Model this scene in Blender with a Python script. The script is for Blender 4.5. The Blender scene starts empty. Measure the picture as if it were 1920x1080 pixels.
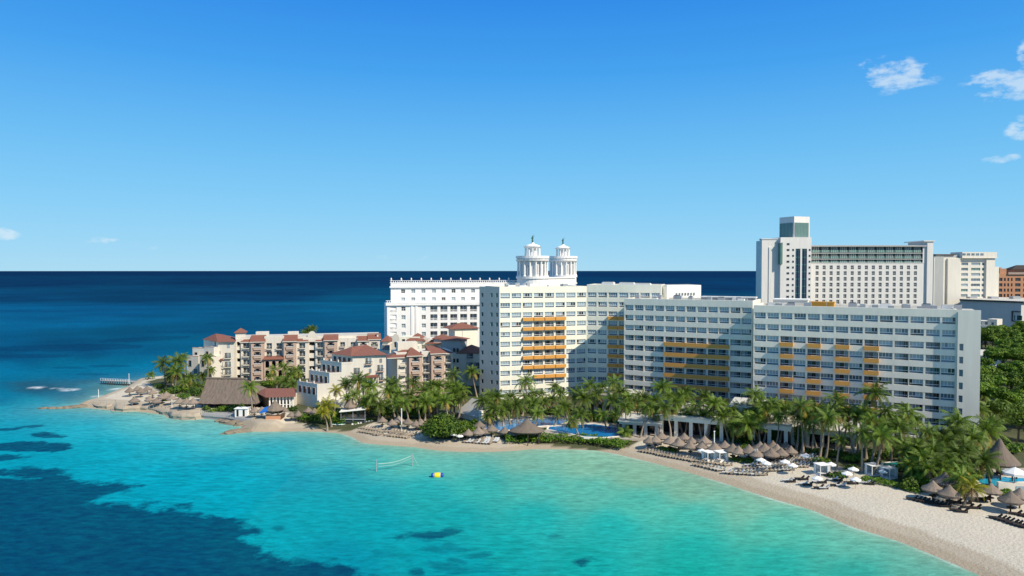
import bpy, math, random
import numpy as np
from mathutils import Vector, noise
random.seed(7)
R = math.radians
scene = bpy.context.scene
COL = scene.collection
# ------------------------------------------------------------------ camera
F, CAMZ, PITCH = 1300.0, 42.0, math.atan(33/1300.0)
cam = bpy.data.cameras.new('camera'); camo = bpy.data.objects.new('camera', cam); COL.objects.link(camo)
camo.location = (0, 0, CAMZ); camo.rotation_euler = (math.pi/2-PITCH, 0, 0)
cam.sensor_width = 36; cam.lens = 36*F/1920; cam.clip_start = 1; cam.clip_end = 200000
scene.camera = camo
CP, SP = math.cos(PITCH), math.sin(PITCH)
def ray(px, py):
    xc, yc = (px-960)/F, -(py-540)/F
    return Vector((xc, CP+yc*SP, -SP+yc*CP))
def W(px, py, Y):
    d = ray(px, py); t = Y/d.y
    return Vector((d.x*t, Y, CAMZ+d.z*t))
def G(px, py, z=2.0):
    d = ray(px, py); t = (z-CAMZ)/d.z
    return Vector((d.x*t, d.y*t, z))
def XY(px, Y, py=620):
    p = W(px, py, Y); return (p.x, p.y)
def ZY(py, Y, px=960): return W(px, py, Y).z
# ------------------------------------------------------------------ sun / sky
SUN_AZ, SUN_EL = R(38), R(42)          # azimuth measured from +x towards -y
S = Vector((math.cos(SUN_AZ)*math.cos(SUN_EL), -math.sin(SUN_AZ)*math.cos(SUN_EL), math.sin(SUN_EL)))
sl = bpy.data.lights.new('sun', 'SUN'); so = bpy.data.objects.new('sun', sl); COL.objects.link(so)
sl.energy = 4.4; sl.angle = R(0.5); sl.color = (1.0, .90, .73)
so.rotation_euler = S.to_track_quat('Z', 'Y').to_euler()
world = bpy.data.worlds.new('World'); scene.world = world; world.use_nodes = True
nt = world.node_tree; nt.nodes.clear()
def N(nt, t, **kw):
    n = nt.nodes.new(t)
    for k, v in kw.items():
        if k in n.inputs: n.inputs[k].default_value = v
        else: setattr(n, k, v)
    return n
def math_node(nt, op, a, b=None, clamp=False):
    n = nt.nodes.new('ShaderNodeMath'); n.operation = op; n.use_clamp = clamp
    for i, v in enumerate((a, b)):
        if v is None: continue
        if isinstance(v, (int, float)): n.inputs[i].default_value = v
        else: nt.links.new(v, n.inputs[i])
    return n.outputs[0]
sky = N(nt, 'ShaderNodeTexSky', sky_type='NISHITA'); sky.sun_disc = False
sky.sun_elevation = SUN_EL; sky.sun_rotation = math.atan2(S.x, S.y)
sky.altitude = 0; sky.air_density = 1.0; sky.dust_density = 0.3; sky.ozone_density = 2.0
EXPO = 0.45
geo = N(nt, 'ShaderNodeTexCoord')
# clear tropical air: the low sky is graded by elevation towards the blue of the day, the unseen high sky is greyed so its fill light is less blue
sep = N(nt, 'ShaderNodeSeparateXYZ'); nt.links.new(geo.outputs['Generated'], sep.inputs[0])
rmp = N(nt, 'ShaderNodeValToRGB'); el = rmp.color_ramp.elements
def sk(r, g, b_): return tuple(v/(.1*2**EXPO) for v in lin0(r, g, b_))+(1,)
def lin0(r, g, b_): return [((c/255+.055)/1.055)**2.4 for c in (r, g, b_)]
STOPS = [(0, (166, 218, 244)), (.03, (152, 212, 245)), (.09, (130, 203, 246)), (.17, (104, 188, 244)), (.27, (66, 162, 240)), (.40, (30, 130, 230)), (.55, (84, 146, 208)), (1.0, (112, 146, 188))]
for i, (p, c) in enumerate(STOPS):
    e = el[i] if i < 2 else el.new(p)
    e.position = p; e.color = sk(*c)
nt.links.new(sep.outputs[2], rmp.inputs[0])
hs = N(nt, 'ShaderNodeMix', data_type='RGBA'); hs.inputs[0].default_value = .95
nt.links.new(sky.outputs[0], hs.inputs[6]); nt.links.new(rmp.outputs[0], hs.inputs[7])
def cloud_mask():
    """small fair-weather clouds: noise inside soft windows around given directions of the sky"""
    vec = geo.outputs['Generated']
    out = None
    nz = N(nt, 'ShaderNodeTexNoise', Scale=34.0, Detail=10.0, Roughness=.62); 
    mp = N(nt, 'ShaderNodeMapping'); mp.inputs['Scale'].default_value = (1, 1, 2.2)
    nt.links.new(vec, mp.inputs[0]); nt.links.new(mp.outputs[0], nz.inputs['Vector'])
    #        px    py   half-w half-h strength tilt
    for (px, py, hw, hh, st, tilt) in [(1672, 142, 78, 34, 1.0, .16), (1882, 158, 66, 30, 1.0, .22), (1918, 105, 12, 26, .8, 0),
                                 (1915, 241, 26, 24, .95, 0), (1876, 297, 40, 9, .75, 0), (1488, 185, 56, 9, .42, .1), (1858, 186, 18, 7, .6, -.3),
                                 (228, 456, 72, 9, .55, .1), (8, 437, 26, 14, .8, 0), (716, 483, 22, 9, .42, 0), (786, 483, 20, 9, .42, 0),
                                 (1296, 473, 40, 8, .4, -.1), (1095, 474, 18, 7, .3, 0), (60, 462, 30, 6, .35, 0)]:
        c = ray(px, py).normalized()
        ex = Vector((c.y, -c.x, 0)).normalized(); ey = ex.cross(c)
        ex, ey = ex*math.cos(tilt)-ey*math.sin(tilt), ey*math.cos(tilt)+ex*math.sin(tilt)
        s = 1/F
        def comp(e, half):
            d = N(nt, 'ShaderNodeVectorMath', operation='DOT_PRODUCT'); nt.links.new(vec, d.inputs[0]); d.inputs[1].default_value = e
            o = math_node(nt, 'DIVIDE', math_node(nt, 'SUBTRACT', d.outputs['Value'], e.dot(c)), half*s*.86)
            return math_node(nt, 'MULTIPLY', o, o)
        r2 = math_node(nt, 'ADD', comp(ex, hw), comp(ey, hh))
        front = N(nt, 'ShaderNodeVectorMath', operation='DOT_PRODUCT'); nt.links.new(vec, front.inputs[0]); front.inputs[1].default_value = c
        w = math_node(nt, 'MULTIPLY', math_node(nt, 'SUBTRACT', 1.25, r2, True), math_node(nt, 'GREATER_THAN', front.outputs['Value'], .5))
        w = math_node(nt, 'MULTIPLY', w, st)
        out = w if out is None else math_node(nt, 'MAXIMUM', out, w)
    v = math_node(nt, 'ADD', math_node(nt, 'MULTIPLY', out, .62), math_node(nt, 'MULTIPLY', math_node(nt, 'SUBTRACT', nz.outputs[0], .5), 2.6))
    v = math_node(nt, 'MULTIPLY', math_node(nt, 'SUBTRACT', v, .30), 2.1, True)
    return math_node(nt, 'MULTIPLY', math_node(nt, 'MULTIPLY', v, math_node(nt, 'MULTIPLY', out, 1.6, True)), .58)
mx = N(nt, 'ShaderNodeMix', data_type='RGBA')
nt.links.new(cloud_mask(), mx.inputs[0]); nt.links.new(hs.outputs[2], mx.inputs[6]); mx.inputs[7].default_value = sk(226, 240, 248)
bg = N(nt, 'ShaderNodeBackground', Strength=.1); nt.links.new(mx.outputs[2], bg.inputs[0])
wo = N(nt, 'ShaderNodeOutputWorld'); nt.links.new(bg.outputs[0], wo.inputs[0])
scene.view_settings.view_transform = 'Standard'; scene.view_settings.look = 'None'
scene.view_settings.exposure = EXPO; scene.view_settings.gamma = 1
scene.cycles.max_bounces = 6; scene.cycles.transparent_max_bounces = 8
# ------------------------------------------------------------------ materials
def lin(r, g, b):
    f = lambda c: (c/255/12.92) if c/255 <= .04045 else ((c/255+.055)/1.055)**2.4
    return (f(r), f(g), f(b), 1)
MATS = {}
def mat(name, col, rough=.8, spec=.3, var=.12, scale=.6, bump=0, metal=0, bscale=None, objrand=0, trans=0, stretch=None):
    """principled with noise variation of the base colour; objrand varies between objects"""
    m = bpy.data.materials.new(name); m.use_nodes = True; t = m.node_tree; t.nodes.clear()
    b = N(t, 'ShaderNodeBsdfPrincipled', Roughness=rough, Metallic=metal); b.inputs['Specular IOR Level'].default_value = spec
    o = N(t, 'ShaderNodeOutputMaterial')
    tc = N(t, 'ShaderNodeTexCoord'); src = tc.outputs['Object']
    if stretch:
        mp = N(t, 'ShaderNodeMapping'); mp.inputs['Scale'].default_value = stretch
        t.links.new(src, mp.inputs[0]); src = mp.outputs[0]
    nz = N(t, 'ShaderNodeTexNoise', Scale=scale, Detail=5.0, Roughness=.6); t.links.new(src, nz.inputs['Vector'])
    k = math_node(t, 'ADD', math_node(t, 'MULTIPLY', math_node(t, 'SUBTRACT', nz.outputs[0], .5), 2*var), 1.0)
    if objrand:
        oi = N(t, 'ShaderNodeObjectInfo')
        k = math_node(t, 'MULTIPLY', k, math_node(t, 'ADD', math_node(t, 'MULTIPLY', math_node(t, 'SUBTRACT', oi.outputs['Random'], .5), 2*objrand), 1.0))
    c = N(t, 'ShaderNodeVectorMath', operation='SCALE'); c.inputs[0].default_value = col[:3]; t.links.new(k, c.inputs['Scale'])
    t.links.new(c.outputs[0], b.inputs['Base Color'])
    if bump:
        n2 = N(t, 'ShaderNodeTexNoise', Scale=bscale or scale*6, Detail=4.0); t.links.new(src, n2.inputs['Vector'])
        bp = N(t, 'ShaderNodeBump', Strength=bump, Distance=.1); t.links.new(n2.outputs[0], bp.inputs['Height']); t.links.new(bp.outputs[0], b.inputs['Normal'])
    sh = b.outputs[0]
    if trans:
        tr = N(t, 'ShaderNodeBsdfTranslucent'); t.links.new(c.outputs[0], tr.inputs[0])
        ms = N(t, 'ShaderNodeMixShader', Fac=trans); t.links.new(sh, ms.inputs[1]); t.links.new(tr.outputs[0], ms.inputs[2]); sh = ms.outputs[0]
    t.links.new(sh, o.inputs[0])
    MATS[name] = m
    return m
mat('cream_render', (.76, .735, .61), var=.14, scale=.8, stretch=(1, 1, .12))
mat('white_render', (.79, .73, .61), var=.14, scale=.8, stretch=(1, 1, .12))
mat('white_paint', (.78, .76, .72), var=.04, scale=.5)
mat('palace_white', (.78, .76, .73), var=.14, scale=.8, stretch=(1, 1, .12))
mat('tower_white', (.70, .67, .63), var=.14, scale=.8, stretch=(1, 1, .12))
mat('hall_grey', (.52, .50, .48), var=.07, scale=.6, stretch=(1, 1, .12))
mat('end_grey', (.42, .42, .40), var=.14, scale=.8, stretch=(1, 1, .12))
mat('beige_render', (.66, .62, .54), var=.14, scale=.8, stretch=(1, 1, .12))
mat('grey_render', (.40, .39, .375), var=.08, scale=.2)
mat('terracotta_render', (.55, .27, .15), var=.12, scale=.3)
mat('villa_white', (.62, .575, .495), var=.14, scale=.8, stretch=(1, 1, .12))
mat('villa_pink', (.46, .335, .265), var=.1, scale=.4)
mat('roof_tile', (.205, .085, .060), var=.28, scale=1.2, bump=.5, bscale=4)
mat('roof_membrane', (.50, .48, .43), var=.15, scale=.2)
mat('thatch', (.215, .17, .135), var=.35, scale=1.6, bump=.9, bscale=7, objrand=.18, stretch=(1, 1, .25), rough=.95)
mat('thatch_hall', (.155, .122, .098), var=.3, scale=.9, bump=.9, bscale=5, stretch=(1, 1, .4), rough=.95)
mat('orange_paint', (.62, .30, .07), var=.06)
mat('trim_orange', (.60, .30, .05), var=.06)
mat('curtain_glass', (.25, .32, .36), rough=.12, spec=.6, var=.2, scale=.8, objrand=.38)
mat('mid_glass', (.10, .15, .19), rough=.08, spec=.7, var=.2, scale=.8, objrand=.25)
mat('dark_glass', (.02, .025, .03), rough=.06, spec=.7, var=.2, objrand=.3)
mat('sill_glass', (.07, .13, .19), rough=.1, spec=.7, var=.15)
mat('green_glass', (.10, .20, .17), rough=.1, spec=.7, var=.25, scale=.4)
mat('teal_glass', (.05, .16, .16), rough=.1, spec=.7, var=.15)
mat('blue_glass', (.015, .04, .075), rough=.06, spec=.8, var=.25)
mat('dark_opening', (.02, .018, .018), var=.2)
mat('brown_wood', (.10, .055, .03), var=.25, scale=2)
mat('dark_wood', (.05, .04, .035), var=.25, scale=2)
mat('grey_wood', (.30, .29, .28), var=.2, scale=2)
mat('metal_white', (.75, .75, .75), rough=.4, spec=.5, var=.03)
mat('metal_grey', (.35, .36, .37), rough=.4, spec=.5, var=.06)
mat('metal_dark', (.04, .045, .05), rough=.4, spec=.5, var=.06)
mat('statue_bronze', (.05, .14, .11), rough=.5, var=.2)
mat('stone', (.36, .30, .23), var=.3, scale=.5, bump=.8, bscale=1.4, rough=.95)
mat('rock', (.20, .165, .12), var=.45, scale=.6, bump=.9, bscale=2, rough=.95)
mat('paving', (.38, .33, .28), var=.18, scale=.3, bump=.1)
mat('asphalt', (.05, .05, .052), var=.2)
mat('trunk', (.26, .21, .16), var=.3, scale=3, objrand=.25)
mat('bark', (.12, .09, .06), var=.3, scale=2)
mat('frond', (.112, .178, .018), var=.25, scale=.8, objrand=.30, trans=.28, rough=.55, spec=.35)
mat('frond_old', (.34, .26, .05), var=.25, scale=.8, objrand=.3, trans=.25, rough=.6)
mat('frond_dry', (.17, .11, .05), var=.25, scale=.8, objrand=.2, rough=.8)
mat('frond_yellow', (.30, .29, .018), var=.25, scale=.8, objrand=.2, trans=.3, rough=.55)
mat('leaf', (.09, .165, .014), var=.35, scale=.7, objrand=.3, trans=.25, rough=.6)
mat('leaf_light', (.155, .24, .018), var=.3, scale=.7, objrand=.3, trans=.25, rough=.6)
mat('leaf_dark', (.045, .095, .012), var=.35, scale=.7, objrand=.25, trans=.2, rough=.6)
mat('hedge_leaf', (.09, .20, .018), var=.35, scale=.8, trans=.25, rough=.6)
mat('canvas_white', (.76, .75, .72), var=.03, rough=.7)
mat('canvas_blue', (.02, .16, .55), var=.1, rough=.6)
mat('lounger_tan', (.33, .27, .20), var=.15, objrand=.3)
mat('lounger_pale', (.52, .48, .41), var=.08, objrand=.2)
mat('lounger_grey', (.20, .20, .20), var=.15, objrand=.3)
mat('lounger_dark', (.032, .026, .024), var=.2, objrand=.2)
mat('cushion', (.55, .55, .54), var=.08)
mat('inflatable_blue', (.005, .06, .35), rough=.35, spec=.5, var=.05)
mat('inflatable_yellow', (.85, .62, .02), rough=.35, spec=.5, var=.05)
mat('net', (.36, .50, .45), var=.05)
mat('kayak_teal', (.02, .42, .33), rough=.35, var=.05)
mat('car_paint', (.72, .72, .73), rough=.25, spec=.6, var=.03)
mat('rubber', (.02, .02, .02), var=.1)
mat('skin', (.45, .25, .16), var=.08)
mat('hair', (.03, .02, .015), var=.1)
mat('cloth_orange', (.62, .14, .05), var=.1)
mat('cloth_blue', (.05, .12, .40), var=.1)
mat('cloth_white', (.7, .7, .7), var=.05)
# pool water: clear blue liquid over tiles
def pool_mat(name, col):
    m = mat(name, col, rough=.05, spec=.5, var=.12, scale=.4, bump=.25, bscale=2.5); return m
pool_mat('pool_blue', (.008, .17, .42)); pool_mat('pool_teal', (.0, .20, .20)); pool_mat('pool_turquoise', (.015, .30, .46))
# ------------------------------------------------------------------ mesh builder
class MB:
    def __init__(s): s.v = []; s.f = []; s.m = []
    def face(s, pts, m):
        b = len(s.v); s.v.extend(tuple(p) for p in pts); s.f.append(tuple(range(b, b+len(pts)))); s.m.append(m)
    def hexa(s, p, m):
        """p: 8 points, bottom ring 0-3 counter-clockwise seen from above, top ring 4-7"""
        b = len(s.v); s.v.extend(tuple(q) for q in p)
        for f in ((3, 2, 1, 0), (4, 5, 6, 7), (0, 1, 5, 4), (1, 2, 6, 5), (2, 3, 7, 6), (3, 0, 4, 7)):
            s.f.append(tuple(b+i for i in f)); s.m.append(m)
    def box(s, x0, x1, y0, y1, z0, z1, m):
        s.hexa([(x0, y0, z0), (x1, y0, z0), (x1, y1, z0), (x0, y1, z0), (x0, y0, z1), (x1, y0, z1), (x1, y1, z1), (x0, y1, z1)], m)
    def prism(s, poly, z0, z1, m, mtop=None):
        area = sum(poly[i][0]*poly[(i+1) % len(poly)][1]-poly[(i+1) % len(poly)][0]*poly[i][1] for i in range(len(poly)))
        if area < 0: poly = poly[::-1]
        n = len(poly); b = len(s.v)
        s.v.extend((p[0], p[1], z0) for p in poly); s.v.extend((p[0], p[1], z1) for p in poly)
        s.f.append(tuple(b+i for i in range(n-1, -1, -1))); s.m.append(m)
        s.f.append(tuple(b+n+i for i in range(n))); s.m.append(mtop or m)
        for i in range(n):
            j = (i+1) % n; s.f.append((b+i, b+j, b+n+j, b+n+i)); s.m.append(m)
    def lathe(s, prof, m, c=(0, 0, 0), n=12, a0=0.0):
        """prof: (r, z) from bottom to top; closed with caps"""
        b = len(s.v)
        for r, z in prof:
            for k in range(n):
                a = a0+2*math.pi*k/n; s.v.append((c[0]+r*math.cos(a), c[1]+r*math.sin(a), c[2]+z))
        for i in range(len(prof)-1):
            for k in range(n):
                k2 = (k+1) % n
                s.f.append((b+i*n+k, b+i*n+k2, b+(i+1)*n+k2, b+(i+1)*n+k)); s.m.append(m)
        s.f.append(tuple(b+k for k in range(n-1, -1, -1))); s.m.append(m)
        s.f.append(tuple(b+(len(prof)-1)*n+k for k in range(n))); s.m.append(m)
    def tube(s, pts, rad, m, n=6):
        pts = [Vector(p) for p in pts]; b = len(s.v)
        if not isinstance(rad, (list, tuple)): rad = [rad]*len(pts)
        for i, p in enumerate(pts):
            d = (pts[min(i+1, len(pts)-1)]-pts[max(i-1, 0)]).normalized()
            x = d.cross(Vector((0, 0, 1)) if abs(d.z) < .9 else Vector((1, 0, 0))).normalized(); y = d.cross(x)
            for k in range(n):
                a = 2*math.pi*k/n; s.v.append(tuple(p+(x*math.cos(a)+y*math.sin(a))*rad[i]))
        for i in range(len(pts)-1):
            for k in range(n):
                k2 = (k+1) % n; s.f.append((b+i*n+k, b+i*n+k2, b+(i+1)*n+k2, b+(i+1)*n+k)); s.m.append(m)
        s.f.append(tuple(b+k for k in range(n))); s.m.append(m)
        s.f.append(tuple(b+(len(pts)-1)*n+k for k in range(n-1, -1, -1))); s.m.append(m)
    def mesh(s, name, o=(0, 0, 0), smooth=False):
        me = bpy.data.meshes.new(name)
        me.from_pydata([(v[0]-o[0], v[1]-o[1], v[2]-o[2]) for v in s.v], [], s.f)
        keys = []
        for k in s.m:
            if k not in keys: keys.append(k)
        for k in keys: me.materials.append(MATS[k])
        idx = {k: i for i, k in enumerate(keys)}
        me.polygons.foreach_set('material_index', [idx[k] for k in s.m])
        if smooth: me.polygons.foreach_set('use_smooth', [True]*len(me.polygons))
        me.update(); return me
def tag(o, label=None, cat=None, group=None, kind=None):
    if label: o['label'] = label
    if cat: o['category'] = cat
    if group: o['group'] = group
    if kind: o['kind'] = kind
    return o
def link(name, data, parent=None, loc=None, rz=0.0):
    o = bpy.data.objects.new(name, data); COL.objects.link(o)
    if parent: o.parent = parent
    if loc is not None: o.location = loc
    if rz: o.rotation_euler = (0, 0, rz)
    return o
def empty(name, loc, label, cat, group=None):
    o = link(name, None, loc=loc); o.empty_display_size = .5
    return tag(o, label, cat, group)
def part(name, mb, root, smooth=False):
    """a part whose builder works in world coordinates, under a root that is only translated"""
    return link(name, mb.mesh(name, tuple(root.location) if root else (0, 0, 0), smooth), root)
def copy_tree(o, parent=None):
    c = o.copy(); COL.objects.link(c)
    if parent: c.parent = parent
    for ch in list(o.children): copy_tree(ch, c)
    return c
ORD = 'first second third fourth fifth sixth seventh eighth ninth tenth eleventh twelfth thirteenth fourteenth fifteenth sixteenth seventeenth eighteenth nineteenth twentieth'.split()
def ordinal(i):
    if i < 20: return ORD[i]
    tens = {2: 'twenty', 3: 'thirty', 4: 'forty', 5: 'fifty', 6: 'sixty'}; tth = {2: 'twentieth', 3: 'thirtieth', 4: 'fortieth', 5: 'fiftieth', 6: 'sixtieth'}
    t, u = divmod(i+1, 10)
    return tth[t] if u == 0 else tens[t]+'-'+ORD[u-1]
class Fr:
    """a facade frame: s runs along the wall, d out of it, z up"""
    def __init__(s, p0, p1):
        s.o = Vector((p0[0], p0[1])); v = Vector((p1[0]-p0[0], p1[1]-p0[1])); s.L = v.length; s.u = v/s.L
        s.n = Vector((s.u.y, -s.u.x)); s.a = math.atan2(s.u.y, s.u.x)
    def p(s, a, d, z):
        q = s.o+s.u*a+s.n*d; return (q.x, q.y, z)
    def box(s, mb, s0, s1, d0, d1, z0, z1, m):
        mb.hexa([s.p(s0, d1, z0), s.p(s1, d1, z0), s.p(s1, d0, z0), s.p(s0, d0, z0), s.p(s0, d1, z1), s.p(s1, d1, z1), s.p(s1, d0, z1), s.p(s0, d0, z1)], m)
    def at(s, px):
        """s of the wall point seen at image column px"""
        k = (px-960)/F
        return (k*(CP*s.o.y+.55)-s.o.x)/(s.u.x-k*CP*s.u.y)
    def hip(s, mb, s0, s1, d0, d1, ze, zr, m, over=.4, ridge=None):
        """hipped roof: eaves rectangle and a ridge along s"""
        s0 -= over; s1 += over; d0 -= over; d1 += over
        dm = (d0+d1)/2; ins = min((d1-d0)/2, (s1-s0)/2*.98) if ridge is None else ridge
        a, b_, c, d = s.p(s0, d1, ze), s.p(s1, d1, ze), s.p(s1, d0, ze), s.p(s0, d0, ze)
        r0, r1 = s.p(s0+ins, dm, zr), s.p(s1-ins, dm, zr)
        mb.face([a, b_, r1, r0], m); mb.face([b_, c, r1], m); mb.face([c, d, r0, r1], m); mb.face([d, a, r0], m)
        lo = [(q[0], q[1], ze-.18) for q in (a, b_, c, d)]
        mb.face(lo[::-1], m)
        for i in range(4):
            j = (i+1) % 4; mb.face([lo[i], lo[j], (a, b_, c, d)[j], (a, b_, c, d)[i]], m)
def facade(mb, fr, s0, s1, z0, z1, cols, rows, depth, m, skip=()):
    """front layer of a wall (d from -depth to 0) with openings cols x rows; skip = cells kept solid"""
    zs = sorted(rows); z = z0
    for (za, zb) in zs:
        if za > z: fr.box(mb, s0, s1, -depth, 0, z, za, m)
        x = s0
        for ci, (sa, sb) in enumerate(cols):
            if (ci, za) in skip: continue
            if sa > x: fr.box(mb, x, sa, -depth, 0, za, zb, m)
            x = sb
        if x < s1: fr.box(mb, x, s1, -depth, 0, za, zb, m)
        z = zb
    if z1 > z: fr.box(mb, s0, s1, -depth, 0, z, z1, m)
# ================================================================== terrain and sea
SHORE_PX = [(1860, 1096), (1832, 1076), (1770, 1049), (1687, 1015), (1599, 988), (1520, 955), (1462, 939), (1410, 923), (1350, 903), (1287, 884.5), (1219, 866),
            (1150, 850), (1113, 844), (1051, 842), (999, 842), (967, 845), (926, 847), (863, 847), (822, 845), (780, 838.5), (745, 836), (710, 833.5), (679, 830),
            (662, 820), (641, 812.7), (606, 809.6), (554, 808.5), (500, 809.5), (470, 809), (455, 800), (430, 790), (400, 785), (378, 785), (350, 786.5), (318, 783),
            (312, 778), (285, 774), (260, 771), (216, 770.5), (205, 768), (181, 766), (160, 763), (140, 763), (150, 760), (169, 756), (188, 748), (205, 741), (219, 737), (238, 727), (250, 718)]
SHORE = [G(x, y, 0).xy for x, y in SHORE_PX]
LAND = [Vector((110, -60)), Vector((92, 20)), Vector((80, 62))]+SHORE+[Vector(p) for p in [(-128, 275), (-110, 290), (-60, 315), (0, 345), (90, 410), (170, 480), (330, 620), (520, 800), (900, 900), (1200, 400), (900, -200)]]
_P = np.array([tuple(p) for p in LAND]); _Q = np.roll(_P, -1, 0)
def sdist(x, y):
    """signed distance to the shore, positive on land (arrays)"""
    x = np.asarray(x, float); y = np.asarray(y, float)
    best = np.full(x.shape, 1e18); ins = np.zeros(x.shape, bool)
    for (ax, ay), (bx, by) in zip(_P, _Q):
        dx, dy = bx-ax, by-ay; t = np.clip(((x-ax)*dx+(y-ay)*dy)/(dx*dx+dy*dy), 0, 1)
        best = np.minimum(best, (x-ax-t*dx)**2+(y-ay-t*dy)**2)
        if ay != by:
            c = ((ay > y) != (by > y)) & (x < (bx-ax)*(y-ay)/(by-ay)+ax); ins ^= c
    return np.sqrt(best)*np.where(ins, 1, -1)
def land_z(x, y, sd=None):
    sd = sdist(x, y) if sd is None else sd
    x = np.asarray(x, float)
    wide = np.where(x < -62, 4.0, 20.0)
    t = np.clip(sd/wide, 0, 1); z = 2.0*(t*(2-t))
    return np.where(sd < 0, np.maximum(sd*.14, -1.6), z)
def gz(x, y): return float(land_z(np.array([x]), np.array([y]))[0])
def GG(px, py):
    z = 1.5
    for _ in range(4):
        p = G(px, py, z); z = gz(p.x, p.y)
    return Vector((p.x, p.y, z))
def grid_mesh(name, X, Y, Z, keep=None):
    ny, nx = X.shape
    me = bpy.data.meshes.new(name)
    idx = np.arange(nx*ny).reshape(ny, nx)
    q = np.stack([idx[:-1, :-1], idx[:-1, 1:], idx[1:, 1:], idx[1:, :-1]], -1).reshape(-1, 4)
    if keep is not None:
        k = keep[:-1, :-1] | keep[:-1, 1:] | keep[1:, 1:] | keep[1:, :-1]; q = q[k.reshape(-1)]
    co = np.stack([X, Y, Z], -1).reshape(-1, 3)
    me.vertices.add(len(co)); me.vertices.foreach_set('co', co.astype(np.float32).ravel())
    me.loops.add(q.size); me.loops.foreach_set('vertex_index', q.astype(np.int32).ravel())
    me.polygons.add(len(q)); me.polygons.foreach_set('loop_start', np.arange(0, q.size, 4, dtype=np.int32))
    me.polygons.foreach_set('use_smooth', np.ones(len(q), bool))
    me.update(calc_edges=True); me.validate(); return me
def add_attr(me, name, arr):
    a = me.attributes.new(name, 'FLOAT', 'POINT'); a.data.foreach_set('value', np.asarray(arr, np.float32).ravel())
def vnoise(x, y, scale, seed=0, octaves=4):
    """value noise, vectorised"""
    out = np.zeros_like(x, dtype=float); amp = 1.0; tot = 0
    rs = np.random.RandomState(seed); tab = rs.rand(256, 256)
    for o in range(octaves):
        u, v = x/scale, y/scale; iu, iv = np.floor(u).astype(int), np.floor(v).astype(int); fu, fv = u-iu, v-iv
        fu = fu*fu*(3-2*fu); fv = fv*fv*(3-2*fv); g = lambda a, b: tab[(a+o*37) % 256, (b+o*91) % 256]
        out += amp*((g(iu, iv)*(1-fu)+g(iu+1, iv)*fu)*(1-fv)+(g(iu, iv+1)*(1-fu)+g(iu+1, iv+1)*fu)*fv)
        tot += amp; amp *= .5; scale *= .5
    return out/tot
# ---- land sheet
xs = np.concatenate([np.arange(-190, 150, 1.3), np.linspace(150, 260, 30), np.linspace(270, 1190, 40)])
ys = np.concatenate([np.linspace(-190, 50, 14), np.arange(56, 300, 1.3), np.linspace(302, 890, 60)])
gx, gy = np.meshgrid(xs, ys); sd = sdist(gx, gy)
zz = land_z(gx, gy, sd); zz = zz+np.where(sd > 3, (vnoise(gx, gy, 5, 3)-.5)*.16*np.clip((20-sd)/14, 0, 1), 0)
me = grid_mesh('ground', gx, gy, zz, sd > -9)
add_attr(me, 'shore', sd)
# where the beach ends and gardens begin
def in_poly(x, y, poly):
    ins = np.zeros(np.shape(x), bool); n = len(poly)
    for i in range(n):
        ax, ay = poly[i]; bx, by = poly[(i+1) % n]
        if ay == by: continue
        ins ^= ((ay > y) != (by > y)) & (x < (bx-ax)*(y-ay)/(by-ay)+ax)
    return ins
GARDEN_PX = [(1960, 900), (1905, 918), (1850, 905), (1800, 908), (1735, 922), (1690, 912), (1640, 898), (1610, 886), (1560, 872), (1520, 862), (1480, 846), (1400, 838), (1330, 826), (1270, 818), (1215, 816),
             (1180, 830), (1100, 828), (1000, 820), (950, 818), (905, 808), (890, 814), (830, 818), (800, 812), (780, 798), (700, 788), (660, 797), (600, 792), (560, 786), (530, 765), (470, 762), (400, 752), (352, 742), (300, 735), (275, 715)]
gp = [tuple(G(x, y, 2).xy) for x, y in GARDEN_PX]+[(-120, 300), (300, 700), (1200, 900), (1200, 0)]
gard = in_poly(gx, gy, gp).astype(float)
add_attr(me, 'garden', gard)
m = bpy.data.materials.new('sand_and_soil'); m.use_nodes = True; t = m.node_tree; b = t.nodes['Principled BSDF']
b.inputs['Roughness'].default_value = .95; b.inputs['Specular IOR Level'].default_value = .15
def attr(t, n): a = N(t, 'ShaderNodeAttribute'); a.attribute_name = n; return a.outputs['Fac']
def mixc(t, f, a, b_):
    n = N(t, 'ShaderNodeMix', data_type='RGBA')
    if isinstance(f, (int, float)): n.inputs[0].default_value = f
    else: t.links.new(f, n.inputs[0])
    for i, v in ((6, a), (7, b_)):
        if isinstance(v, tuple): n.inputs[i].default_value = v if len(v) == 4 else (*v, 1)
        else: t.links.new(v, n.inputs[i])
    return n.outputs[2]
tc = N(t, 'ShaderNodeTexCoord')
n1 = N(t, 'ShaderNodeTexNoise', Scale=.35, Detail=6.0); t.links.new(tc.outputs['Object'], n1.inputs['Vector'])
n2 = N(t, 'ShaderNodeTexNoise', Scale=2.2, Detail=5.0); t.links.new(tc.outputs['Object'], n2.inputs['Vector'])
shv = math_node(t, 'ADD', attr(t, 'shore'), math_node(t, 'MULTIPLY', math_node(t, 'SUBTRACT', n1.outputs[0], .5), 2.2))
sand = mixc(t, n2.outputs[0], (.42, .375, .30), (.60, .545, .45))
damp = mixc(t, n2.outputs[0], (.38, .325, .245), (.42, .36, .28))
wet = mixc(t, n2.outputs[0], (.32, .26, .185), (.38, .32, .24))
f_damp = math_node(t, 'SUBTRACT', 1.0, math_node(t, 'MULTIPLY', math_node(t, 'SUBTRACT', shv, 4.6), .9, True))
f_wet = math_node(t, 'SUBTRACT', 1.0, math_node(t, 'MULTIPLY', math_node(t, 'SUBTRACT', shv, 1.7), 1.2, True))
c = mixc(t, f_wet, mixc(t, f_damp, sand, damp), wet)
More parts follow.
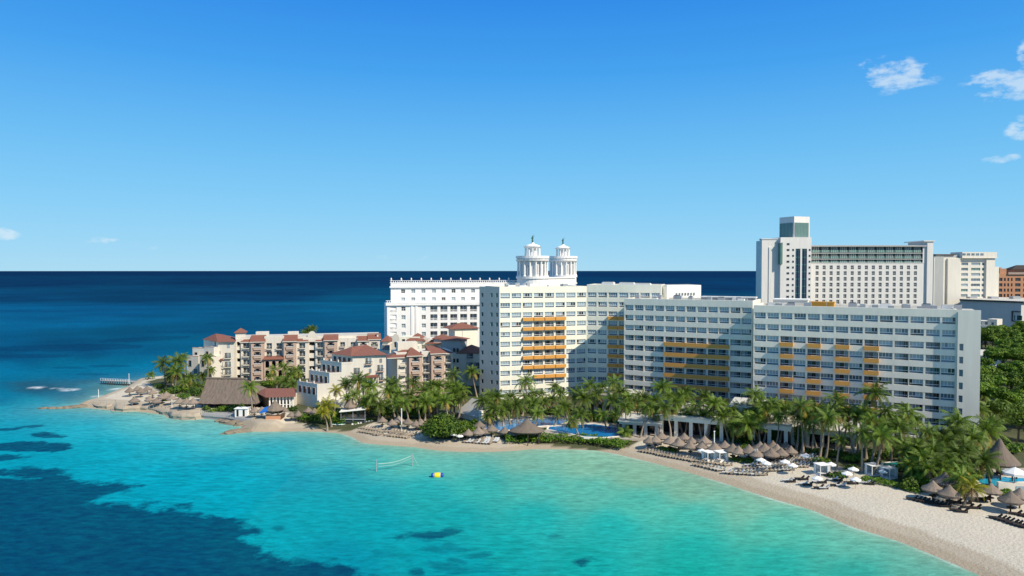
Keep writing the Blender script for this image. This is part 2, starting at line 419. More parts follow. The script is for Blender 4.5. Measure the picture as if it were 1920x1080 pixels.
n3 = N(t, 'ShaderNodeTexNoise', Scale=.9, Detail=8.0, Roughness=.7); t.links.new(tc.outputs['Object'], n3.inputs['Vector'])
tr_ = math_node(t, 'ADD', .90, math_node(t, 'MULTIPLY', n3.outputs[0], .2)); scs = N(t, 'ShaderNodeVectorMath', operation='SCALE'); t.links.new(c, scs.inputs[0]); t.links.new(tr_, scs.inputs['Scale']); c = scs.outputs[0]
soil = mixc(t, n1.outputs[0], (.03, .05, .015), (.11, .105, .06))
c = mixc(t, attr(t, 'garden'), c, soil)
t.links.new(c, b.inputs['Base Color'])
bp = N(t, 'ShaderNodeBump', Strength=.5, Distance=.3); t.links.new(n2.outputs[0], bp.inputs['Height']); t.links.new(bp.outputs[0], b.inputs['Normal'])
me.materials.append(m)
tag(link('ground', me), kind='structure')
# ---- sea: a fan of quads round the shore below the camera, fine near, coarse far, out to the horizon
ang = np.concatenate([np.linspace(R(-85), R(-42), 40, endpoint=False), np.linspace(R(-42), R(42), 640), np.linspace(R(42), R(85), 41)[1:]])
dep = np.concatenate([np.linspace(R(60), R(26), 24, endpoint=False), np.linspace(R(26), R(2.2), 400, endpoint=False), np.geomspace(R(2.2), R(.045), 60)])
dist = CAMZ/np.tan(dep)
A, D = np.meshgrid(ang, dist); sx, sy = D*np.sin(A), D*np.cos(A)
ssd = sdist(sx, sy)
# image-independent depth/bottom colours are held as values at places on the sea and blended smoothly in between
def c3(r, g, b): return np.array(lin(r, g, b)[:3])
CTRL = [(0, 512, (1, 46, 98)), (400, 512, (1, 46, 98)), (1300, 515, (1, 46, 100)), (1900, 512, (1, 46, 98)), (0, 530, (0, 52, 104)), (500, 530, (0, 52, 102)), (700, 528, (0, 52, 104)), (1350, 535, (0, 54, 108)),
        (0, 560, (0, 66, 120)), (250, 560, (0, 62, 112)), (500, 555, (0, 58, 110)), (700, 560, (0, 78, 128)), (0, 580, (0, 92, 146)), (200, 582, (0, 88, 142)), (450, 580, (0, 88, 138)), (680, 580, (0, 95, 142)),
        (0, 605, (0, 98, 150)), (150, 600, (0, 97, 150)), (350, 600, (0, 92, 142)), (550, 600, (0, 88, 136)), (690, 605, (0, 92, 138)), (0, 640, (0, 90, 140)), (120, 645, (0, 82, 128)), (250, 625, (0, 78, 120)), (380, 615, (0, 84, 130)), (600, 622, (0, 84, 132)),
        (0, 665, (0, 84, 132)), (60, 668, (0, 92, 140)), (170, 660, (0, 84, 130)), (250, 655, (0, 96, 142)), (320, 640, (0, 100, 145)), (0, 690, (0, 118, 162)), (120, 685, (0, 116, 160)), (220, 680, (0, 112, 156)), (280, 690, (0, 122, 165)),
        (0, 715, (0, 112, 152)), (150, 705, (2, 108, 148)), (230, 702, (0, 118, 158)), (0, 745, (0, 122, 160)), (70, 728, (18, 98, 132)), (130, 735, (24, 110, 145)), (180, 728, (40, 130, 160)), (0, 775, (0, 158, 188)), (60, 758, (8, 150, 180)), (120, 775, (10, 165, 190)),
        (0, 800, (0, 160, 190)), (150, 800, (20, 172, 196)), (260, 790, (60, 180, 192)), (350, 805, (90, 185, 190)), (420, 830, (60, 182, 190)), (200, 840, (0, 168, 192)), (60, 860, (0, 160, 188)), (320, 840, (10, 172, 194)), (420, 870, (0, 160, 185)), (500, 850, (20, 172, 188)), (600, 850, (60, 180, 185)),
        (180, 880, (0, 160, 186)), (300, 890, (0, 163, 188)), (450, 910, (0, 162, 184)), (560, 900, (0, 155, 178)), (640, 890, (10, 160, 178)), (700, 870, (60, 178, 178)), (760, 860, (90, 188, 176)), (850, 870, (92, 192, 182)), (1000, 865, (130, 192, 170)), (1100, 872, (138, 192, 165)), (1200, 890, (138, 188, 160)), (1300, 915, (130, 186, 160)), (1400, 950, (112, 184, 160)),
        (900, 910, (50, 186, 180)), (1000, 910, (85, 190, 178)), (1100, 920, (95, 192, 176)), (1200, 940, (80, 190, 174)), (1300, 970, (60, 186, 172)), (1450, 990, (70, 184, 165)), (1600, 1020, (85, 184, 165)), (1720, 1060, (85, 182, 165)),
        (800, 920, (20, 176, 180)), (700, 930, (5, 166, 180)), (600, 950, (0, 166, 182)), (500, 980, (0, 160, 178)), (700, 990, (0, 164, 178)), (850, 970, (10, 174, 178)), (1000, 970, (25, 182, 180)), (1150, 990, (25, 182, 178)), (1300, 1030, (12, 178, 170)), (1450, 1060, (14, 174, 164)), (1600, 1075, (20, 172, 160)),
        (650, 1050, (0, 150, 172)), (800, 1040, (0, 162, 174)), (950, 1040, (10, 172, 172)), (1100, 1060, (8, 172, 168)), (900, 1080, (0, 160, 170)), (1300, 1080, (0, 170, 160)), (380, 900, (0, 160, 184)), (300, 930, (0, 155, 180)), (420, 950, (0, 156, 180)), (0, 950, (0, 150, 180)), (0, 1080, (0, 140, 170)), (300, 1080, (0, 140, 170)),
        (1500, 1400, (0, 160, 160)), (960, 1500, (0, 150, 160)), (300, 1500, (0, 130, 160)), (-600, 800, (0, 140, 175)), (-600, 1100, (0, 120, 160)), (-500, 620, (0, 92, 145)), (-500, 515, (0, 46, 98)), (2400, 515, (0, 46, 98))]
def proj(X, Y, Z=0.0):
    vx, vy, vz = X, Y*CP+(CAMZ-Z)*SP, Y*SP*-1+(CAMZ-Z)*CP      # depth, down
    d = np.maximum(vy, 1e-3)
    return 960+F*vx/d, 540+F*vz/d
ppx, ppy = proj(sx, sy)
num = np.zeros(sx.shape+(3,)); den = np.zeros(sx.shape)
lp = np.log(np.maximum(ppy-503, 1.5))
for (cx, cy, rgb) in CTRL:
    w = 1/(((ppx-cx)/110)**2+((lp-math.log(cy-503))/.16)**2+.06)**2.1
    if cy < 690 and cx < 2000: rgb = (rgb[0], rgb[1]*.985, rgb[2]*(.90 if cy < 580 else .955))
    num += w[..., None]*c3(*rgb); den += w
colr = num/den[..., None]
# ragged large-scale variation (currents, sand drifts)
big = vnoise(sx, sy*.6, 46, 11, 5)-.5
far = np.clip((sy-330)/200, 0, 1)
streak = vnoise(sx*.22, sy, 60, 5, 5)-.5
colr *= (1+(big*.5*(1-far)+streak*.75*far*np.clip(3500/np.maximum(sy, 1), 0, 1))[..., None]*np.array([1.3, 1.0, .75]))
# seagrass beds
warpx = (vnoise(sx, sy, 9, 21, 4)-.5)*10+(vnoise(sx, sy, 2.5, 22, 3)-.5)*3; warpy = (vnoise(sx, sy, 9, 23, 4)-.5)*9
def polyd(poly_px, soft, warp=1.0):
    P_ = np.array([tuple(G(x, y, 0).xy) for x, y in poly_px]); Q_ = np.roll(P_, -1, 0)
    x, y = sx+warpx*warp, sy+warpy*warp
    best = np.full(x.shape, 1e18)
    for (ax, ay), (bx, by) in zip(P_, Q_):
        dx, dy = bx-ax, by-ay; tt = np.clip(((x-ax)*dx+(y-ay)*dy)/(dx*dx+dy*dy), 0, 1)
        best = np.minimum(best, (x-ax-tt*dx)**2+(y-ay-tt*dy)**2)
    s_ = np.sqrt(best)*np.where(in_poly(x, y, [tuple(p) for p in P_]), 1, -1)
    return np.clip(.5+s_/soft, 0, 1)
grass = np.zeros(sx.shape); gstr = np.zeros(sx.shape)
GB = [(-500, 880), (0, 884), (47, 879), (131, 881), (135, 899), (219, 906), (250, 913), (219, 927), (194, 937), (244, 943), (269, 956), (344, 948), (338, 957), (379, 970), (440, 985), (470, 998), (440, 1012), (500, 1030), (560, 1046), (650, 1078), (700, 1110), (700, 1500), (-500, 1500)]
def ell(px, py, hw, hh, tilt=0, n=14):
    return [(px+hw*math.cos(a)*1.0, py+hh*math.sin(a)+tilt*hw*math.cos(a)) for a in [2*math.pi*k/n for k in range(n)]]
grass = polyd(GB, 9.0, .8); gstr = np.where(grass > 0, 1.0, 0.0)
slit = polyd(ell(25, 896, 62, 3.5), 4.0, .4); grass = np.minimum(grass, 1-.8*slit)
for e, st in [((25, 804, 26, 3), .9), ((68, 800, 26, 2.2, -.02), .8), ((88, 817, 36, 5, .03), .95), ((45, 838, 85, 10, .02), 1), ((-10, 858, 50, 7, .02), .95), ((-60, 806, 60, 5), .9),
              ((798, 1003, 55, 7, -.16), .85), ((538, 990, 17, 4, .05), .5), ((1098, 1057, 21, 6), .9), ((850, 1024, 26, 9, .1), .35), ((776, 1073, 24, 8), .7), ((1050, 1003, 14, 4), .5),
              ((835, 1058, 34, 8, .3), .4), ((870, 1070, 22, 8), .35), ((730, 1045, 40, 5, .2), .25), ((900, 1040, 26, 5, -.1), .45), ((815, 1030, 30, 4, .25), .4), ((860, 1050, 20, 4, .2), .5), ((125, 652, 150, 7, -.02), .45), ((60, 668, 80, 4), .4), ((205, 686, 40, 2.5), .45), ((130, 690, 34, 2.2), .4), ((270, 636, 90, 4, -.05), .4), ((330, 622, 60, 3), .3), ((30, 655, 60, 4), .4), ((620, 621, 70, 2.5), .35), ((440, 607, 60, 2.5), .3), ((180, 702, 40, 2), .35), ((760, 1010, 16, 4, -.2), .8), ((835, 994, 18, 4, -.15), .85)]:
    g_ = polyd(ell(*e), 5.0, .6); gstr = np.where(g_ > grass, st, gstr); grass = np.maximum(grass, g_)
# shoals off the point: brown reef and drifting sand
reef = polyd(ell(110, 722, 120, 9), 10, 1.2)*.55*np.clip(vnoise(sx, sy, 12, 41)*2-.4, 0, 1)
colr = colr*(1-reef[..., None])+np.array([.035, .075, .11])*reef[..., None]
dshore = np.maximum(-ssd, 0)
k = np.exp(-dshore/3.0)*np.where(sx < -50, .55, .62)
colr = colr*(1-k[..., None])+np.array([.42, .47, .31])*k[..., None]
WATER_GAIN = .725
colr *= WATER_GAIN*np.array([.9, .96, .92])
k = np.exp(-dshore/np.where(sx < -45, 9.0, 15.0))*np.where(sx < -45, .5, .30)
colr = colr*(1-k[..., None])+np.array([.22, .40, .34])*k[..., None]
wm = grid_mesh('sea_water', sx, sy, np.zeros(sx.shape), ssd < 14)
a = wm.attributes.new('bottom', 'FLOAT_COLOR', 'POINT')
a.data.foreach_set('color', np.concatenate([np.clip(colr, .0005, 1), np.ones(sx.shape+(1,))], -1).astype(np.float32).ravel())
add_attr(wm, 'grass', grass); add_attr(wm, 'grass_density', gstr)
# breaking foam on the reef edge
foam = np.zeros(sx.shape)
for e in [(68, 726.5, 11, 1.3), (131, 730.5, 14, 2.0, -.06), (108, 728, 8, .8), (208, 745, 24, 1.2, -.15), (183, 744, 8, 1.4), (220, 729, 14, 1.0, -.1)]:
    foam = np.maximum(foam, polyd(ell(*e), 3.0, .25))
wash = np.clip(1-np.abs(ssd+.35)/.55, 0, 1)*np.clip(vnoise(sx, sy, 7, 61, 4)*3.2-1.5, 0, 1)*.38
add_attr(wm, 'foam', wash+foam*np.clip(vnoise(sx, sy, 3, 51, 3)*2.6-.55, 0, 1))
m = bpy.data.materials.new('sea'); m.use_nodes = True; t = m.node_tree; t.nodes.clear()
o = N(t, 'ShaderNodeOutputMaterial'); b = N(t, 'ShaderNodeBsdfDiffuse'); gl = N(t, 'ShaderNodeBsdfGlossy', Roughness=.22)
at_ = N(t, 'ShaderNodeAttribute'); at_.attribute_name = 'bottom'
tc = N(t, 'ShaderNodeTexCoord')
mp = N(t, 'ShaderNodeMapping'); mp.inputs['Rotation'].default_value = (0, 0, R(-24)); mp.inputs['Scale'].default_value = (.16, .75, 1); t.links.new(tc.outputs['Object'], mp.inputs[0])
rip = N(t, 'ShaderNodeTexNoise', Scale=.75, Detail=5.0, Roughness=.62, Distortion=.7); t.links.new(mp.outputs[0], rip.inputs['Vector'])
mp2 = N(t, 'ShaderNodeMapping'); mp2.inputs['Rotation'].default_value = (0, 0, R(20)); mp2.inputs['Scale'].default_value = (.5, 1.0, 1); t.links.new(tc.outputs['Object'], mp2.inputs[0])
chop = N(t, 'ShaderNodeTexNoise', Scale=.9, Detail=6.0, Roughness=.65); t.links.new(mp2.outputs[0], chop.inputs['Vector'])
big_ = N(t, 'ShaderNodeTexNoise', Scale=.018, Detail=4.0); t.links.new(tc.outputs['Object'], big_.inputs['Vector'])
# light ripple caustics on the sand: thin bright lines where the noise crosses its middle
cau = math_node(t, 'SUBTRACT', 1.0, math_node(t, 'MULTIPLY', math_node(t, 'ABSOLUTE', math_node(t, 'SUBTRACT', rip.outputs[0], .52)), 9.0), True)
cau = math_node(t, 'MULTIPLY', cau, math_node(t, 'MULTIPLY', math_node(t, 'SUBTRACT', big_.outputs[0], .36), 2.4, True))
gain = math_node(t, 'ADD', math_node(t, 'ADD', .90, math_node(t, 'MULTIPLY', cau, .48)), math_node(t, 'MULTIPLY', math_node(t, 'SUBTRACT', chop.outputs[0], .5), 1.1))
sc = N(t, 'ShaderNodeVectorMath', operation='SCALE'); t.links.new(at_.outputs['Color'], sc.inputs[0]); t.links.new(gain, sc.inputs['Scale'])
# seagrass: ragged, mottled meadow edges
gn = N(t, 'ShaderNodeTexNoise', Scale=.22, Detail=8.0, Roughness=.68); t.links.new(tc.outputs['Object'], gn.inputs['Vector'])
gm = N(t, 'ShaderNodeTexNoise', Scale=.7, Detail=6.0, Roughness=.7); t.links.new(mp2.outputs[0], gm.inputs['Vector'])
gf = math_node(t, 'ADD', attr(t, 'grass'), math_node(t, 'MULTIPLY', math_node(t, 'SUBTRACT', gn.outputs[0], .5), 1.5))
gf = math_node(t, 'MULTIPLY', math_node(t, 'MULTIPLY', math_node(t, 'SUBTRACT', gf, .38), 4.0, True), math_node(t, 'GREATER_THAN', attr(t, 'grass'), .01))
gf = math_node(t, 'MULTIPLY', gf, attr(t, 'grass_density'))
gf = math_node(t, 'MULTIPLY', gf, math_node(t, 'ADD', .80, math_node(t, 'MULTIPLY', math_node(t, 'SUBTRACT', gm.outputs[0], .5), .7)), True)
gcol = mixc(t, gm.outputs[0], (.0003, .009, .042), (.0008, .028, .096))
cg = mixc(t, gf, sc.outputs[0], gcol)
cc = mixc(t, attr(t, 'foam'), cg, (.75, .78, .8))
t.links.new(cc, b.inputs['Color'])
bp = N(t, 'ShaderNodeBump', Strength=.55, Distance=.35); t.links.new(math_node(t, 'ADD', rip.outputs[0], chop.outputs[0]), bp.inputs['Height']); t.links.new(bp.outputs[0], b.inputs['Normal']); t.links.new(bp.outputs[0], gl.inputs['Normal'])
# a choppy sea never mirrors fully at grazing angles: wave slopes keep the mean reflectance low
fr_ = N(t, 'ShaderNodeFresnel', IOR=1.33); rf = math_node(t, 'MINIMUM', math_node(t, 'MULTIPLY', fr_.outputs[0], .5), .022)
ms = N(t, 'ShaderNodeMixShader'); t.links.new(rf, ms.inputs[0]); t.links.new(b.outputs[0], ms.inputs[1]); t.links.new(gl.outputs[0], ms.inputs[2])
t.links.new(ms.outputs[0], o.inputs[0])
wm.materials.append(m)
tag(link('sea_water', wm), kind='structure')
# ================================================================== windows
WIN = {}
def win_meshes(w, h, style):
    """(frame mesh, pane mesh): local x along the wall, -y outwards, z up from the sill"""
    key = (round(w, 1), round(h, 2), style)
    if key in WIN: return WIN[key]
    w, h = key[0], key[1]; f, p = MB(), MB()
    kind = style.split(':')[0]
    if kind in ('hotel', 'bright'):
        fm = 'white_paint'; rail = h*.27
        f.box(-w/2, -w/2+.07, -.07, .03, 0, h, fm); f.box(w/2-.07, w/2, -.07, .03, 0, h, fm)
        f.box(-w/2+.07, w/2-.07, -.07, .03, h-.07, h, fm); f.box(-w/2+.07, w/2-.07, -.09, .03, rail, rail+.12, fm); f.box(-w/2+.07, w/2-.07, -.06, .03, 0, .05, fm)
        for k in (.25, .5, .75):
            x = -w/2+w*k; f.box(x-.04, x+.04, -.05, .03, rail+.12, h-.07, fm)
        pat = style.split(':')[1]
        for k in range(4):
            x0, x1 = -w/2+.07+k*(w-.14)/4, -w/2+.07+(k+1)*(w-.14)/4
            p.box(x0, x1, .031, .07, rail, h-.02, {'c': 'curtain_glass', 'm': 'mid_glass', 'd': 'dark_glass'}[pat[k]])
        p.box(-w/2+.07, w/2-.07, .031, .07, 0, rail-.001, 'sill_glass' if 'd' not in pat else 'dark_glass')
    elif kind == 'door':
        fm = style.split(':')[1]
        f.box(-w/2, -w/2+.1, -.06, .03, 0, h, fm); f.box(w/2-.1, w/2, -.06, .03, 0, h, fm); f.box(-w/2+.1, w/2-.1, -.06, .03, h-.1, h, fm)
        f.box(-.05, .05, -.05, .03, 0, h-.1, fm); f.box(-w*.27, -w*.27+.06, -.05, .03, 0, h-.1, fm); f.box(w*.27, w*.27+.06, -.05, .03, 0, h-.1, fm)
        f.box(-w/2+.1, w/2-.1, -.5, -.44, h*.30, h*.36, 'metal_white')
        for k in range(3):
            p.box(-w/2+.1+k*(w-.2)/3, -w/2+.1+(k+1)*(w-.2)/3, .031, .07, 0, h-.05, ('curtain_glass', 'mid_glass', 'dark_glass')[(k+len(fm)) % 3])
    elif kind == 'cross':
        fm, gm = style.split(':')[1:3]
        t = .09*max(1, w/1.7)
        f.box(-w/2, -w/2+t, -.06, .03, 0, h, fm); f.box(w/2-t, w/2, -.06, .03, 0, h, fm); f.box(-w/2+t, w/2-t, -.06, .03, h-t, h, fm); f.box(-w/2+t, w/2-t, -.1, .03, 0, t, fm)
        f.box(-t/2, t/2, -.05, .03, t, h-t, fm); f.box(-w/2+t, -t/2, -.045, .03, h*.5-t/2, h*.5+t/2, fm); f.box(t/2, w/2-t, -.045, .03, h*.5-t/2, h*.5+t/2, fm)
        p.box(-w/2+.02, w/2-.02, .031, .06, .01, h-.01, gm)
    elif kind == 'plain':
        fm, gm = style.split(':')[1:3]
        f.box(-w/2, -w/2+.06, -.04, .03, 0, h, fm); f.box(w/2-.06, w/2, -.04, .03, 0, h, fm); f.box(-w/2+.06, w/2-.06, -.04, .03, h-.06, h, fm); f.box(-w/2+.06, w/2-.06, -.04, .03, 0, .06, fm)
        n = max(1, int(w/1.0))
        for k in range(1, n): f.box(-w/2+w*k/n-.03, -w/2+w*k/n+.03, -.04, .03, .06, h-.06, fm)
        p.box(-w/2+.02, w/2-.02, .031, .06, .01, h-.01, gm)
    WIN[key] = (f.mesh('window'), p.mesh('pane'), f, p)
    return WIN[key]
def add_win(root, fr, s, d, z, w, h, style, pane=True):
    fm, pm, f, p = win_meshes(w, h, style)
    x, y, _ = fr.p(s, d, 0)
    o = link('window', fm, root, (x-root.location.x, y-root.location.y, z-root.location.z), fr.a)
    link('pane', pm, o)
    return o
def win_into(mb, fr, s, d, z, w, h, style):
    _, _, f, p = win_meshes(w, h, style)
    for q in (f, p):
        b = len(mb.v)
        for (lx, ly, lz) in q.v: mb.v.append(fr.p(s+lx, d-ly, z+lz))
        mb.f.extend(tuple(b+i for i in fc) for fc in q.f); mb.m.extend(q.m)
rnd = random.Random(3)
def pattern(bright=False):
    r = rnd.random()
    if r < (.5 if bright else .4): return 'cccc'
    return rnd.choice(['cccm', 'ccdd', 'dccc', 'mccc', 'cmcc', 'mmcc', 'cccd', 'cddc', 'mmmm', 'ccmm'])
# ================================================================== main hotel
A_, B_, C_, D_ = XY(899, 217), XY(936.5, 213), XY(1100, 222), XY(1225, 216)
E_, F_ = XY(1170, 207.8), XY(1411, 190.7)
G_, H_ = XY(1412.5, 181.8), XY(1838, 159)
hotel = empty('hotel_building', (40, 200, 2), 'long white and cream hotel of bent wings with orange balconies along the beach', 'hotel')
HW = []          # (distance, frame, s, d, z, w, h, style)
SLOT = 1.6
def ring(mb, poly, z0, z1, th, m):
    """parapet: thin wall along a closed footprint"""
    n = len(poly)
    for i in range(n):
        f = Fr(poly[i], poly[(i+1) % n]); f.box(mb, 0, f.L, -th, -.005, z0, z1, m)
def hotel_wing(fr, s1, ztop, row0, nrows, nb, back, m, cell, fin, blabel=None, s0=0.0, face0=None):
    """a slab block of the hotel: spandrels, fins, recessed windows, loggias with orange balconies"""
    w = MB()
    body = [fr.p(s0, -1.0, 0)[:2], fr.p(s1, -1.0, 0)[:2], fr.p(s1, -back, 0)[:2], fr.p(s0, -back, 0)[:2]]
    w.prism(body, 1.0, ztop-.9, m, 'roof_membrane')
    fr.box(w, s0, s1, -1.0, 0, row0, ztop, m)
    fr.box(w, s0, s0+.4, -back+.4, -1.001, ztop-.9, ztop-.02, m); fr.box(w, s1-.4, s1, -back+.4, -1.001, ztop-.9, ztop-.02, m); fr.box(w, s0, s1, -back, -back+.4, ztop-.9, ztop-.02, m)
    bw = (s1-s0)/nb
    for r in range(nrows):
        zt = row0-3.0*r; zb = zt-SLOT; zn = zb-(3.0-SLOT) if r < nrows-1 else 1.0
        fr.box(w, s0, s1, -1.0, 0, zn, zb, m)
        edges = [s0+i*bw for i in range(nb+1)]
        fw = [fin(r, i) for i in range(nb+1)]
        for i in range(nb+1):
            if fw[i] > 0:
                a, b = max(s0, edges[i]-fw[i]/2), min(s1, edges[i]+fw[i]/2)
                if i == 0: a, b = s0, s0+fw[i]
                if i == nb: a, b = s1-fw[i], s1
                fr.box(w, a, b, -1.0, -.03, zb, zt, m)
        for i in range(nb):
            a = edges[i]+(fw[i] if i == 0 else fw[i]/2); b = edges[i+1]-(fw[i+1] if i+1 == nb else fw[i+1]/2)
            k = cell(r, i); wd = b-a-.02; sc = (a+b)/2
            dist = math.hypot(*fr.p(sc, 0, 0)[:2])
            if k == 'w': HW.append((dist, fr, sc, -.6, zb, wd, SLOT, 'hotel:'+pattern()))
            elif k == 'n': HW.append((dist, fr, sc, -.22, zb, wd, SLOT, 'bright:'+pattern(True)))
            else: HW.append((dist, fr, sc, -.9, zb, wd, SLOT-.02, 'door:'+('brown_wood' if k in 'bB' else 'grey_wood')))
    wall = part('wing_wall', w, hotel)
    if blabel: wall['label'] = blabel
    return wall
def balcony(fr, a, b, zb, deep=.75, high=1.05):
    w = MB(); m = 'orange_paint'; z0 = zb-high+.12
    fr.box(w, a, b, deep-.1, deep, z0, zb+.12, m)
    fr.box(w, a, a+.1, .003, deep-.101, z0, zb+.12, m); fr.box(w, b-.1, b, .003, deep-.101, z0, zb+.12, m)
    fr.box(w, a+.1, b-.1, .003, deep-.101, z0, z0+.15, m)
    part('balcony', w, hotel)
# left wing
fl = Fr(B_, C_); zl = ZY(537.5, 214)
def cell_l(r, i):
    if 3 <= r <= 7 and i in (3, 4, 5): return 'b'
    return 'n'
hotel_wing(fl, fl.L, zl, zl-2.05, 11, 8, 16, 'cream_render', cell_l, lambda r, i: .55 if 0 < i < 8 else .3, 'tall cream wing with four columns of orange balconies')
for r in range(2, 9):
    for i in range(2, 6):
        if r == 8 and i == 2: continue
        bw = fl.L/8; balcony(fl, i*bw+.12, (i+1)*bw-.12, zl-2.05-3*r-SLOT-.1, .8)
# recess wing
fd = Fr(C_, D_); zd = ZY(533.5, 221, 1110)
bwd = 3.35; nbd = 7
def cell_d(r, i): return 'n' if not (i in (2, 3) and r > 2) else 'w'
hotel_wing(fd, nbd*bwd, zd, zd-2.5, 11, nbd, 15, 'cream_render', cell_d, lambda r, i: .5 if i else .3, 'cream wing set back in the corner of the hotel', s0=.02)
for r in range(2, 9):
    for i in (2, 3): balcony(fd, i*bwd+.1, (i+1)*bwd-.1, zd-2.5-3*r-SLOT-.1, .7)
# blue-shaded end wall of the left wing
fe = Fr(A_, B_); w = MB()
cols = [(fe.at(x)-.42, fe.at(x)+.42) for x in (904.3, 921.8, 931.8)]
rows = [(zl-3.3-3*r, zl-2.0-3*r) for r in range(11)]
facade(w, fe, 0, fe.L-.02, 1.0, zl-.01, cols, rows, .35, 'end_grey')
q = [fe.p(0, -.35, 0)[:2], fe.p(fe.L-.02, -.35, 0)[:2], fl.p(.02, -16, 0)[:2], (A_[0]+9, A_[1]+13)]
w.prism(q, 1.0, zl-.9, 'cream_render', 'roof_membrane')
part('end_wall', w, hotel)
for ci, (a, b) in enumerate(cols):
    for (za, zb) in rows: HW.append((214, fe, (a+b)/2, -.2, za, b-a-.04, zb-za, 'plain:metal_grey:teal_glass' if (ci+int(za)) % 3 else 'plain:metal_grey:dark_glass'))
# centre block
fc = Fr(E_, F_); zc = ZY(559.5, 207.5, 1175)
def cell_c(r, i):
    if r < 2: return 'w'
    if 3 <= r <= 8 and 4 <= i <= 9: return 'b'
    return 'w' if r == 2 else 'g'
hotel_wing(fc, fc.L, zc, zc-1.9, 11, 12, 15, 'white_render', cell_c, lambda r, i: (.3 if i in (0, 12) else .45 if (r < 2 or i % 2 == 0) else .08), 'white middle wing with long orange balcony bands')
for r in range(3, 9):
    bw = fc.L/12
    for j in (4, 6, 8): balcony(fc, j*bw+.02, (j+2)*bw-.02, zc-1.9-3*r-SLOT-.05, .75, 1.1)
# right block, with a blank projecting end bay
fg = Fr(G_, H_); zg = ZY(572, 182, 1414); sg = fg.at(1794)
def cell_g(r, i):
    if r < 2: return 'w'
    if i in (2, 4, 6, 8): return 'b' if r < 9 else 'g'
    if i in (10, 12): return 'g'
    return 'w'
hotel_wing(fg, sg, zg, zg-1.85, 10, 14, 16, 'white_render', cell_g, lambda r, i: (.3 if i in (0, 14) else .42 if (r < 2 or i % 2 == 0) else .14), 'white near wing with four columns of small orange balconies')
for r in range(2, 9):
    bw = sg/14
    for j in (2, 4, 6, 8): balcony(fg, j*bw+.1, (j+1)*bw+.1, zg-1.85-3*r-SLOT-.05, .85, 1.0)
w = MB(); f2 = Fr(fg.p(sg+.01, .9, 0)[:2], fg.p(fg.L, .9, 0)[:2])
cols = [(.35, 1.15)]; rows = [(zg-1.85-3*r-SLOT, zg-1.85-3*r) for r in range(2, 9)]
facade(w, f2, 0, f2.L, 1.0, zg-.01, cols, rows, .3, 'white_render')
w.prism([f2.p(0, -.3, 0)[:2], f2.p(f2.L, -.3, 0)[:2], f2.p(f2.L, -16.8, 0)[:2], f2.p(0, -16.8, 0)[:2]], 1.0, zg-.5, 'white_render', 'roof_membrane')
part('end_bay', w, hotel)
for (za, zb) in rows: HW.append((160, f2, .75, -.18, za, .76, SLOT, 'plain:metal_grey:mid_glass'))
# windows: the hundred nearest one by one, the rest in one bank
HW.sort(key=lambda t: t[0])
for (dist, fr, s, d, z, wd, h, st) in HW[:100]: add_win(hotel, fr, s, d, z, wd, h, st)
w = MB()
for (dist, fr, s, d, z, wd, h, st) in HW[100:]: win_into(w, fr, s, d, z, round(wd, 1), h, st)
tag(part('window_bank', w, hotel), kind='stuff')
# roof structures
def roofbox(name, px0, px1, y0, zt, back, zb, m, label=None, Y2=None):
    f = Fr(XY(px0, y0), XY(px1, Y2 or y0)); w = MB(); f.box(w, 0, f.L, -back, 0, zb, zt, m)
    f.box(w, -.15, f.L+.15, -back-.15, .15, zt+.001, zt+.25, 'white_paint' if m != 'trim_orange' else m)
    o = part(name, w, hotel)
    if label: o['label'] = label
    return o
f = Fr(XY(1213.5, 224), XY(1250, 216)); w = MB()
zp = ZY(534.5, 220, 1250)
w.prism([XY(1213.5, 224), XY(1250, 216), XY(1314, 221), XY(1290, 234)], zd-6, zp, 'white_paint', 'roof_membrane')
part('penthouse', w, hotel)
f = Fr(XY(1250, 215.9), XY(1314, 220.9))
for k in range(7): add_win(hotel, f, f.L*(.28+k*.085), .04, zp-3.2, .45, .8, 'plain:metal_grey:mid_glass')
# low plant rooms seen above the roofs of the two right-hand wings
roofbox('roof_parapet', 1314, 1416, 206, ZY(557, 206, 1360), 3, zc-3, 'grey_render', Y2=199)
roofbox('plant_room', 1449, 1514, 193, ZY(562, 193, 1480), 6, zg-2, 'beige_render', Y2=189)
roofbox('roof_screen', 1520, 1563, 184, ZY(567, 184, 1540), 2, zg-2, 'trim_orange', 'orange screen on the roof of the near wing', Y2=181)
for (px, Y, zt, wd, hh) in [(1128, 226, zd, 4, .9), (1160, 224, zd, 5, .8), (1190, 222, zd, 5, .6), (1262, 206, zc, 2.0, 1.2), (1290, 205, zc, 1.2, .9), (1345, 203, zc, 2.0, .8), (1372, 201, zc, 2.6, .6), (1440, 184, zg, 3.0, .7), (1475, 182, zg, 2, .8),
                         (1590, 180, zg, 2, .9), (1650, 176, zg, 2.4, .9), (1690, 173, zg, 1.5, .8), (1728, 170, zg, 2.0, 1.1), (1765, 169, zg, 3.2, .9), (1790, 166, zg, 1.4, 1.2)]:
    w = MB(); x, y = XY(px, Y); f = Fr((x, y), (x+1, y-.5)); f.box(w, 0, wd, -1.6, 0, zt-.9, zt+hh-.3, 'metal_grey' if wd < 2.2 else 'white_paint'); f.box(w, .2, wd-.2, -1.4, -.2, zt+hh-.299, zt+hh-.12, 'metal_dark' if wd < 2.2 else 'roof_membrane')
    part('roof_unit', w, hotel)
rc = random.Random(9)
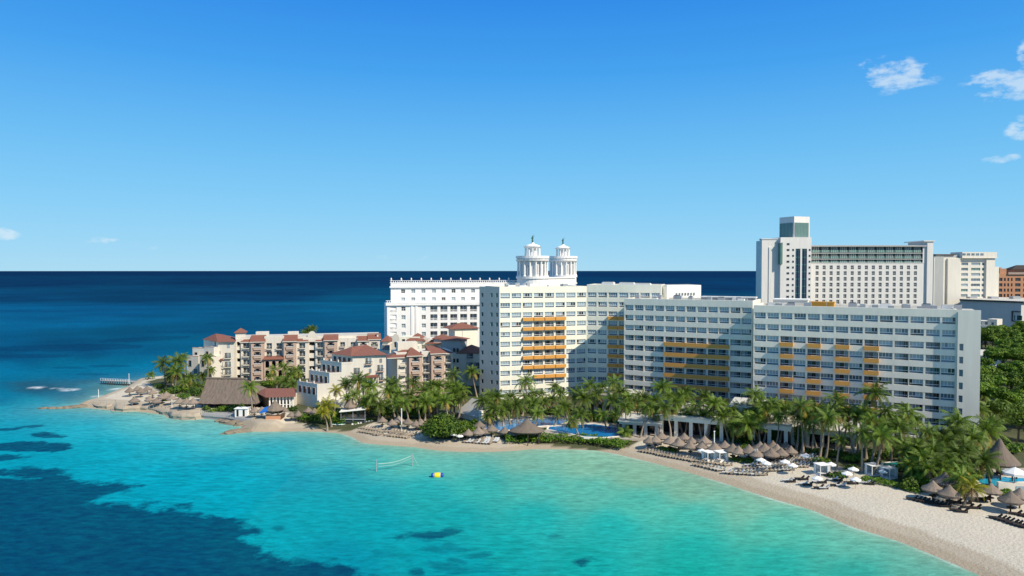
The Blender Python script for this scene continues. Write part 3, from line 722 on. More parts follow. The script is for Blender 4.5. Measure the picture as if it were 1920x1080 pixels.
for k in range(34):
    fr_, zt, L_ = ((fg, zg, sg), (fc, zc, fc.L), (fl, zl, fl.L))[k % 3]
    w = MB(); s_ = rc.uniform(1.5, L_-3); d_ = -rc.uniform(1.2, 9); h = rc.uniform(.5, 1.5); q = rc.random()
    if q < .45: fr_.box(w, s_, s_+rc.uniform(.8, 1.8), d_-1.2, d_, zt-.9, zt+h*.6, 'metal_grey')
    elif q < .75: fr_.box(w, s_, s_+rc.uniform(1.5, 3.5), d_-1.5, d_, zt-.9, zt+h*.35, 'white_paint')
    else:
        x, y, _ = fr_.p(s_, d_, 0); w.tube([(x, y, zt-.9), (x, y, zt+h*1.6)], .05, 'metal_grey', 5)
    part('antenna' if q >= .75 else 'roof_unit', w, hotel)
# ------------------------------------------------------------------ beachfront restaurant (low, columned) before the wings
def pavilion(name, p0, p1, zr, back, ncol, label, cat, colw=.8, fascia=1.3, wallm='white_render', tier=None):
    f = Fr(p0, p1); root = empty(name, (p0[0], p0[1], 1.9), label, cat)
    w = MB(); f.box(w, -.5, f.L+.5, -back, .6, zr-fascia, zr-.3, wallm); f.box(w, -.8, f.L+.8, -back, .9, zr-.299, zr, 'roof_membrane'); part('roof_slab', w, root)
    for k in range(ncol):
        s = .5+k*(f.L-1)/(ncol-1); w = MB(); f.box(w, s-colw/2, s+colw/2, -.8, 0, 1.2, zr-fascia-.002, wallm); part('column', w, root)
    w = MB(); f.box(w, 0, f.L, -4.6, -4.3, 1.2, zr-fascia-.002, 'dark_glass')
    for k in range(ncol*2): f.box(w, k*f.L/(ncol*2-1)-.06, k*f.L/(ncol*2-1)+.06, -4.295, -4.15, 1.2, zr-fascia-.002, 'metal_dark')
    part('glazing', w, root)
    w = MB(); f.box(w, -.4, f.L+.4, -back, 1.2, 1.0, 2.12, 'paving'); part('terrace', w, root)
    if tier:
        a, b, zt = tier; w = MB(); f.box(w, a, b, -back+1, -5, zr+.002, zt-.4, wallm); f.box(w, a-.4, b+.4, -back+1, -4.4, zt-.399, zt, 'roof_membrane'); part('upper_storey', w, root)
    return root
pavilion('beach_restaurant', XY(1237, 167), XY(1480, 155), 7.3, 17, 9, 'long low restaurant with white columns below the middle wing of the hotel', 'restaurant', tier=(16, 23.5, 9.9))
pavilion('garden_pavilion', XY(1484, 158.5), XY(1606, 152), 6.4, 12, 5, 'low grey pavilion with dark openings in front of the near wing of the hotel', 'pavilion')
pavilion('pool_bar', XY(1166, 168), XY(1236, 165.5), 5.6, 9, 4, 'flat-roofed grey bar at the right end of the blue pool', 'bar', fascia=.9, wallm='grey_render')
pavilion('lobby_pavilion', XY(1098, 190), XY(1168, 184), 8.4, 12, 5, 'pale grey pavilion with square columns behind the blue pool', 'pavilion', colw=.9, fascia=2.6)
# ================================================================== white palace hotel with two round towers
pal = empty('palace_hotel', (-45, 292, 2), 'ornate white hotel with two round columned towers behind the villas', 'hotel')
fp = Fr(XY(733, 291), XY(1090, 306)); Yp = 291
zu, zm = ZY(531, Yp), ZY(568, Yp)
sa, sb = fp.at(733), fp.at(975)
m = 'palace_white'
colpx = [756, 775, 794, 813.6, 831.7, 850.4, 868, 887, 905, 923]
cols = [(fp.at(x)-.85, fp.at(x)+.85) for x in colpx]
w = MB(); rows = [(ZY(549.8, Yp), ZY(542.5, Yp)), (ZY(565, Yp), ZY(558, Yp))]
facade(w, fp, sa, sb, zm-3, zu, cols, rows, .5, m)
w.prism([fp.p(sa, -.5, 0)[:2], fp.p(sb, -.5, 0)[:2], fp.p(sb, -22, 0)[:2], fp.p(sa, -22, 0)[:2]], 1, zu-.8, m, 'roof_membrane')
fp.box(w, sa-.5, sb, .003, .7, zu-1.9, zu-1.3, m); fp.box(w, sa-.25, sb, .003, .35, zu-2.3, zu-1.903, m)
part('upper_wall', w, pal)
for (a, b) in cols:
    for (za, zb) in rows: add_win(pal, fp, (a+b)/2, -.3, za, b-a, zb-za, 'cross:white_paint:'+('dark_glass' if rnd.random() < .25 else 'curtain_glass'))
w = MB(); fp.box(w, sa-.3, sb, -.3, .1, zu+.002, zu+.35, m)
for k in range(60): fp.box(w, sa+k*(sb-sa)/60, sa+k*(sb-sa)/60+.3, -.2, 0, zu+.35, zu+.95, m)
fp.box(w, sa-.3, sb, -.3, .1, zu+.951, zu+1.15, m)
part('roof_balustrade', w, pal)
for k in range(14):
    s = sa+.2+k*(sb-sa-1)/13; w = MB(); x, y, _ = fp.p(s, -.1, 0); w.lathe([(.3, 0), (.2, .2), (.34, .45), (.28, .75), (.08, 1.05), (.03, 1.2)], m, (x, y, zu+1.15), 8); part('urn', w, pal)
# lower, projecting storeys with balconies
fq = Fr(fp.p(fp.at(733)-1.6, 4.0, 0)[:2], fp.p(sb, 4.0, 0)[:2])
cw = 14.0/F*Yp
balpx = [813.6, 832.5, 851, 869.5, 888]
cols2 = [(fq.at(731), fq.at(743.5))]+[(fq.at(x)-.85, fq.at(x)+.85) for x in (756.5, 794.5)]+[(fq.at(x)-cw/2+.1, fq.at(x)+cw/2-.1) for x in balpx]
cols2.sort()
w = MB(); rows2 = []
for r in range(9):
    yb = 586+16*r
    if ZY(yb, 287) < 3: break
    rows2.append((ZY(yb, 287), ZY(yb, 287)+2.6))
skip = set()
facade(w, fq, 0, fq.L, 1, zm, cols2, rows2, 1.8, m)
w.prism([fq.p(0, -1.8, 0)[:2], fq.p(fq.L, -1.8, 0)[:2], fq.p(fq.L, -3.95, 0)[:2], fq.p(0, -3.95, 0)[:2]], 1, zm-.3, m, 'roof_membrane')
fq.box(w, -.5, fq.L, .003, .6, zm-.9, zm-.1, m)
for x in (773, 781): fq.box(w, fq.at(x)-.5, fq.at(x)+.5, .004, .3, 1, zm-.9, m)
part('lower_wall', w, pal)
w = MB(); fq.box(w, -.5, fq.L, -.2, .2, zm+.002, zm+.3, m); fq.box(w, -.5, fq.L, -.15, .15, zm+1.0, zm+1.2, m)
for k in range(70): fq.box(w, k*fq.L/70, k*fq.L/70+.25, -.1, .1, zm+.301, zm+.999, m)
part('terrace_balustrade', w, pal)
for (a, b) in cols2:
    for (za, zb) in rows2:
        wide = b-a > 2
        if wide:
            add_win(pal, fq, (a+b)/2, -1.5, za, b-a, zb-za, 'door:white_paint')
            k = MB(); fq.box(k, a+.02, b-.02, -.1, .0, za, za+.12, m); fq.box(k, a+.02, b-.02, -.12, .02, za+.9, za+1.0, m)
            for j in range(12): s = a+.05+j*(b-a-.2)/11; fq.box(k, s, s+.07, -.09, -.02, za+.121, za+.899, m)
            part('balcony', k, pal)
        else: add_win(pal, fq, (a+b)/2, -.35, za+.6, b-a-.04, 1.7, 'cross:white_paint:'+('dark_glass' if rnd.random() < .25 else 'curtain_glass'))
        if not wide:
            pass
# solid fill behind the small windows of the lower storeys
w = MB()
for (a, b) in cols2:
    if b-a < 2:
        for (za, zb) in rows2: fq.box(w, a, b, -1.8, -.45, za, zb, m); fq.box(w, a, b, -.449, -.02, za, za+.58, m); fq.box(w, a, b, -.449, -.02, za+2.32, zb, m)
part('window_surround', w, pal)
def tower(px, Y, rpx, y_top, y_colt, y_colb, y_base, crpx, cy0, cy1, cy2, sy_, label):
    sc_ = Y/F; x, y = XY(px, Y, 490); r = rpx*sc_; Z = lambda v: ZY(v, Y, px)
    t = link('tower', None, pal, (x-pal.location.x, y-pal.location.y, -pal.location.z)); t['label'] = label
    w = MB(); zc0, zc1 = Z(y_colb), Z(y_colt)
    w.lathe([(r*.97, 10), (r*.97, Z(y_base)), (r*1.03, Z(y_base)+.01), (r*1.03, Z(y_base)+.6), (r*.97, Z(y_base)+.61), (r*.97, zc0-1), (r*1.03, zc0-.99), (r*1.03, zc0), (r*.80, zc0+.01), (r*.80, zc1), (r*1.02, zc1+.01), (r*1.05, zc1+.7), (r*.98, zc1+.71), (r*.98, Z(y_top)-1.1), (r*1.05, Z(y_top)-1.0), (r*1.05, Z(y_top)), (r*.95, Z(y_top)), (r*.95, Z(y_top)-.6)], m, n=28)
    for k in range(9):
        a = math.pi+math.pi*(k+.5)/9; w.box(r*.975*math.cos(a)-.5, r*.975*math.cos(a)+.5, r*.975*math.sin(a)-.5, r*.975*math.sin(a)+.5, 0, .01, m)
    link('drum', w.mesh('drum'), t)
    for k in range(16):
        a = 2*math.pi*(k+.5)/16; w = MB(); w.lathe([(.62, zc0+.01), (.62, zc0+.4), (.42, zc0+.45), (.36, zc1-.5), (.6, zc1-.1), (.6, zc1)], m, (r*.92*math.cos(a), r*.92*math.sin(a), 0), 8); link('column', w.mesh('column'), t)
        if k % 2 == 0 and math.sin(a) < .3:
            a2 = a+math.pi/16; f = Fr((r*.805*math.cos(a2)+.55*math.sin(a2), r*.805*math.sin(a2)-.55*math.cos(a2)), (r*.805*math.cos(a2)-.55*math.sin(a2), r*.805*math.sin(a2)+.55*math.cos(a2)))
            fm, pm, ff, pp = win_meshes(1.3, round(zc1-zc0-2.2, 1), 'plain:white_paint:mid_glass'); o = link('window', ff_join(ff, pp), t, (r*.80*math.cos(a2), r*.80*math.sin(a2), zc0+.4), a2+math.pi/2)
    # cupola
    cr = crpx*sc_; w = MB(); b0, b1, b2, b3 = Z(y_top)-.6, Z(cy0), Z(cy1), Z(cy2)
    w.lathe([(cr*1.1, b0), (cr*1.1, b1), (cr*.6, b1+.01), (cr*.6, b2), (cr*1.05, b2+.01), (cr*1.18, b2+.5), (cr*1.0, b2+.55), (cr*.95, b2+.9), (cr*.6, b2+.9+(b3-b2-.9)*.45), (cr*.22, b2+.9+(b3-b2-.9)*.8), (cr*.2, b3+.3)], m, n=24); link('cupola', w.mesh('cupola'), t)
    for k in range(12):
        a = 2*math.pi*k/12; w = MB(); w.lathe([(.26, b1+.01), (.22, b2-.2), (.32, b2)], m, (cr*.95*math.cos(a), cr*.95*math.sin(a), 0), 6); link('column', w.mesh('column'), t)
    w = MB(); z0 = b3+.3; h = Z(sy_)-z0; q = 'statue_bronze'
    w.lathe([(.42, 0), (.5, h*.04), (.34, h*.05), (.38, h*.28), (.30, h*.45), (.42, h*.62), (.36, h*.70), (.14, h*.735), (.2, h*.76), (.24, h*.82), (.12, h*.88)], q, (0, 0, z0), 8)
    w.tube([(.3, 0, z0+h*.68), (.6, -.1, z0+h*.78), (.5, -.1, z0+h)], [.13, .11, .08], q); w.tube([(-.3, 0, z0+h*.68), (-.55, -.15, z0+h*.55), (-.4, -.3, z0+h*.45)], [.13, .11, .08], q)
    link('statue', w.mesh('statue'), t)
def ff_join(a, b):
    w = MB()
    for q in (a, b):
        n = len(w.v); w.v += q.v; w.f += [tuple(n+i for i in f) for f in q.f]; w.m += q.m
    return w.mesh('window')
tower(998.5, 300, 30, 480, 489.5, 518, 536, 14.4, 480, 464.5, 456, 440, 'nearer round tower with columns, cupola and statue')
tower(1055.5, 345, 26, 480.5, 490, 516, 532, 12.5, 480.5, 467, 459, 445.5, 'farther round tower with columns, cupola and statue')
w = MB(); f = Fr(XY(1020, 312), XY(1078, 330)); zt = ZY(522, 320, 1050); f.box(w, 0, f.L, -12, 0, 10, zt, m); f.box(w, -.3, f.L+.3, -12, .4, zt+.001, zt+.5, m); part('link_wing', w, pal)
w = MB(); fs = Fr(XY(720.5, 298), fq.p(0, 0, 0)[:2]); fs.box(w, 0, fs.L-.01, -8, 0, 1, zm-.02, m); part('side_wing', w, pal)
# ================================================================== white tower hotel
tw = empty('tower_hotel', (190, 389, 2), 'tall white tower hotel with a glass topped lift tower and green gallery', 'hotel')
Yt = 389; m = 'tower_white'; Z = lambda v: ZY(v, Yt, 1600); X = lambda v, y=Yt: XY(v, y, 520)
f = Fr(X(1521), X(1737)); w = MB()
wc = [(f.at(1531.4+13.15*k)-.85, f.at(1531.4+13.15*k)+.85) for k in range(15)]
wr = [(Z(505.3+10.75*r), Z(497.8+10.75*r)) for r in range(8)]
facade(w, f, 0, f.L, 1, Z(493.5), wc, wr, .5, m)
gl = [(Z(474.5), Z(463.5)), (Z(485.5), Z(475.5)), (Z(491.5), Z(486.5))]
for (za, zb), hi in zip(gl, (Z(461), Z(474.5), Z(485.5))): pass
f.box(w, 0, f.L, -20, -2.2, 1.0, Z(459.5), m)
f.box(w, 0, f.L, -2.2, -.501, 1.0, Z(493.6), m)
f.box(w, 0, f.L, -2.19, .8, Z(462.5), Z(460), 'grey_render')
for v in (475, 486, 493): f.box(w, 0, f.L-2.2, -2.19, .15, Z(v+.3), Z(v-.5), m)
f.box(w, f.L-2.2, f.L, -2.19, .1, Z(493.5), Z(462.6), m)
f.box(w, f.L-.3, f.L+3.0, -18, 1.0, 1, Z(453), m); f.box(w, f.L-2.5, f.L+3.6, -18.4, 1.5, Z(453)+.001, Z(451), m)
part('main_wall', w, tw)
for (za, zb) in ((493, 487), (485, 476), (474, 463.2)):
    g = MB(); z0, z1 = Z(za-.6), Z(zb)
    f.box(g, .05, f.L-2.3, -.6, -.5, z0, z0+(z1-z0)*.45, 'green_glass'); f.box(g, .05, f.L-2.3, -1.5, -1.4, z0+(z1-z0)*.45, z1, 'teal_glass')
    for k in range(61):
        s = .05+k*(f.L-2.5)/60; f.box(g, s, s+.12 if k % 5 else s+.6, -1.39, -.48, z0, z1, 'white_paint' if k % 5 else 'metal_dark')
    part('glazed_gallery', g, tw)
for r in range(6):
    za, zb = wr[r]
    for (a, b) in wc: add_win(tw, f, (a+b)/2, -.3, za, b-a, zb-za, 'cross:white_paint:dark_glass')
w = MB()
for r in (6, 7):
    for (a, b) in wc: win_into(w, f, (a+b)/2, -.3, wr[r][0], b-a, wr[r][1]-wr[r][0], 'cross:white_paint:dark_glass')
tag(part('window_bank', w, tw), kind='stuff')
w = MB()   # lift tower and its left wing
f2 = Fr(X(1428, 384), X(1464, 384)); f2.box(w, 0, f2.L, -3.4, 0, 1, Z(449.5), m); f2.box(w, 3.2, f2.L, -18, -3.41, 1, Z(450.5), m); f2.box(w, -.3, f2.L, -3.6, .3, Z(449.5)+.001, Z(448), m); f2.box(w, f2.L*.36, f2.L*.52, .002, .35, 1, Z(464), m)
part('side_wing', w, tw)
f3 = Fr(X(1463, 382), X(1521, 382)); w = MB(); bw0, bw1 = f3.at(1490.5), f3.at(1512)
f3.box(w, 0, bw0, -16, 0, 1, Z(446), m); f3.box(w, bw1, f3.L, -16, 0, 1, Z(446), m); f3.box(w, bw0, bw1, -16, -.6, 1, Z(446), m); f3.box(w, bw0, bw1, -.599, 0, Z(467), Z(446), m)
part('lift_tower', w, tw)
w = MB(); f3.box(w, bw0+.02, bw1-.02, -.59, -.45, 3, Z(467.1), 'blue_glass')
for k in range(26): f3.box(w, bw0+.02, bw1-.02, -.449, -.40, 3+k*2.0, 3.5+k*2.0, 'teal_glass' if k % 2 else 'blue_glass')
for q in (.25, .5, .75): f3.box(w, bw0+(bw1-bw0)*q-(.45 if q == .5 else .08), bw0+(bw1-bw0)*q+(.45 if q == .5 else .08), -.399, -.05, 3, Z(467.1), m if q == .5 else 'metal_dark')
part('glass_strip', w, tw)
for px_, n0 in ((1476.6, 0), (1486, 1), (1517, 1)):
    for r in range(n0, 11): add_win(tw, f3, f3.at(px_), .05, Z(460.5+10.75*r), 1.0 if n0 else 1.5, 1.15, 'plain:metal_grey:dark_glass')
w = MB(); cube = [X(1460.5, 393), X(1488, 383.5), X(1517, 387), X(1490, 398)]
w.prism(cube, Z(446)+.002, Z(407), m, 'roof_membrane'); part('tower_top', w, tw)
for i, (a, b) in enumerate(((0, 1), (1, 2))):
    f4 = Fr(cube[a], cube[b]); w = MB(); f4.box(w, .4, f4.L-.9, .02, .2, Z(445), Z(418.5), 'green_glass' if i else 'teal_glass')
    for k in range(10): s = .4+k*(f4.L-1.4)/9; f4.box(w, s, s+.1, .201, .3, Z(445), Z(418.5), 'metal_grey')
    part('glass_wall', w, tw)
f5 = Fr(X(1461, 385), X(1467, 381)); w = MB(); f5.box(w, 0, f5.L, 0, 1.2, Z(496), Z(457), 'green_glass'); f5.box(w, -.2, f5.L+.2, -.1, 1.6, Z(457)+.001, Z(455.5), 'grey_render'); part('bay_window', w, tw)
# ================================================================== beige apartment block and terracotta hotel behind
bl = empty('apartment_block', (300, 480, 2), 'beige apartment block with stacked windows right of the white tower', 'apartment block')
Yb = 480; Z = lambda v: ZY(v, Yb, 1800); f = Fr(XY(1749, Yb), XY(1862, Yb+4)); m = 'beige_render'
w = MB()
c_ = [(f.at(1753), f.at(1758.5)), (f.at(1760.5), f.at(1768)), (f.at(1801.5), f.at(1814)), (f.at(1820), f.at(1837)), (f.at(1840), f.at(1845))]
r_ = [(Z(487.5+9.9*k), Z(482.5+9.9*k)) for k in range(1, 9)]
facade(w, f, 0, f.L, 1, Z(483.5), c_, r_, .8, m)
w.prism([f.p(0, -.8, 0)[:2], f.p(f.L, -.8, 0)[:2], f.p(f.L, -22, 0)[:2], f.p(0, -22, 0)[:2]], 1, Z(483), m, 'roof_membrane')
for x0, x1 in ((1774, 1797.5), (1846, 1862)): f.box(w, f.at(x0), f.at(x1), .003, 1.2, 1, Z(484.5), m)
part('main_wall', w, bl)
w = MB(); f.box(w, f.at(1800), f.L+.6, -10, 1.5, Z(483.4), Z(472.5), m); f.box(w, f.at(1800)-.5, f.L+1.4, -10, 2.2, Z(484), Z(483.2), 'villa_white'); part('penthouse', w, bl)
w = MB(); f.box(w, 2, f.at(1797), -9, -1, Z(482.9), Z(478), 'grey_render'); f.box(w, 1, f.at(1790), -10, 0, Z(477.9), Z(476.5), 'brown_wood'); part('roof_terrace', w, bl)
for ci, (a, b) in enumerate(c_):
    for ri, (za, zb) in enumerate(r_): add_win(bl, f, (a+b)/2, -.4, za, b-a, zb-za, 'plain:white_paint:'+rnd.choice(['mid_glass', 'curtain_glass', 'green_glass', 'curtain_glass']))
for k in range(5): add_win(bl, f, f.at(1803+k*8.4), 1.6, Z(479), 2.4, 1.6, 'plain:white_paint:mid_glass')
w = MB(); f6 = Fr(XY(1738.5, 492), XY(1749, 480.2)); f6.box(w, 0, f6.L-.01, -6, 0, 1, Z(481), m); part('side_wall', w, bl)
w = MB(); f.box(w, f.L+.02, f.L+4.5, -12, -1, 1, Z(500), m); part('side_wing', w, bl)
tc_ = empty('terracotta_hotel', (400, 560, 2), 'terracotta hotel with arched openings at the right edge', 'hotel')
Y2 = 560; Z = lambda v: ZY(v, Y2, 1890); f = Fr(XY(1866.5, Y2), XY(1975, Y2-6)); m = 'terracotta_render'; w = MB()
c_ = [(f.at(x)-h, f.at(x)+h) for x, h in ((1870, .9), (1876, 1.2), (1883.5, .7), (1890, .7), (1896.5, .6), (1908, 2.0), (1920, .7), (1932, 2.0), (1945, .7))]
r_ = [(Z(527+10*k), Z(521+10*k)) for k in range(6)]
facade(w, f, 0, f.L, 1, Z(513), c_, r_, .9, m)
w.prism([f.p(0, -.9, 0)[:2], f.p(f.L, -.9, 0)[:2], f.p(f.L, -25, 0)[:2], f.p(0, -25, 0)[:2]], 1, Z(514), m, 'roof_tile')
f.box(w, f.at(1889), f.L, .004, .8, Z(514.5), Z(510.5), 'villa_pink'); part('main_wall', w, tc_)
for (a, b) in c_:
    for (za, zb) in r_: add_win(tc_, f, (a+b)/2, -.5, za, b-a, zb-za, 'plain:villa_pink:dark_glass')
w = MB(); f.hip(w, f.at(1900), f.L+4, -14, -2, Z(505), Z(497), 'dark_wood'); f.box(w, f.at(1901), f.L, -13, -3, Z(514), Z(505), m); part('roof_pavilion', w, tc_)
w = MB(); f.box(w, f.at(1875), f.at(1887.5), -6, -1, Z(514), Z(503.5), m); f.box(w, f.at(1876), f.at(1880), -4, -2, Z(503.4), Z(501.5), m); part('roof_turret', w, tc_)
# ================================================================== grey hall and white house on the right
gh = empty('grey_hall', (300, 440, 2), 'large windowless grey hall with a dark flat roof edge beyond the trees', 'hall')
p0, p1, p2 = XY(1799, 468), XY(1914, 432), XY(1975, 445); Z = lambda v, Y: ZY(v, Y, 1880)
zr = Z(567, 440); w = MB(); w.prism([p0, p1, p2, (p2[0]+8, p2[1]+40), (p0[0]+40, p0[1]+40)], 1, zr, 'hall_grey', 'roof_membrane'); part('wall', w, gh)
w = MB(); w.prism([(p0[0]-1, p0[1]-1), (p1[0], p1[1]-1.4), (p2[0]+1, p2[1]-1), (p2[0]+9, p2[1]+41), (p0[0]+40, p0[1]+41)], zr+.002, zr+1.1, 'metal_dark', 'roof_membrane'); part('roof', w, gh)
for k in range(7):
    x = p0[0]+12+k*12; y = p0[1]+4-k*4; w = MB(); w.box(x, x+5, y+4, y+8, zr+1.1, zr+2.2+(k % 3)*.3, 'metal_grey'); part('roof_unit', w, gh)
f = Fr(p0, p1); w = MB(); s0, s1 = f.at(1898), f.L; za, zb = Z(603, 435), Z(583, 435)
for (a, b, c, d) in ((s0, s1, za, za+.6), (s0, s1, zb-.6, zb), (s0, s0+.6, za+.601, zb-.601)): f.box(w, a, b, .01, .7, c, d, 'metal_dark')
f.box(w, s0+.6, s1, .005, .06, za+.6, zb-.6, 'hall_grey'); f.box(w, s0+3, s0+6, .061, .1, za+1, za+4, 'dark_glass'); f.box(w, s0+1.2, s0+2, .061, .1, za+1, za+4, 'mid_glass'); part('picture_window', w, gh)
wh = empty('white_house', (262, 385, 2), 'small cream house with a white balcony rail above the trees', 'house')
f = Fr(XY(1830, 388), XY(1869, 380)); Z = lambda v: ZY(v, 384, 1850); w = MB(); f.box(w, 0, f.L, -8, 0, 1, Z(602), 'villa_white'); f.box(w, f.L*.55, f.L, -8, -.01, Z(602)+.001, Z(598), 'villa_white'); part('wall', w, wh)
w = MB(); f.box(w, 0, f.L+1.2, .01, 2.2, Z(614), Z(613.4), 'white_paint'); f.box(w, 0, f.L+1.2, 2.0, 2.2, Z(613.3), Z(611), 'metal_white'); f.box(w, 0, f.L+.8, .02, 1.8, Z(620), Z(619), 'white_paint'); part('balcony', w, wh)
for k in range(3): add_win(wh, f, f.L*(.2+.3*k), .05, Z(609), 1.4, 1.6, 'plain:white_paint:mid_glass')
# ================================================================== villas with red tiled roofs
def mod_windows(root, fr, s0, s1, zs, h, wide, style, d=-.5, rail=True, m='villa_white', cells=None):
    """one column of recessed windows with small balconies"""
    for z in zs:
        c = (s0+s1)/2
        add_win(root, fr, c, d, z, wide, h, style)
        if rail:
            w = MB(); a, b = c-wide/2-.15, c+wide/2+.15
            fr.box(w, a, b, .004, .75, z-.22, z-.02, m); fr.box(w, a, b, .68, .74, z+.75, z+.85, 'metal_dark')
            for k in range(7): q = a+.03+k*(b-a-.1)/6; fr.box(w, q, q+.05, .69, .73, z-.02, z+.75, 'metal_dark')
            part('balcony', w, root)
def bay(root, fr, px0, px1, z0, z1, d, back, m, nfl, ztop, style, wfrac=.6, h=1.9, fl=3.0, rail=True, arch=False, name='bay_wall'):
    """a projecting bay: wall with one opening per floor"""
    s0, s1 = fr.at(px0), fr.at(px1); f = Fr(fr.p(s0, d, 0)[:2], fr.p(s1, d, 0)[:2]); w = MB()
    wd = f.L*wfrac; c0, c1 = f.L/2-wd/2, f.L/2+wd/2
    rows = [(ztop-h-fl*k, ztop-fl*k) for k in range(nfl)]
    facade(w, f, .001, f.L-.001, z0, z1, [(c0, c1)], rows, .9, m)
    w.prism([f.p(.001, -.9, 0)[:2], f.p(f.L-.001, -.9, 0)[:2], f.p(f.L-.001, -back, 0)[:2], f.p(.001, -back, 0)[:2]], z0, z1-.01, m)
    if arch:
        for za, zb in rows:
            n = 5; r = wd/2
            for k in range(n):
                t0, t1 = k/n, (k+1)/n
                x0, x1 = (1-t0)*.28*wd, (1-t1)*.28*wd
                y = zb-.55*(1-t0*t0); y1 = zb
                f.box(w, c0+.001, c0+x0*(1-t0)*.9+.02, -.88, -.02, zb-.55*(1-t0)+.001, zb-.55*(1-t1)-.001, m); f.box(w, c1-x0*(1-t0)*.9-.02, c1-.001, -.88, -.02, zb-.55*(1-t0)+.001, zb-.55*(1-t1)-.001, m)
    part(name, w, root)
    for za, zb in rows:
        add_win(root, f, f.L/2, -.75, za, wd-.02, zb-za, style)
        k = MB(); a, b = c0-.05, c1+.05
        if rail == 'solid': f.box(k, a, b, .004, .35, za-.45, za+.4, m); f.box(k, a-.1, b+.1, .003, .45, za+.401, za+.5, 'villa_white')
        else:
            f.box(k, a, b, .004, .8, za-.25, za-.05, 'villa_white'); f.box(k, a, b, .72, .79, za+.72, za+.82, 'metal_dark')
            for j in range(8): q = a+j*(b-a-.06)/7; f.box(k, q, q+.06, .73, .78, za-.05, za+.72, 'metal_dark')
        part('balcony', k, root)
    return f
def shed_roof(root, fr, px0, px1, ze, zr, d0, d1, m='roof_tile', over=.45, hip_l=0, hip_r=0):
    """tiled slope rising from the eaves (d1) to a ridge (d0); hip_l / hip_r pull the ridge in"""
    s0, s1 = fr.at(px0)-over, fr.at(px1)+over; w = MB(); zr = CAMZ-(CAMZ-zr)*fr.p(s0, d0, 0)[1]/fr.p(s0, d1, 0)[1]
    a, b, c, d = fr.p(s0, d1+over, ze), fr.p(s1, d1+over, ze), fr.p(s1-hip_r, d0, zr), fr.p(s0+hip_l, d0, zr)
    w.face([a, b, c, d], m)
    a2, b2, c2, d2 = fr.p(s0, d1+over, ze-.25), fr.p(s1, d1+over, ze-.25), fr.p(s1, d0, ze-.25), fr.p(s0, d0, ze-.25)
    w.face([a2, b2, b, a], 'villa_white'); w.face([b2, c2, c, b], m); w.face([d2, a2, a, d], m); w.face([c2, d2, d, c], m); w.face([d2, c2, b2, a2], 'villa_white')
    part('roof', w, root)
V1 = empty('villa_building', (-85, 255, 2), 'long villa building with white and pink bays and red tiled roofs, nearest the point', 'villa building')
Y0, Y1 = 250, 262
fv = Fr(XY(438, Y0, 660), XY(715, Y1, 660)); zy = lambda v, px: ZY(v, Y0+(Y1-Y0)*(px-438)/277, px)
zb0 = 1.0
D = 'door:villa_white'; DB = 'door:brown_wood'
# long rear body with parapet
w = MB(); s0, s1 = fv.at(440), fv.at(712)
fv.box(w, s0, s1, -12, -2.0, zb0, zy(632, 560), 'villa_white'); fv.box(w, s0, s1, -12, -2.0, zy(632, 560)+.001, zy(631, 560), 'roof_membrane')
part('main_wall', w, V1)
def top(px, v): return zy(v, px)
bay(V1, fv, 451.5, 471, zb0, top(460, 641), 0, 3, 'villa_white', 5, top(460, 643), D)
shed_roof(V1, fv, 451.5, 471, top(460, 641), top(460, 631), -4.5, 0, hip_l=2.6)
bay(V1, fv, 471.2, 495, zb0, top(483, 640), 1.3, 4, 'villa_pink', 5, top(483, 643.5), DB, .58, 1.9, rail='solid', arch=True)
shed_roof(V1, fv, 471.2, 495, top(483, 640), top(483, 627.5), -3, 1.3)
w = MB(); fv.box(w, fv.at(477), fv.at(501), -6.5, -3.6, top(483, 642), top(483, 624), 'villa_white'); part('parapet', w, V1)
f = bay(V1, fv, 495.2, 513.5, zb0, top(505, 631), -.4, 2, 'villa_white', 2, top(505, 643.5), D, .55, 2.1)
f = bay(V1, fv, 513.7, 532, zb0, top(523, 631), -.4, 2, 'villa_white', 2, top(523, 643.5), D, .55, 2.1)
# arcade with three arches under a red tiled lip
fa = Fr(fv.p(fv.at(495.4), 1.6, 0)[:2], fv.p(fv.at(531.8), 1.6, 0)[:2]); w = MB(); za = top(513, 672)
cs = [(fa.L*(k+.2)/3, fa.L*(k+.8)/3) for k in range(3)]
facade(w, fa, 0, fa.L, zb0, za, cs, [(za-3.2-3.4*k, za-.7-3.4*k) for k in range(2)], .6, 'villa_pink'); part('arcade_wall', w, V1)
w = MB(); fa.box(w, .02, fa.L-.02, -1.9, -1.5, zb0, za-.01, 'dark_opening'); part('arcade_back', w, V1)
w = MB(); w.face([fa.p(-.4, .6, za), fa.p(fa.L+.4, .6, za), fa.p(fa.L+.2, -1.9, za+.9), fa.p(-.2, -1.9, za+.9)], 'roof_tile'); w.face([fa.p(-.4, .6, za-.2), fa.p(fa.L+.4, .6, za-.2), fa.p(fa.L+.4, .6, za), fa.p(-.4, .6, za)], 'roof_tile'); part('roof', w, V1)
for (a, b) in cs:
    for k in range(2):
        n = MB(); r = (b-a)/2
        for j in range(4):
            t = j/4; x = r*(1-math.sqrt(1-(1-t)**2)) if t > 0 else r*.9
            z0 = za-.7-3.4*k-r*(t+.25)
            fa.box(n, a, a+r-math.sqrt(max(r*r-(r*(1-t-.125))**2, 0)), -.58, -.02, z0+.001, z0+r*.25-.001, 'villa_pink'); fa.box(n, b-(r-math.sqrt(max(r*r-(r*(1-t-.125))**2, 0))), b, -.58, -.02, z0+.001, z0+r*.25-.001, 'villa_pink')
        part('arch', n, V1)
bay(V1, fv, 532.2, 555, zb0, top(543, 639), 1.3, 4, 'villa_pink', 5, top(543, 642.5), DB, .6, 1.9, rail='solid', arch=True)
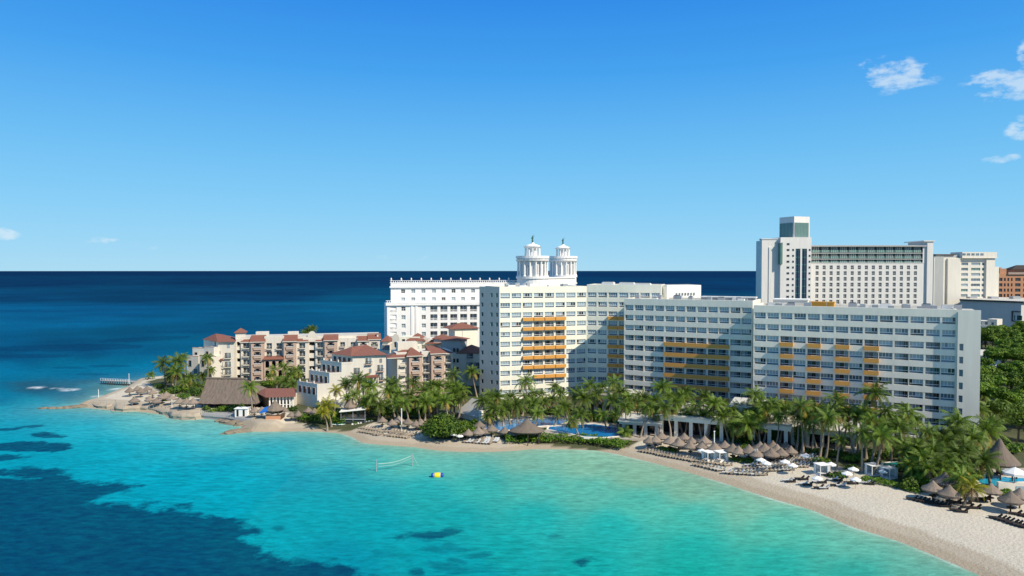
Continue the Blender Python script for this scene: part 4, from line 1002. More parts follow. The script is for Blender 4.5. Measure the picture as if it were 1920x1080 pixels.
shed_roof(V1, fv, 532.2, 555, top(543, 639), top(543, 627), -3, 1.3)
w = MB(); fv.box(w, fv.at(538), fv.at(558), -6.5, -3.6, top(543, 642), top(543, 623.8), 'villa_white'); part('parapet', w, V1)
bay(V1, fv, 555.2, 577.5, zb0, top(566, 640), 0, 3, 'villa_white', 5, top(566, 643), D, .5)
shed_roof(V1, fv, 555.2, 577.5, top(566, 640), top(566, 629), -4.5, 0, hip_r=3.0)
# stair slots (dark openings)
for (x0, x1) in ((441.5, 451.3), (577.7, 591)):
    f = Fr(fv.p(fv.at(x0), -.8, 0)[:2], fv.p(fv.at(x1), -.8, 0)[:2]); w = MB(); rows = [(top(x0, 648)-3*k, top(x0, 641.5)-3*k) for k in range(5)]
    facade(w, f, .01, f.L-.01, zb0, top(x0, 636), [(.3, f.L-.3)], rows, 1.1, 'villa_white'); part('stair_wall', w, V1)
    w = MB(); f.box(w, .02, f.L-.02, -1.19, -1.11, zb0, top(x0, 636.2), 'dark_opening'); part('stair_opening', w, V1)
# curved gable over the second stair
w = MB(); s = fv.at(584.5); pts = []
for k in range(9):
    a = math.pi*k/8; pts.append((s-math.cos(a)*1.5, top(584, 631)+math.sin(a)*1.9))
pts = [(s-3.4, top(584, 640)), (s-3.2, top(584, 634)), (s-1.9, top(584, 632))]+pts+[(s+1.9, top(584, 632)), (s+3.2, top(584, 634)), (s+3.4, top(584, 640))]
fr_ = [fv.p(x, -.9, z) for x, z in pts]; bk_ = [fv.p(x, -1.7, z) for x, z in pts]
w.face(fr_[::-1], 'villa_white'); w.face(bk_, 'villa_white')
for i in range(len(pts)-1): w.face([fr_[i], fr_[i+1], bk_[i+1], bk_[i]], 'villa_white')
part('gable', w, V1)
bay(V1, fv, 591.2, 608.5, zb0, top(600, 639.5), 0, 3, 'villa_white', 5, top(600, 642), D, .6)
shed_roof(V1, fv, 591.2, 608.5, top(600, 639.5), top(600, 629.5), -4.5, 0, hip_l=2.8)
bay(V1, fv, 608.7, 632, zb0, top(620, 637), 1.3, 4, 'villa_pink', 5, top(620, 641), DB, .55, 1.9, rail='solid', arch=True)
shed_roof(V1, fv, 608.7, 632, top(620, 637), top(620, 626), -3, 1.3)
bay(V1, fv, 632.2, 652, zb0, top(642, 634), -.4, 2, 'villa_white', 2, top(642, 641.5), D, .45, 1.7)
bay(V1, fv, 652.2, 671, zb0, top(661, 634), -.4, 2, 'villa_white', 2, top(661, 641.5), D, .45, 1.7)
bay(V1, fv, 671.2, 691, zb0, top(681, 638.5), .9, 4, 'villa_white', 2, top(681, 641), DB, .6, 1.6, arch=True)
shed_roof(V1, fv, 671.2, 691, top(681, 638.5), top(681, 626.5), -3, .9)
bay(V1, fv, 691.2, 712, zb0, top(701, 635.5), .9, 4, 'villa_white', 2, top(701, 641), D, .6, 1.7, arch=True)
shed_roof(V1, fv, 691.2, 712, top(701, 635.5), top(701, 624.5), -3, .9)
w = MB(); fv.box(w, fv.at(706.5), fv.at(709.5), -1.4, -.4, top(708, 634), top(708, 626.5), 'villa_white'); fv.box(w, fv.at(706), fv.at(710), -1.6, -.2, top(708, 626.5)+.001, top(708, 625.7), 'roof_tile'); part('chimney', w, V1)
# left corner block, turned towards the sea, stepping down in terraces
fL = Fr(XY(409, 247, 660), XY(439, 248, 660)); fK = Fr(XY(382, 256, 660), XY(409, 247, 660)); zL = lambda v: ZY(v, 248, 410)
w = MB(); w.prism([fK.p(0, 0, 0)[:2], fK.p(fK.L, 0, 0)[:2], fL.p(fL.L, 0, 0)[:2], fL.p(fL.L, -12, 0)[:2], (fK.o.x+4, fK.o.y+8)], zb0, zL(641), 'villa_white'); part('corner_wall', w, V1)
w = MB(); apex = XY(413, 254, 625); zz0, zz1 = zL(640.5), ZY(625.5, 255, 410)
e = [XY(379.5, 256.5, 640), XY(408, 246.2, 640), XY(441, 247.2, 640), XY(446, 262, 640), XY(396, 266, 640)]
rid = XY(404, 255, 625), XY(417, 255, 625)
E3 = [(x, y, zz0) for x, y in e]; r0, r1 = (*rid[0], zz1), (*rid[1], zz1-.3)
w.face([E3[0], E3[1], r0], 'roof_tile'); w.face([E3[1], E3[2], r1, r0], 'roof_tile'); w.face([E3[2], E3[3], r1], 'roof_tile'); w.face([E3[3], E3[4], r0, r1], 'roof_tile'); w.face([E3[4], E3[0], r0], 'roof_tile'); w.face([(x, y, zz0-.05) for x, y in e][::-1], 'villa_white')
part('roof', w, V1)
mod_windows(V1, fL, fL.at(421), fL.at(433), [zL(671), zL(687.5), zL(702)], 2.0, 2.1, D, d=.05)
mod_windows(V1, fL, fL.at(409.5), fL.at(414), [zL(702), zL(689)], 2.0, 2.1, D, d=.05)
add_win(V1, fL, fL.at(428), .05, zL(652), .9, 1.4, 'plain:villa_pink:curtain_glass'); add_win(V1, fL, fL.at(410.5), .05, zL(664), .9, 1.2, 'plain:villa_pink:curtain_glass')
add_win(V1, fK, fK.at(403.5), .05, zL(652), 1.4, 2.4, 'plain:villa_white:mid_glass')
w = MB(); fL.box(w, -.2, fL.at(418), .01, 1.6, zL(674.5), zL(673.5), 'roof_tile'); fL.box(w, 0, fL.at(417), .02, 1.1, zL(673.4), zL(671.8), 'roof_tile'); part('roof', w, V1)
for i, (x0, x1, v, yy) in enumerate(((383.5, 401, 651, 246), (361, 384, 653, 253), (374, 396, 668, 243.5), (350, 372, 668, 249))):
    f = Fr(XY(x0, yy, 670), XY(x1, yy-1.5, 670)); w = MB(); z = ZY(v, yy, x0); f.box(w, 0, f.L, -8, 0, zb0, z, 'villa_white'); f.box(w, 0, f.L, -.25, .001, z+.001, z+.35, 'villa_pink'); part('terrace_wall', w, V1)
    add_win(V1, f, f.L*.3, .05, z-3.6, 1.3, 2.2, 'plain:villa_pink:dark_glass'); add_win(V1, f, f.L*.75, .05, z-6.4, 1.5, 2.0, 'plain:villa_pink:mid_glass')
# little square tower with a pyramid roof
f = Fr(XY(441.5, 252, 630), XY(460, 253, 630)); zt = ZY(624, 252, 450); w = MB(); f.box(w, 0, f.L, -4, 0, 10, zt, 'villa_white'); part('turret_wall', w, V1)
w = MB(); f.hip(w, 0, f.L, -4, 0, zt+.1, ZY(616, 252, 450), 'roof_tile', .5, ridge=f.L/2+.4); part('roof', w, V1)
# ------------------------------------------------------------------ stepped villa
V2 = empty('stepped_villa', (-48, 206, 2), 'white villa stepping down to the left in planted terraces, hip roof on top', 'villa building')
Ra = XY(724, 208, 700); La = XY(594, 201, 740); f2 = Fr(La, Ra)
steps = [(594, 723.5), (617, 702.5), (640, 683), (661, 667.5)]
back = (-7.7, 6.0); prev = 1.0
for i, (px, v) in enumerate(steps):
    s = f2.at(px); a = f2.p(s, -.02*i, 0); zt = ZY(v, f2.p(s, 0, 0)[1], px); b = f2.p(f2.L, -.02*i, 0)
    w = MB(); poly = [(a[0], a[1]), (b[0], b[1]), (b[0]+back[0]*1.5, b[1]+back[1]*1.5+4), (a[0]+back[0], a[1]+back[1])]
    w.prism(poly, prev, zt, 'villa_white', 'villa_pink')
    part('storey_wall', w, V2)
    fl_ = Fr((a[0]+back[0], a[1]+back[1]), (a[0], a[1]))
    if i < 3:      # parapet of the terrace, planters and posts
        w = MB(); nx = f2.at(steps[i+1][0])
        f2.box(w, s, nx, -.25, .004, zt+.001, zt+.55, 'villa_white'); fl_.box(w, 0, fl_.L-.01, -.25, .004, zt+.001, zt+.55, 'villa_white')
        for k in range(3): fl_.box(w, fl_.L*(.1+.35*k), fl_.L*(.1+.35*k)+.4, -.3, .05, zt+.551, zt+1.2, 'villa_white')
        part('parapet', w, V2)
    for k in range(4):
        add_win(V2, fl_, fl_.L*(.16+.23*k), .05, zt-2.75, 1.35, 2.1, 'plain:villa_white:dark_glass')
    prev = zt+.001 if i < 3 else zt
zt = prev
s = f2.at(661); a = f2.p(s, 0, 0); b = f2.p(f2.L, 0, 0)
e = [(a[0]+back[0]-.6, a[1]+back[1]-.2), (a[0]-.3, a[1]-.8), (b[0]+.8, b[1]-.6), (b[0]+back[0]*1.5+1, b[1]+back[1]*1.5+4.6)]
E3 = [(x, y, zt+.02) for x, y in e]; r0 = ((e[0][0]+e[1][0])/2+2.8, (e[0][1]+e[1][1])/2+3.0, zt+2.1); r1 = ((e[2][0]+e[3][0])/2-2.6, (e[2][1]+e[3][1])/2+.4, zt+2.3)
w = MB(); w.face([E3[0], E3[1], r0], 'roof_tile'); w.face([E3[1], E3[2], r1, r0], 'roof_tile'); w.face([E3[2], E3[3], r1], 'roof_tile'); w.face([E3[3], E3[0], r0, r1], 'roof_tile'); w.face([(x, y, zt+.015) for x, y in e][::-1], 'villa_white'); part('roof', w, V2)
zA = lambda v: ZY(v, 206, 690)
for px, vs in ((691, [682.5]), (713, [697, 714]), (669, [700.5]), (647, [718])):
    mod_windows(V2, f2, f2.at(px-5), f2.at(px+5), [zA(v) for v in vs], 2.0, 1.75, 'door:villa_white', d=.06, m='villa_pink')
for px, v in ((714, 681), (694, 699)): add_win(V2, f2, f2.at(px), .05, zA(v), .7, 1.2, 'plain:villa_pink:curtain_glass')
w = MB(); f2.box(w, f2.at(684), f2.at(708), .01, 2.0, zA(706.5), zA(705.5), 'roof_tile'); f2.box(w, f2.at(685), f2.at(707), .02, 1.0, zA(705.4), zA(703.5), 'roof_tile'); part('roof', w, V2)
for px in (686, 697, 706): 
    w = MB(); f2.box(w, f2.at(px), f2.at(px)+.3, 1.5, 1.8, 1.2, zA(706.6), 'villa_white'); part('column', w, V2)
w = MB(); f2.box(w, f2.at(594)+.3, f2.at(594)+9, .02, 3.0, 1.2, ZY(752, 199, 600), 'villa_white'); part('porch', w, V2)
# ------------------------------------------------------------------ middle villa with bays
V3 = empty('bay_villa', (-32, 224, 2), 'four storey villa with pink bays and red hip roofs between stepped villa and hotel', 'villa building')
f3 = Fr(XY(745, 220, 690), XY(850, 226, 690)); z3 = lambda v: ZY(v, 222, 790)
w = MB(); f3.box(w, 0, f3.L, -12, -2, 1, z3(662), 'villa_white'); part('main_wall', w, V3)
fs3 = Fr(XY(727, 231, 690), f3.p(0, 0, 0)[:2]); w = MB(); fs3.box(w, 0, fs3.L-.02, -5, 0, 1, z3(668.5), 'beige_render'); part('side_wall', w, V3)
zt3 = z3(672)
bay(V3, f3, 745, 765.5, 1, z3(669), 0, 3, 'villa_white', 4, zt3, 'door:villa_white', .55, 2.1, 2.9)
bay(V3, f3, 765.7, 790.5, 1, z3(666), 1.2, 4, 'villa_pink', 4, zt3+.4, DB, .56, 1.9, 2.9, rail='solid', arch=True)
bay(V3, f3, 790.7, 807, 1, z3(660), -.3, 2, 'villa_white', 4, zt3+.4, 'door:villa_white', .66, 2.1, 2.9)
bay(V3, f3, 807.2, 831.5, 1, z3(663.5), 1.2, 4, 'villa_pink', 4, zt3+.6, DB, .56, 1.9, 2.9, rail='solid', arch=True)
bay(V3, f3, 831.7, 849, 1, z3(665), .2, 3, 'villa_white', 4, zt3+.5, 'door:villa_white', .66, 2.1, 2.9)
shed_roof(V3, f3, 728, 768, z3(668.7), z3(655), -6, 0, hip_l=6, hip_r=0)
shed_roof(V3, f3, 763, 790.5, z3(665.7), z3(650.5), -5, 1.2, hip_l=2.5, hip_r=2.6)
shed_roof(V3, f3, 807.2, 834, z3(663.2), z3(648.5), -6, 1.2, hip_l=0, hip_r=2)
shed_roof(V3, f3, 831.7, 849.5, z3(664.7), z3(655), -5, .2, hip_r=3)
w = MB(); f3.box(w, f3.at(752), f3.at(790), -10, -6.1, z3(662), z3(645), 'villa_white'); part('parapet', w, V3)
# ------------------------------------------------------------------ villa in the shade of the hotel
V4 = empty('shaded_villa', (-22, 234, 2), 'villa standing in the shade of the cream wing, dark red hip roofs', 'villa building')
f4 = Fr(XY(850, 240, 690), XY(902, 240, 690)); z4 = lambda v: ZY(v, 240, 870)
w = MB(); f4.box(w, 0, f4.L, -10, 0, 1, z4(662), 'villa_white'); part('main_wall', w, V4)
w = MB(); f4.hip(w, 1.5, f4.L+1, -10, 0, z4(661.8), z4(649), 'roof_tile'); part('roof', w, V4)
for px in (851.5, 858): 
    for v in (660.5, 680, 696): add_win(V4, f4, f4.at(px), .05, z4(v), .9, 1.5, 'plain:villa_white:dark_glass')
mod_windows(V4, f4, f4.at(876), f4.at(886), [z4(672), z4(690), z4(708)], 2.0, 2.2, 'door:grey_wood', d=.06)
mod_windows(V4, f4, f4.at(890), f4.at(899), [z4(690), z4(708)], 2.0, 2.2, 'door:grey_wood', d=.06)
w = MB(); fg_ = Fr(XY(827, 243, 650), XY(863, 241, 650)); fg_.box(w, 0, fg_.L, -7, 0, 1, ZY(637.5, 242, 845), 'grey_render'); part('tower_wall', w, V4)
w = MB(); fg_.hip(w, 0, fg_.L, -7, 0, ZY(637.3, 242, 845), ZY(631.5, 242, 845), 'roof_tile', .8); part('roof', w, V4)
for q in (.78, .95): add_win(V4, fg_, fg_.L*q-.4, .05, ZY(661, 242, 845), 1.0, 1.4, 'plain:villa_white:dark_glass')
# ------------------------------------------------------------------ rear villa cluster: belfry, cream cube with hip roof, roofs
V5 = empty('cream_villa', (-28, 262, 2), 'plain cream cube with a red hip roof before the white palace', 'villa building')
f5 = Fr(XY(853, 260, 630), XY(896, 263, 630)); zc5 = lambda v: ZY(v, 261, 870)
w = MB(); f5.box(w, 0, f5.L, -9, 0, 1, zc5(615.8), 'cream_render'); f5.box(w, f5.L*.33, f5.L*.33+.15, .003, .1, 1, zc5(616), 'beige_render'); part('wall', w, V5)
fq5 = Fr(XY(841, 268, 630), f5.p(0, 0, 0)[:2]); w = MB(); fq5.box(w, 0, fq5.L-.02, -4, 0, 1, zc5(616), 'beige_render'); part('side_wall', w, V5)
w = MB(); f5.hip(w, -1.6, f5.L, -9, 0, zc5(615.6), zc5(607), 'roof_tile', .7); part('roof', w, V5)
V6 = empty('rear_villas', (-45, 250, 2), 'cluster of low villas with an arched belfry and scattered red roofs', 'villa building')
V6.name = 'belfry_villa'
fb = Fr(XY(735.5, 246, 640), XY(748.5, 246, 640)); zb_ = lambda v: ZY(v, 246, 742); w = MB()
facade(w, fb, 0, fb.L, 1, zb_(632), [(fb.L*.25, fb.L*.78)], [(zb_(652), zb_(641))], 1.4, 'villa_white')
n = 8
for k in range(n):
    a0, a1 = math.pi*k/n, math.pi*(k+1)/n; c = fb.L*.5
    fb.box(w, c-fb.L*.45*math.cos(a0), c-fb.L*.45*math.cos(a1), -1.4, 0, zb_(632)+.001, zb_(632)+.01+fb.L*.42*min(math.sin(a0), math.sin(a1))+.15, 'villa_white')
    fb.box(w, c-fb.L*.26*math.cos(a0), c-fb.L*.26*math.cos(a1), -1.38, -.02, zb_(641)-.001-(fb.L*.26)*(1-max(math.sin(a0), math.sin(a1))), zb_(641)-.002, 'villa_white') if max(math.sin(a0), math.sin(a1)) < .98 else None
fb.box(w, fb.L*.22, fb.L*.8, -1.7, -1.45, zb_(655), zb_(634), 'dark_opening')
part('belfry', w, V6)
f6 = Fr(XY(716, 252, 650), XY(852, 250, 650)); z6 = lambda v: ZY(v, 251, 780); w = MB(); f6.box(w, 0, f6.L, -10, 0, 1, z6(645), 'villa_white'); f6.box(w, f6.at(751), f6.at(791), .01, 5, 1, z6(645.5), 'cream_render'); part('wall', w, V6)
f6.box(w, 0, 1, 0, 0.001, 1, 1.1, 'villa_white')
w = MB(); f6.box(w, f6.at(750), f6.at(787), -5, -.01, z6(645)+.001, z6(631.5), 'cream_render'); part('upper_wall', w, V6)
for (x0, x1, ve, vr) in ((764, 797, 638, 625.5), (800, 827, 643, 635), (812, 842, 634, 627.5), (716, 730, 640, 630)):
    k = MB(); f6.hip(k, f6.at(x0), f6.at(x1), -6, 1.0, z6(ve), z6(vr), 'roof_tile', .3); f6.box(k, f6.at(x0)+.3, f6.at(x1)-.3, -5.6, .6, z6(646), z6(ve)-.2, 'cream_render' if x0 < 812 else 'villa_white'); part('roof', k, V6)
w = MB(); f6.box(w, f6.at(785), f6.at(803), -3, .2, z6(646), z6(634), 'villa_white'); part('chimney', w, V6)
for px in (757, 766, 775): add_win(V6, f6, f6.at(px), .06, z6(644), 1.2, 1.6, 'plain:villa_white:dark_glass')
w = MB(); f6.box(w, f6.at(718), f6.at(732), .02, 1.4, 1, z6(646), 'villa_white'); part('stair_wall', w, V6)
for k in range(3): add_win(V6, f6, f6.at(720+5*k), 1.46, z6(656), 1.0, 1.8, 'plain:villa_pink:mid_glass')
# ------------------------------------------------------------------ low red roofed restaurant and awnings on the point
rr = empty('red_roof_restaurant', (-68, 205, 2), 'low open restaurant with a red tiled roof beside the big thatched hall', 'restaurant')
f = Fr(XY(503, 200, 740), XY(551, 201, 740)); fsd = Fr(XY(481, 209, 740), f.p(0, 0, 0)[:2]); z = lambda v: ZY(v, 202, 520)
w = MB(); ze, zr_ = z(742), ZY(728.5, 208, 520)
a, b = f.p(-.6, .8, ze), f.p(f.L+.6, .8, ze); c, d = (*XY(551, 208, 730), zr_), (*XY(497, 208, 730), zr_); e = (*XY(480, 207, 736), ze+.05); g = (*XY(497, 215, 735), ze); h = (*XY(556, 215, 735), ze)
w.face([a, b, c, d], 'roof_tile'); w.face([e, a, d], 'roof_tile'); w.face([g, e, d], 'roof_tile'); w.face([b, h, c], 'roof_tile'); w.face([h, g, d, c], 'roof_tile'); w.face([g, h, b, a, e], 'villa_white')
part('roof', w, rr)
w = MB(); f.box(w, 0, f.L, -9, -3.5, 1.2, ze-.05, 'villa_white'); part('wall', w, rr)
for k in range(8): w = MB(); s = .2+k*(f.L-.6)/7; f.box(w, s, s+.35, -.4, 0, 1.2, ze-.02, 'white_paint'); part('column', w, rr)
w = MB(); f.box(w, .1, f.L-.1, -.28, -.12, 2.9, 3.05, 'white_paint'); f.box(w, .1, f.L-.1, -.3, -.1, 1.2, 2.0, 'villa_white'); part('railing', w, rr)
w = MB(); fsd.box(w, 0, fsd.L-.05, -.3, 0, 1.2, ze-.3, 'brown_wood'); part('side_wall', w, rr)
# grey sloped roof hall by the hotel's left wing
gr = empty('grey_roof_hall', (-12, 185, 2), 'small hall with a grey sloped roof right of the big green bush', 'hall')
f = Fr(XY(861, 188, 770), XY(896, 182, 770)); z = lambda v: ZY(v, 185, 880); w = MB(); f.box(w, 0, f.L, -8, 0, 1.2, z(777), 'villa_white'); part('wall', w, gr)
w = MB(); f.hip(w, 0, f.L, -8, 0, z(776.8), z(753), 'grey_render', .6, ridge=1.2); part('roof', w, gr)
w = MB(); f.box(w, f.L+.8, f.L+1.8, -.6, .4, 1.2, z(764), 'white_paint'); part('column', w, gr)
# ================================================================== thatch
def thatch_cone(mb, c, r, z0, z1, m='thatch', n=14, square=False, ridge=0, bell=.12):
    """thatched roof with a slight sag, ragged skirt and thickness"""
    rr_ = random.Random(int(c[0]*100)+int(c[1]*10)); prof = [(1.0, 0, ), (.80, .17), (.55, .42-bell*.3), (.3, .68-bell*.3), (.06, .97), (.0, 1.0)]
    b = len(mb.v)
    for i, (q, h) in enumerate(prof[:-1]):
        for k in range(n):
            a = 2*math.pi*k/n; j = 1+(rr_.random()-.5)*.08
            mb.v.append((c[0]+r*q*math.cos(a)*j, c[1]+r*q*math.sin(a)*j, z0+(z1-z0)*h+(rr_.random()-.5)*.1*(1 if i == 0 else .4)))
    L = len(prof)-1
    for i in range(L-1):
        for k in range(n):
            k2 = (k+1) % n; mb.f.append((b+i*n+k, b+i*n+k2, b+(i+1)*n+k2, b+(i+1)*n+k)); mb.m.append(m)
    mb.f.append(tuple(b+(L-1)*n+k for k in range(n))); mb.m.append(m)
    b2 = len(mb.v)
    for k in range(n):
        a = 2*math.pi*k/n; mb.v.append((c[0]+r*.93*math.cos(a), c[1]+r*.93*math.sin(a), z0-.28+(rr_.random()-.5)*.12))
    ce = len(mb.v); mb.v.append((c[0], c[1], z0+(z1-z0)*.45))
    for k in range(n):
        k2 = (k+1) % n; mb.f.append((b2+k, b2+k2, b+k2, b+k)); mb.m.append(m); mb.f.append((b2+k2, b2+k, ce)); mb.m.append(m)
def make_palapa(r, ht, m='thatch'):
    e = link('palapa', None); w = MB(); thatch_cone(w, (0, 0), r, ht*.70, ht*1.22, m); link('thatch_roof', w.mesh('thatch_roof', smooth=False), e)
    w = MB(); w.tube([(0, 0, -.3), (0, 0, ht*1.0)], [.11, .09], 'brown_wood', 7); link('post', w.mesh('post'), e)
    w = MB(); w.lathe([(.5, .72), (.52, .75), (.52, .8)], 'brown_wood', n=12); link('table', w.mesh('table'), e)
    return e
PAL = [make_palapa(1.45, 2.5), make_palapa(1.6, 2.6), make_palapa(1.35, 2.35)]
PUSED = [False]*3
def place_palapa(px, py, label, group, big=1.0, var=None):
    """px, py: the middle of the thatch rim in the photograph"""
    i = rnd.randrange(3) if var is None else var
    o = PAL[i] if not PUSED[i] else copy_tree(PAL[i]); PUSED[i] = True
    z = 1.5
    for _ in range(4):
        p = G(px, py, z+1.95*big); z = gz(p.x, p.y)
    o.location = (p.x, p.y, z); o.rotation_euler = (0, 0, rnd.random()*6.28); o.scale = (big,)*3
    tag(o, label, 'thatched parasol', group); return o
groups = [
 ('on the sandy point', 'thatched parasols on the point', [(243, 732), (252, 744.6), (258, 729), (264, 733), (276, 728), (280, 744.6), (286, 735), (293, 746.7), (304, 744.6), (312, 740), (322, 747), (337, 753), (350, 754), (362, 754)], 1.02),
 ('behind the blue-canopy kiosk', 'thatched parasols behind the kiosk', [(477, 768.5), (491, 768.5), (506, 772), (520, 770.5), (533, 777), (546, 779), (559, 777), (578, 770), (590, 772)], .95),
 ('above the beige lounger rows', 'thatched parasols above the beige loungers', [(717, 788), (735, 792), (748, 788), (765, 790), (780, 794), (790, 793)], 1.0),
 ('between the round bush and the poolside hall', 'thatched parasols by the pool', [(878, 813.5), (897, 811), (907, 809), (922, 805), (899, 797), (946, 808), (964, 813)], 1.0),
 ('before the long restaurant', 'thatched parasols before the restaurant', [(1217, 826), (1229, 825), (1240, 819), (1256, 828), (1272, 828), (1283, 820), (1273, 832), (1294, 836), (1297, 826), (1317, 836), (1321, 827), (1340, 839), (1359, 836)], 1.05),
 ('in the close cluster by the lounger field', 'thatched parasols by the lounger field', [(1374, 842), (1385, 846), (1404, 845), (1419, 850), (1425, 840), (1434, 843), (1446, 851), (1449, 836), (1465, 849), (1457, 843), (1474, 836), (1483, 844)], 1.12),
 ('on the sand near the dark loungers', 'thatched parasols near the dark loungers', [(1749, 915), (1780, 924), (1857.5, 919), (1895, 936), (1912, 929)], 1.15)]
for where, grp, pts, big in groups:
    for k, (x, y) in enumerate(sorted(pts)):
        place_palapa(x, y, f'{ordinal(k)} thatched parasol from the left {where}', grp, big*(.94+.12*rnd.random()))
for k in range(3):
    if not PUSED[k]: bpy.data.objects.remove(PAL[k])
def open_hut(name, px, py, r, ht, zr, label, cat, npost=6, sx=1.0, sy=1.0):
    """big round hut: thatch on a ring of posts; px, py: middle of its rim"""
    z = 1.8
    for _ in range(3):
        p = G(px, py, z+ht); z = gz(p.x, p.y)
    root = empty(name, (p.x, p.y, z), label, cat)
    w = MB(); thatch_cone(w, (0, 0), r, ht, zr, 'thatch_hall', 20); o = link('thatch_roof', w.mesh('thatch_roof'), root); o.scale = (sx, sy, 1)
    for k in range(npost):
        a = 2*math.pi*(k+.3)/npost; w = MB(); w.tube([(r*.8*sx*math.cos(a), r*.8*sy*math.sin(a), -.3), (r*.8*sx*math.cos(a), r*.8*sy*math.sin(a), ht+.3)], .14, 'dark_wood', 6); link('post', w.mesh('post'), root)
    return root
open_hut('thatched_bar', 988, 803, 3.4, 2.7, 5.4, 'wide thatched bar on posts between the two blue pools', 'thatched hut', 7, 1.25, .9)
o = open_hut('thatched_hut', 1772, 904, 2.2, 2.4, 4.2, 'low dark thatched hut among palms behind two beach parasols', 'thatched hut', 5)
open_hut('thatched_restaurant', 1874, 866, 3.4, 3.0, 7.6, 'tall conical thatched restaurant by the turquoise pool at the right edge', 'thatched hut', 8)
# the big hall on the point: a steep gabled thatch
th = empty('thatched_hall', (-84, 200, 2), 'very large thatched hall with a long ridge on the point', 'thatched hall')
zE = 3.4; A0, A1 = G(370, 757, zE), G(480, 758, zE); ridge0, ridge1 = W(388, 709.5, A0.y+9), W(459, 710.5, A1.y+9)
B1, B0 = Vector((A1.x+1, A1.y+19, zE)), Vector((A0.x-1, A0.y+19, zE)); w = MB()
def patch(mb, q, nx, ny, m, amp=.16, sag=.5):
    b = len(mb.v); rr_ = random.Random(5)
    for j in range(ny+1):
        for i in range(nx+1):
            u, v = i/nx, j/ny; p = q[0].lerp(q[1], u).lerp(q[3].lerp(q[2], u), v)
            mb.v.append((p.x+(rr_.random()-.5)*amp, p.y+(rr_.random()-.5)*amp, p.z-sag*math.sin(v*math.pi)+(rr_.random()-.5)*amp))
    for j in range(ny):
        for i in range(nx): mb.f.append((b+j*(nx+1)+i, b+j*(nx+1)+i+1, b+(j+1)*(nx+1)+i+1, b+(j+1)*(nx+1)+i)); mb.m.append(m)
patch(w, (A0, A1, ridge1, ridge0), 28, 10, 'thatch_hall'); patch(w, (B1, B0, ridge0, ridge1), 20, 8, 'thatch_hall'); patch(w, (A1, B1, ridge1, ridge1), 10, 8, 'thatch_hall', sag=.2); patch(w, (B0, A0, ridge0, ridge0), 10, 8, 'thatch_hall', sag=.2)
w.face([(q.x, q.y, zE-.25) for q in (B0, B1, A1, A0)], 'dark_wood')
part('thatch_roof', w, th)
w = MB(); w.tube([ridge0+Vector((-.2, 0, .05)), ridge1+Vector((.2, 0, .05))], .35, 'thatch_hall', 8); part('ridge_cap', w, th)
for k in range(9): w = MB(); p = A0.lerp(A1, (k+.5)/9); w.tube([(p.x, p.y+1.0, .8), (p.x, p.y+1.0, zE+.1)], .16, 'dark_wood', 6); part('post', w, th)
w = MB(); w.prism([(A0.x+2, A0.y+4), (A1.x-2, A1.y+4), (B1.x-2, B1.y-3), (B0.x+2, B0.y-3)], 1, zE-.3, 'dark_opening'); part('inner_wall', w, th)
# kiosk with blue canopy on the sand
p = GG(516, 801); kq = empty('beach_kiosk', p, 'thatched beach kiosk with brick counter and bright blue canopy', 'kiosk')
w = MB(); thatch_cone(w, (0, 0), 2.5, 2.3, 5.0, 'thatch', 12); link('thatch_roof', w.mesh('thatch_roof'), kq)
w = MB()
for a in (.8, 2.4, 3.9, 5.5): w.tube([(2*math.cos(a), 2*math.sin(a), -.3), (2*math.cos(a), 2*math.sin(a), 2.5)], .1, 'brown_wood', 6)
for i, a in enumerate((.8, 2.4, 3.9, 5.5)): 
    q = MB(); q.tube([(2*math.cos(a), 2*math.sin(a), -.3), (2*math.cos(a), 2*math.sin(a), 2.5)], .1, 'brown_wood', 6); link('post', q.mesh('post'), kq)
w = MB(); w.box(-1.9, 2.0, -1.9, -1.6, -.2, 1.05, 'terracotta_render'); w.box(1.7, 2.0, -1.599, 1.9, -.2, 1.05, 'brown_wood'); w.box(-1.95, 2.05, -2.0, -1.5, 1.051, 1.12, 'brown_wood'); link('counter', w.mesh('counter'), kq)
w = MB(); w.face([(-3.6, -1.7, 1.9), (-1.3, -2.1, 2.5), (-.9, .9, 3.3), (-3.3, 1.4, 2.6)], 'canvas_blue'); w.face([(-3.6, -1.7, 1.86), (-3.3, 1.4, 2.56), (-.9, .9, 3.26), (-1.3, -2.1, 2.46)], 'canvas_blue'); w.face([(-3.6, -1.7, 1.9), (-3.6, -1.7, 1.5), (-1.3, -2.1, 2.1), (-1.3, -2.1, 2.5)], 'canvas_blue')
link('canopy', w.mesh('canopy'), kq)
# bar with a dark counter, awning and little thatch near the yellow palm
p = GG(664, 792); bq = empty('beach_bar', p, 'dark wooden beach bar with white awning and tiny thatched gable', 'bar')
w = MB(); w.box(-3.2, 3.2, -1.2, 2.5, 0, 1.6, 'metal_dark'); w.box(-3.4, 3.4, -1.5, -1.201, 1.0, 1.15, 'metal_grey'); link('counter', w.mesh('counter'), bq)
w = MB(); w.hexa([(-3.6, -1.8, 3.0), (3.4, -1.8, 3.7), (3.4, 2.6, 4.0), (-3.6, 2.6, 3.3), (-3.6, -1.8, 3.12), (3.4, -1.8, 3.82), (3.4, 2.6, 4.12), (-3.6, 2.6, 3.42)], 'canvas_white'); link('awning', w.mesh('awning'), bq)
w = MB(); thatch_cone(w, (-1.2, 1.2), 2.0, 4.1, 6.4, 'thatch', 8); link('thatch_roof', w.mesh('thatch_roof'), bq)
for x in (-3.2, 0, 3.2): w = MB(); w.tube([(x, -1.4, 0), (x, -1.4, 3.2+.1*x)], .08, 'grey_wood', 6); link('post', w.mesh('post'), bq)
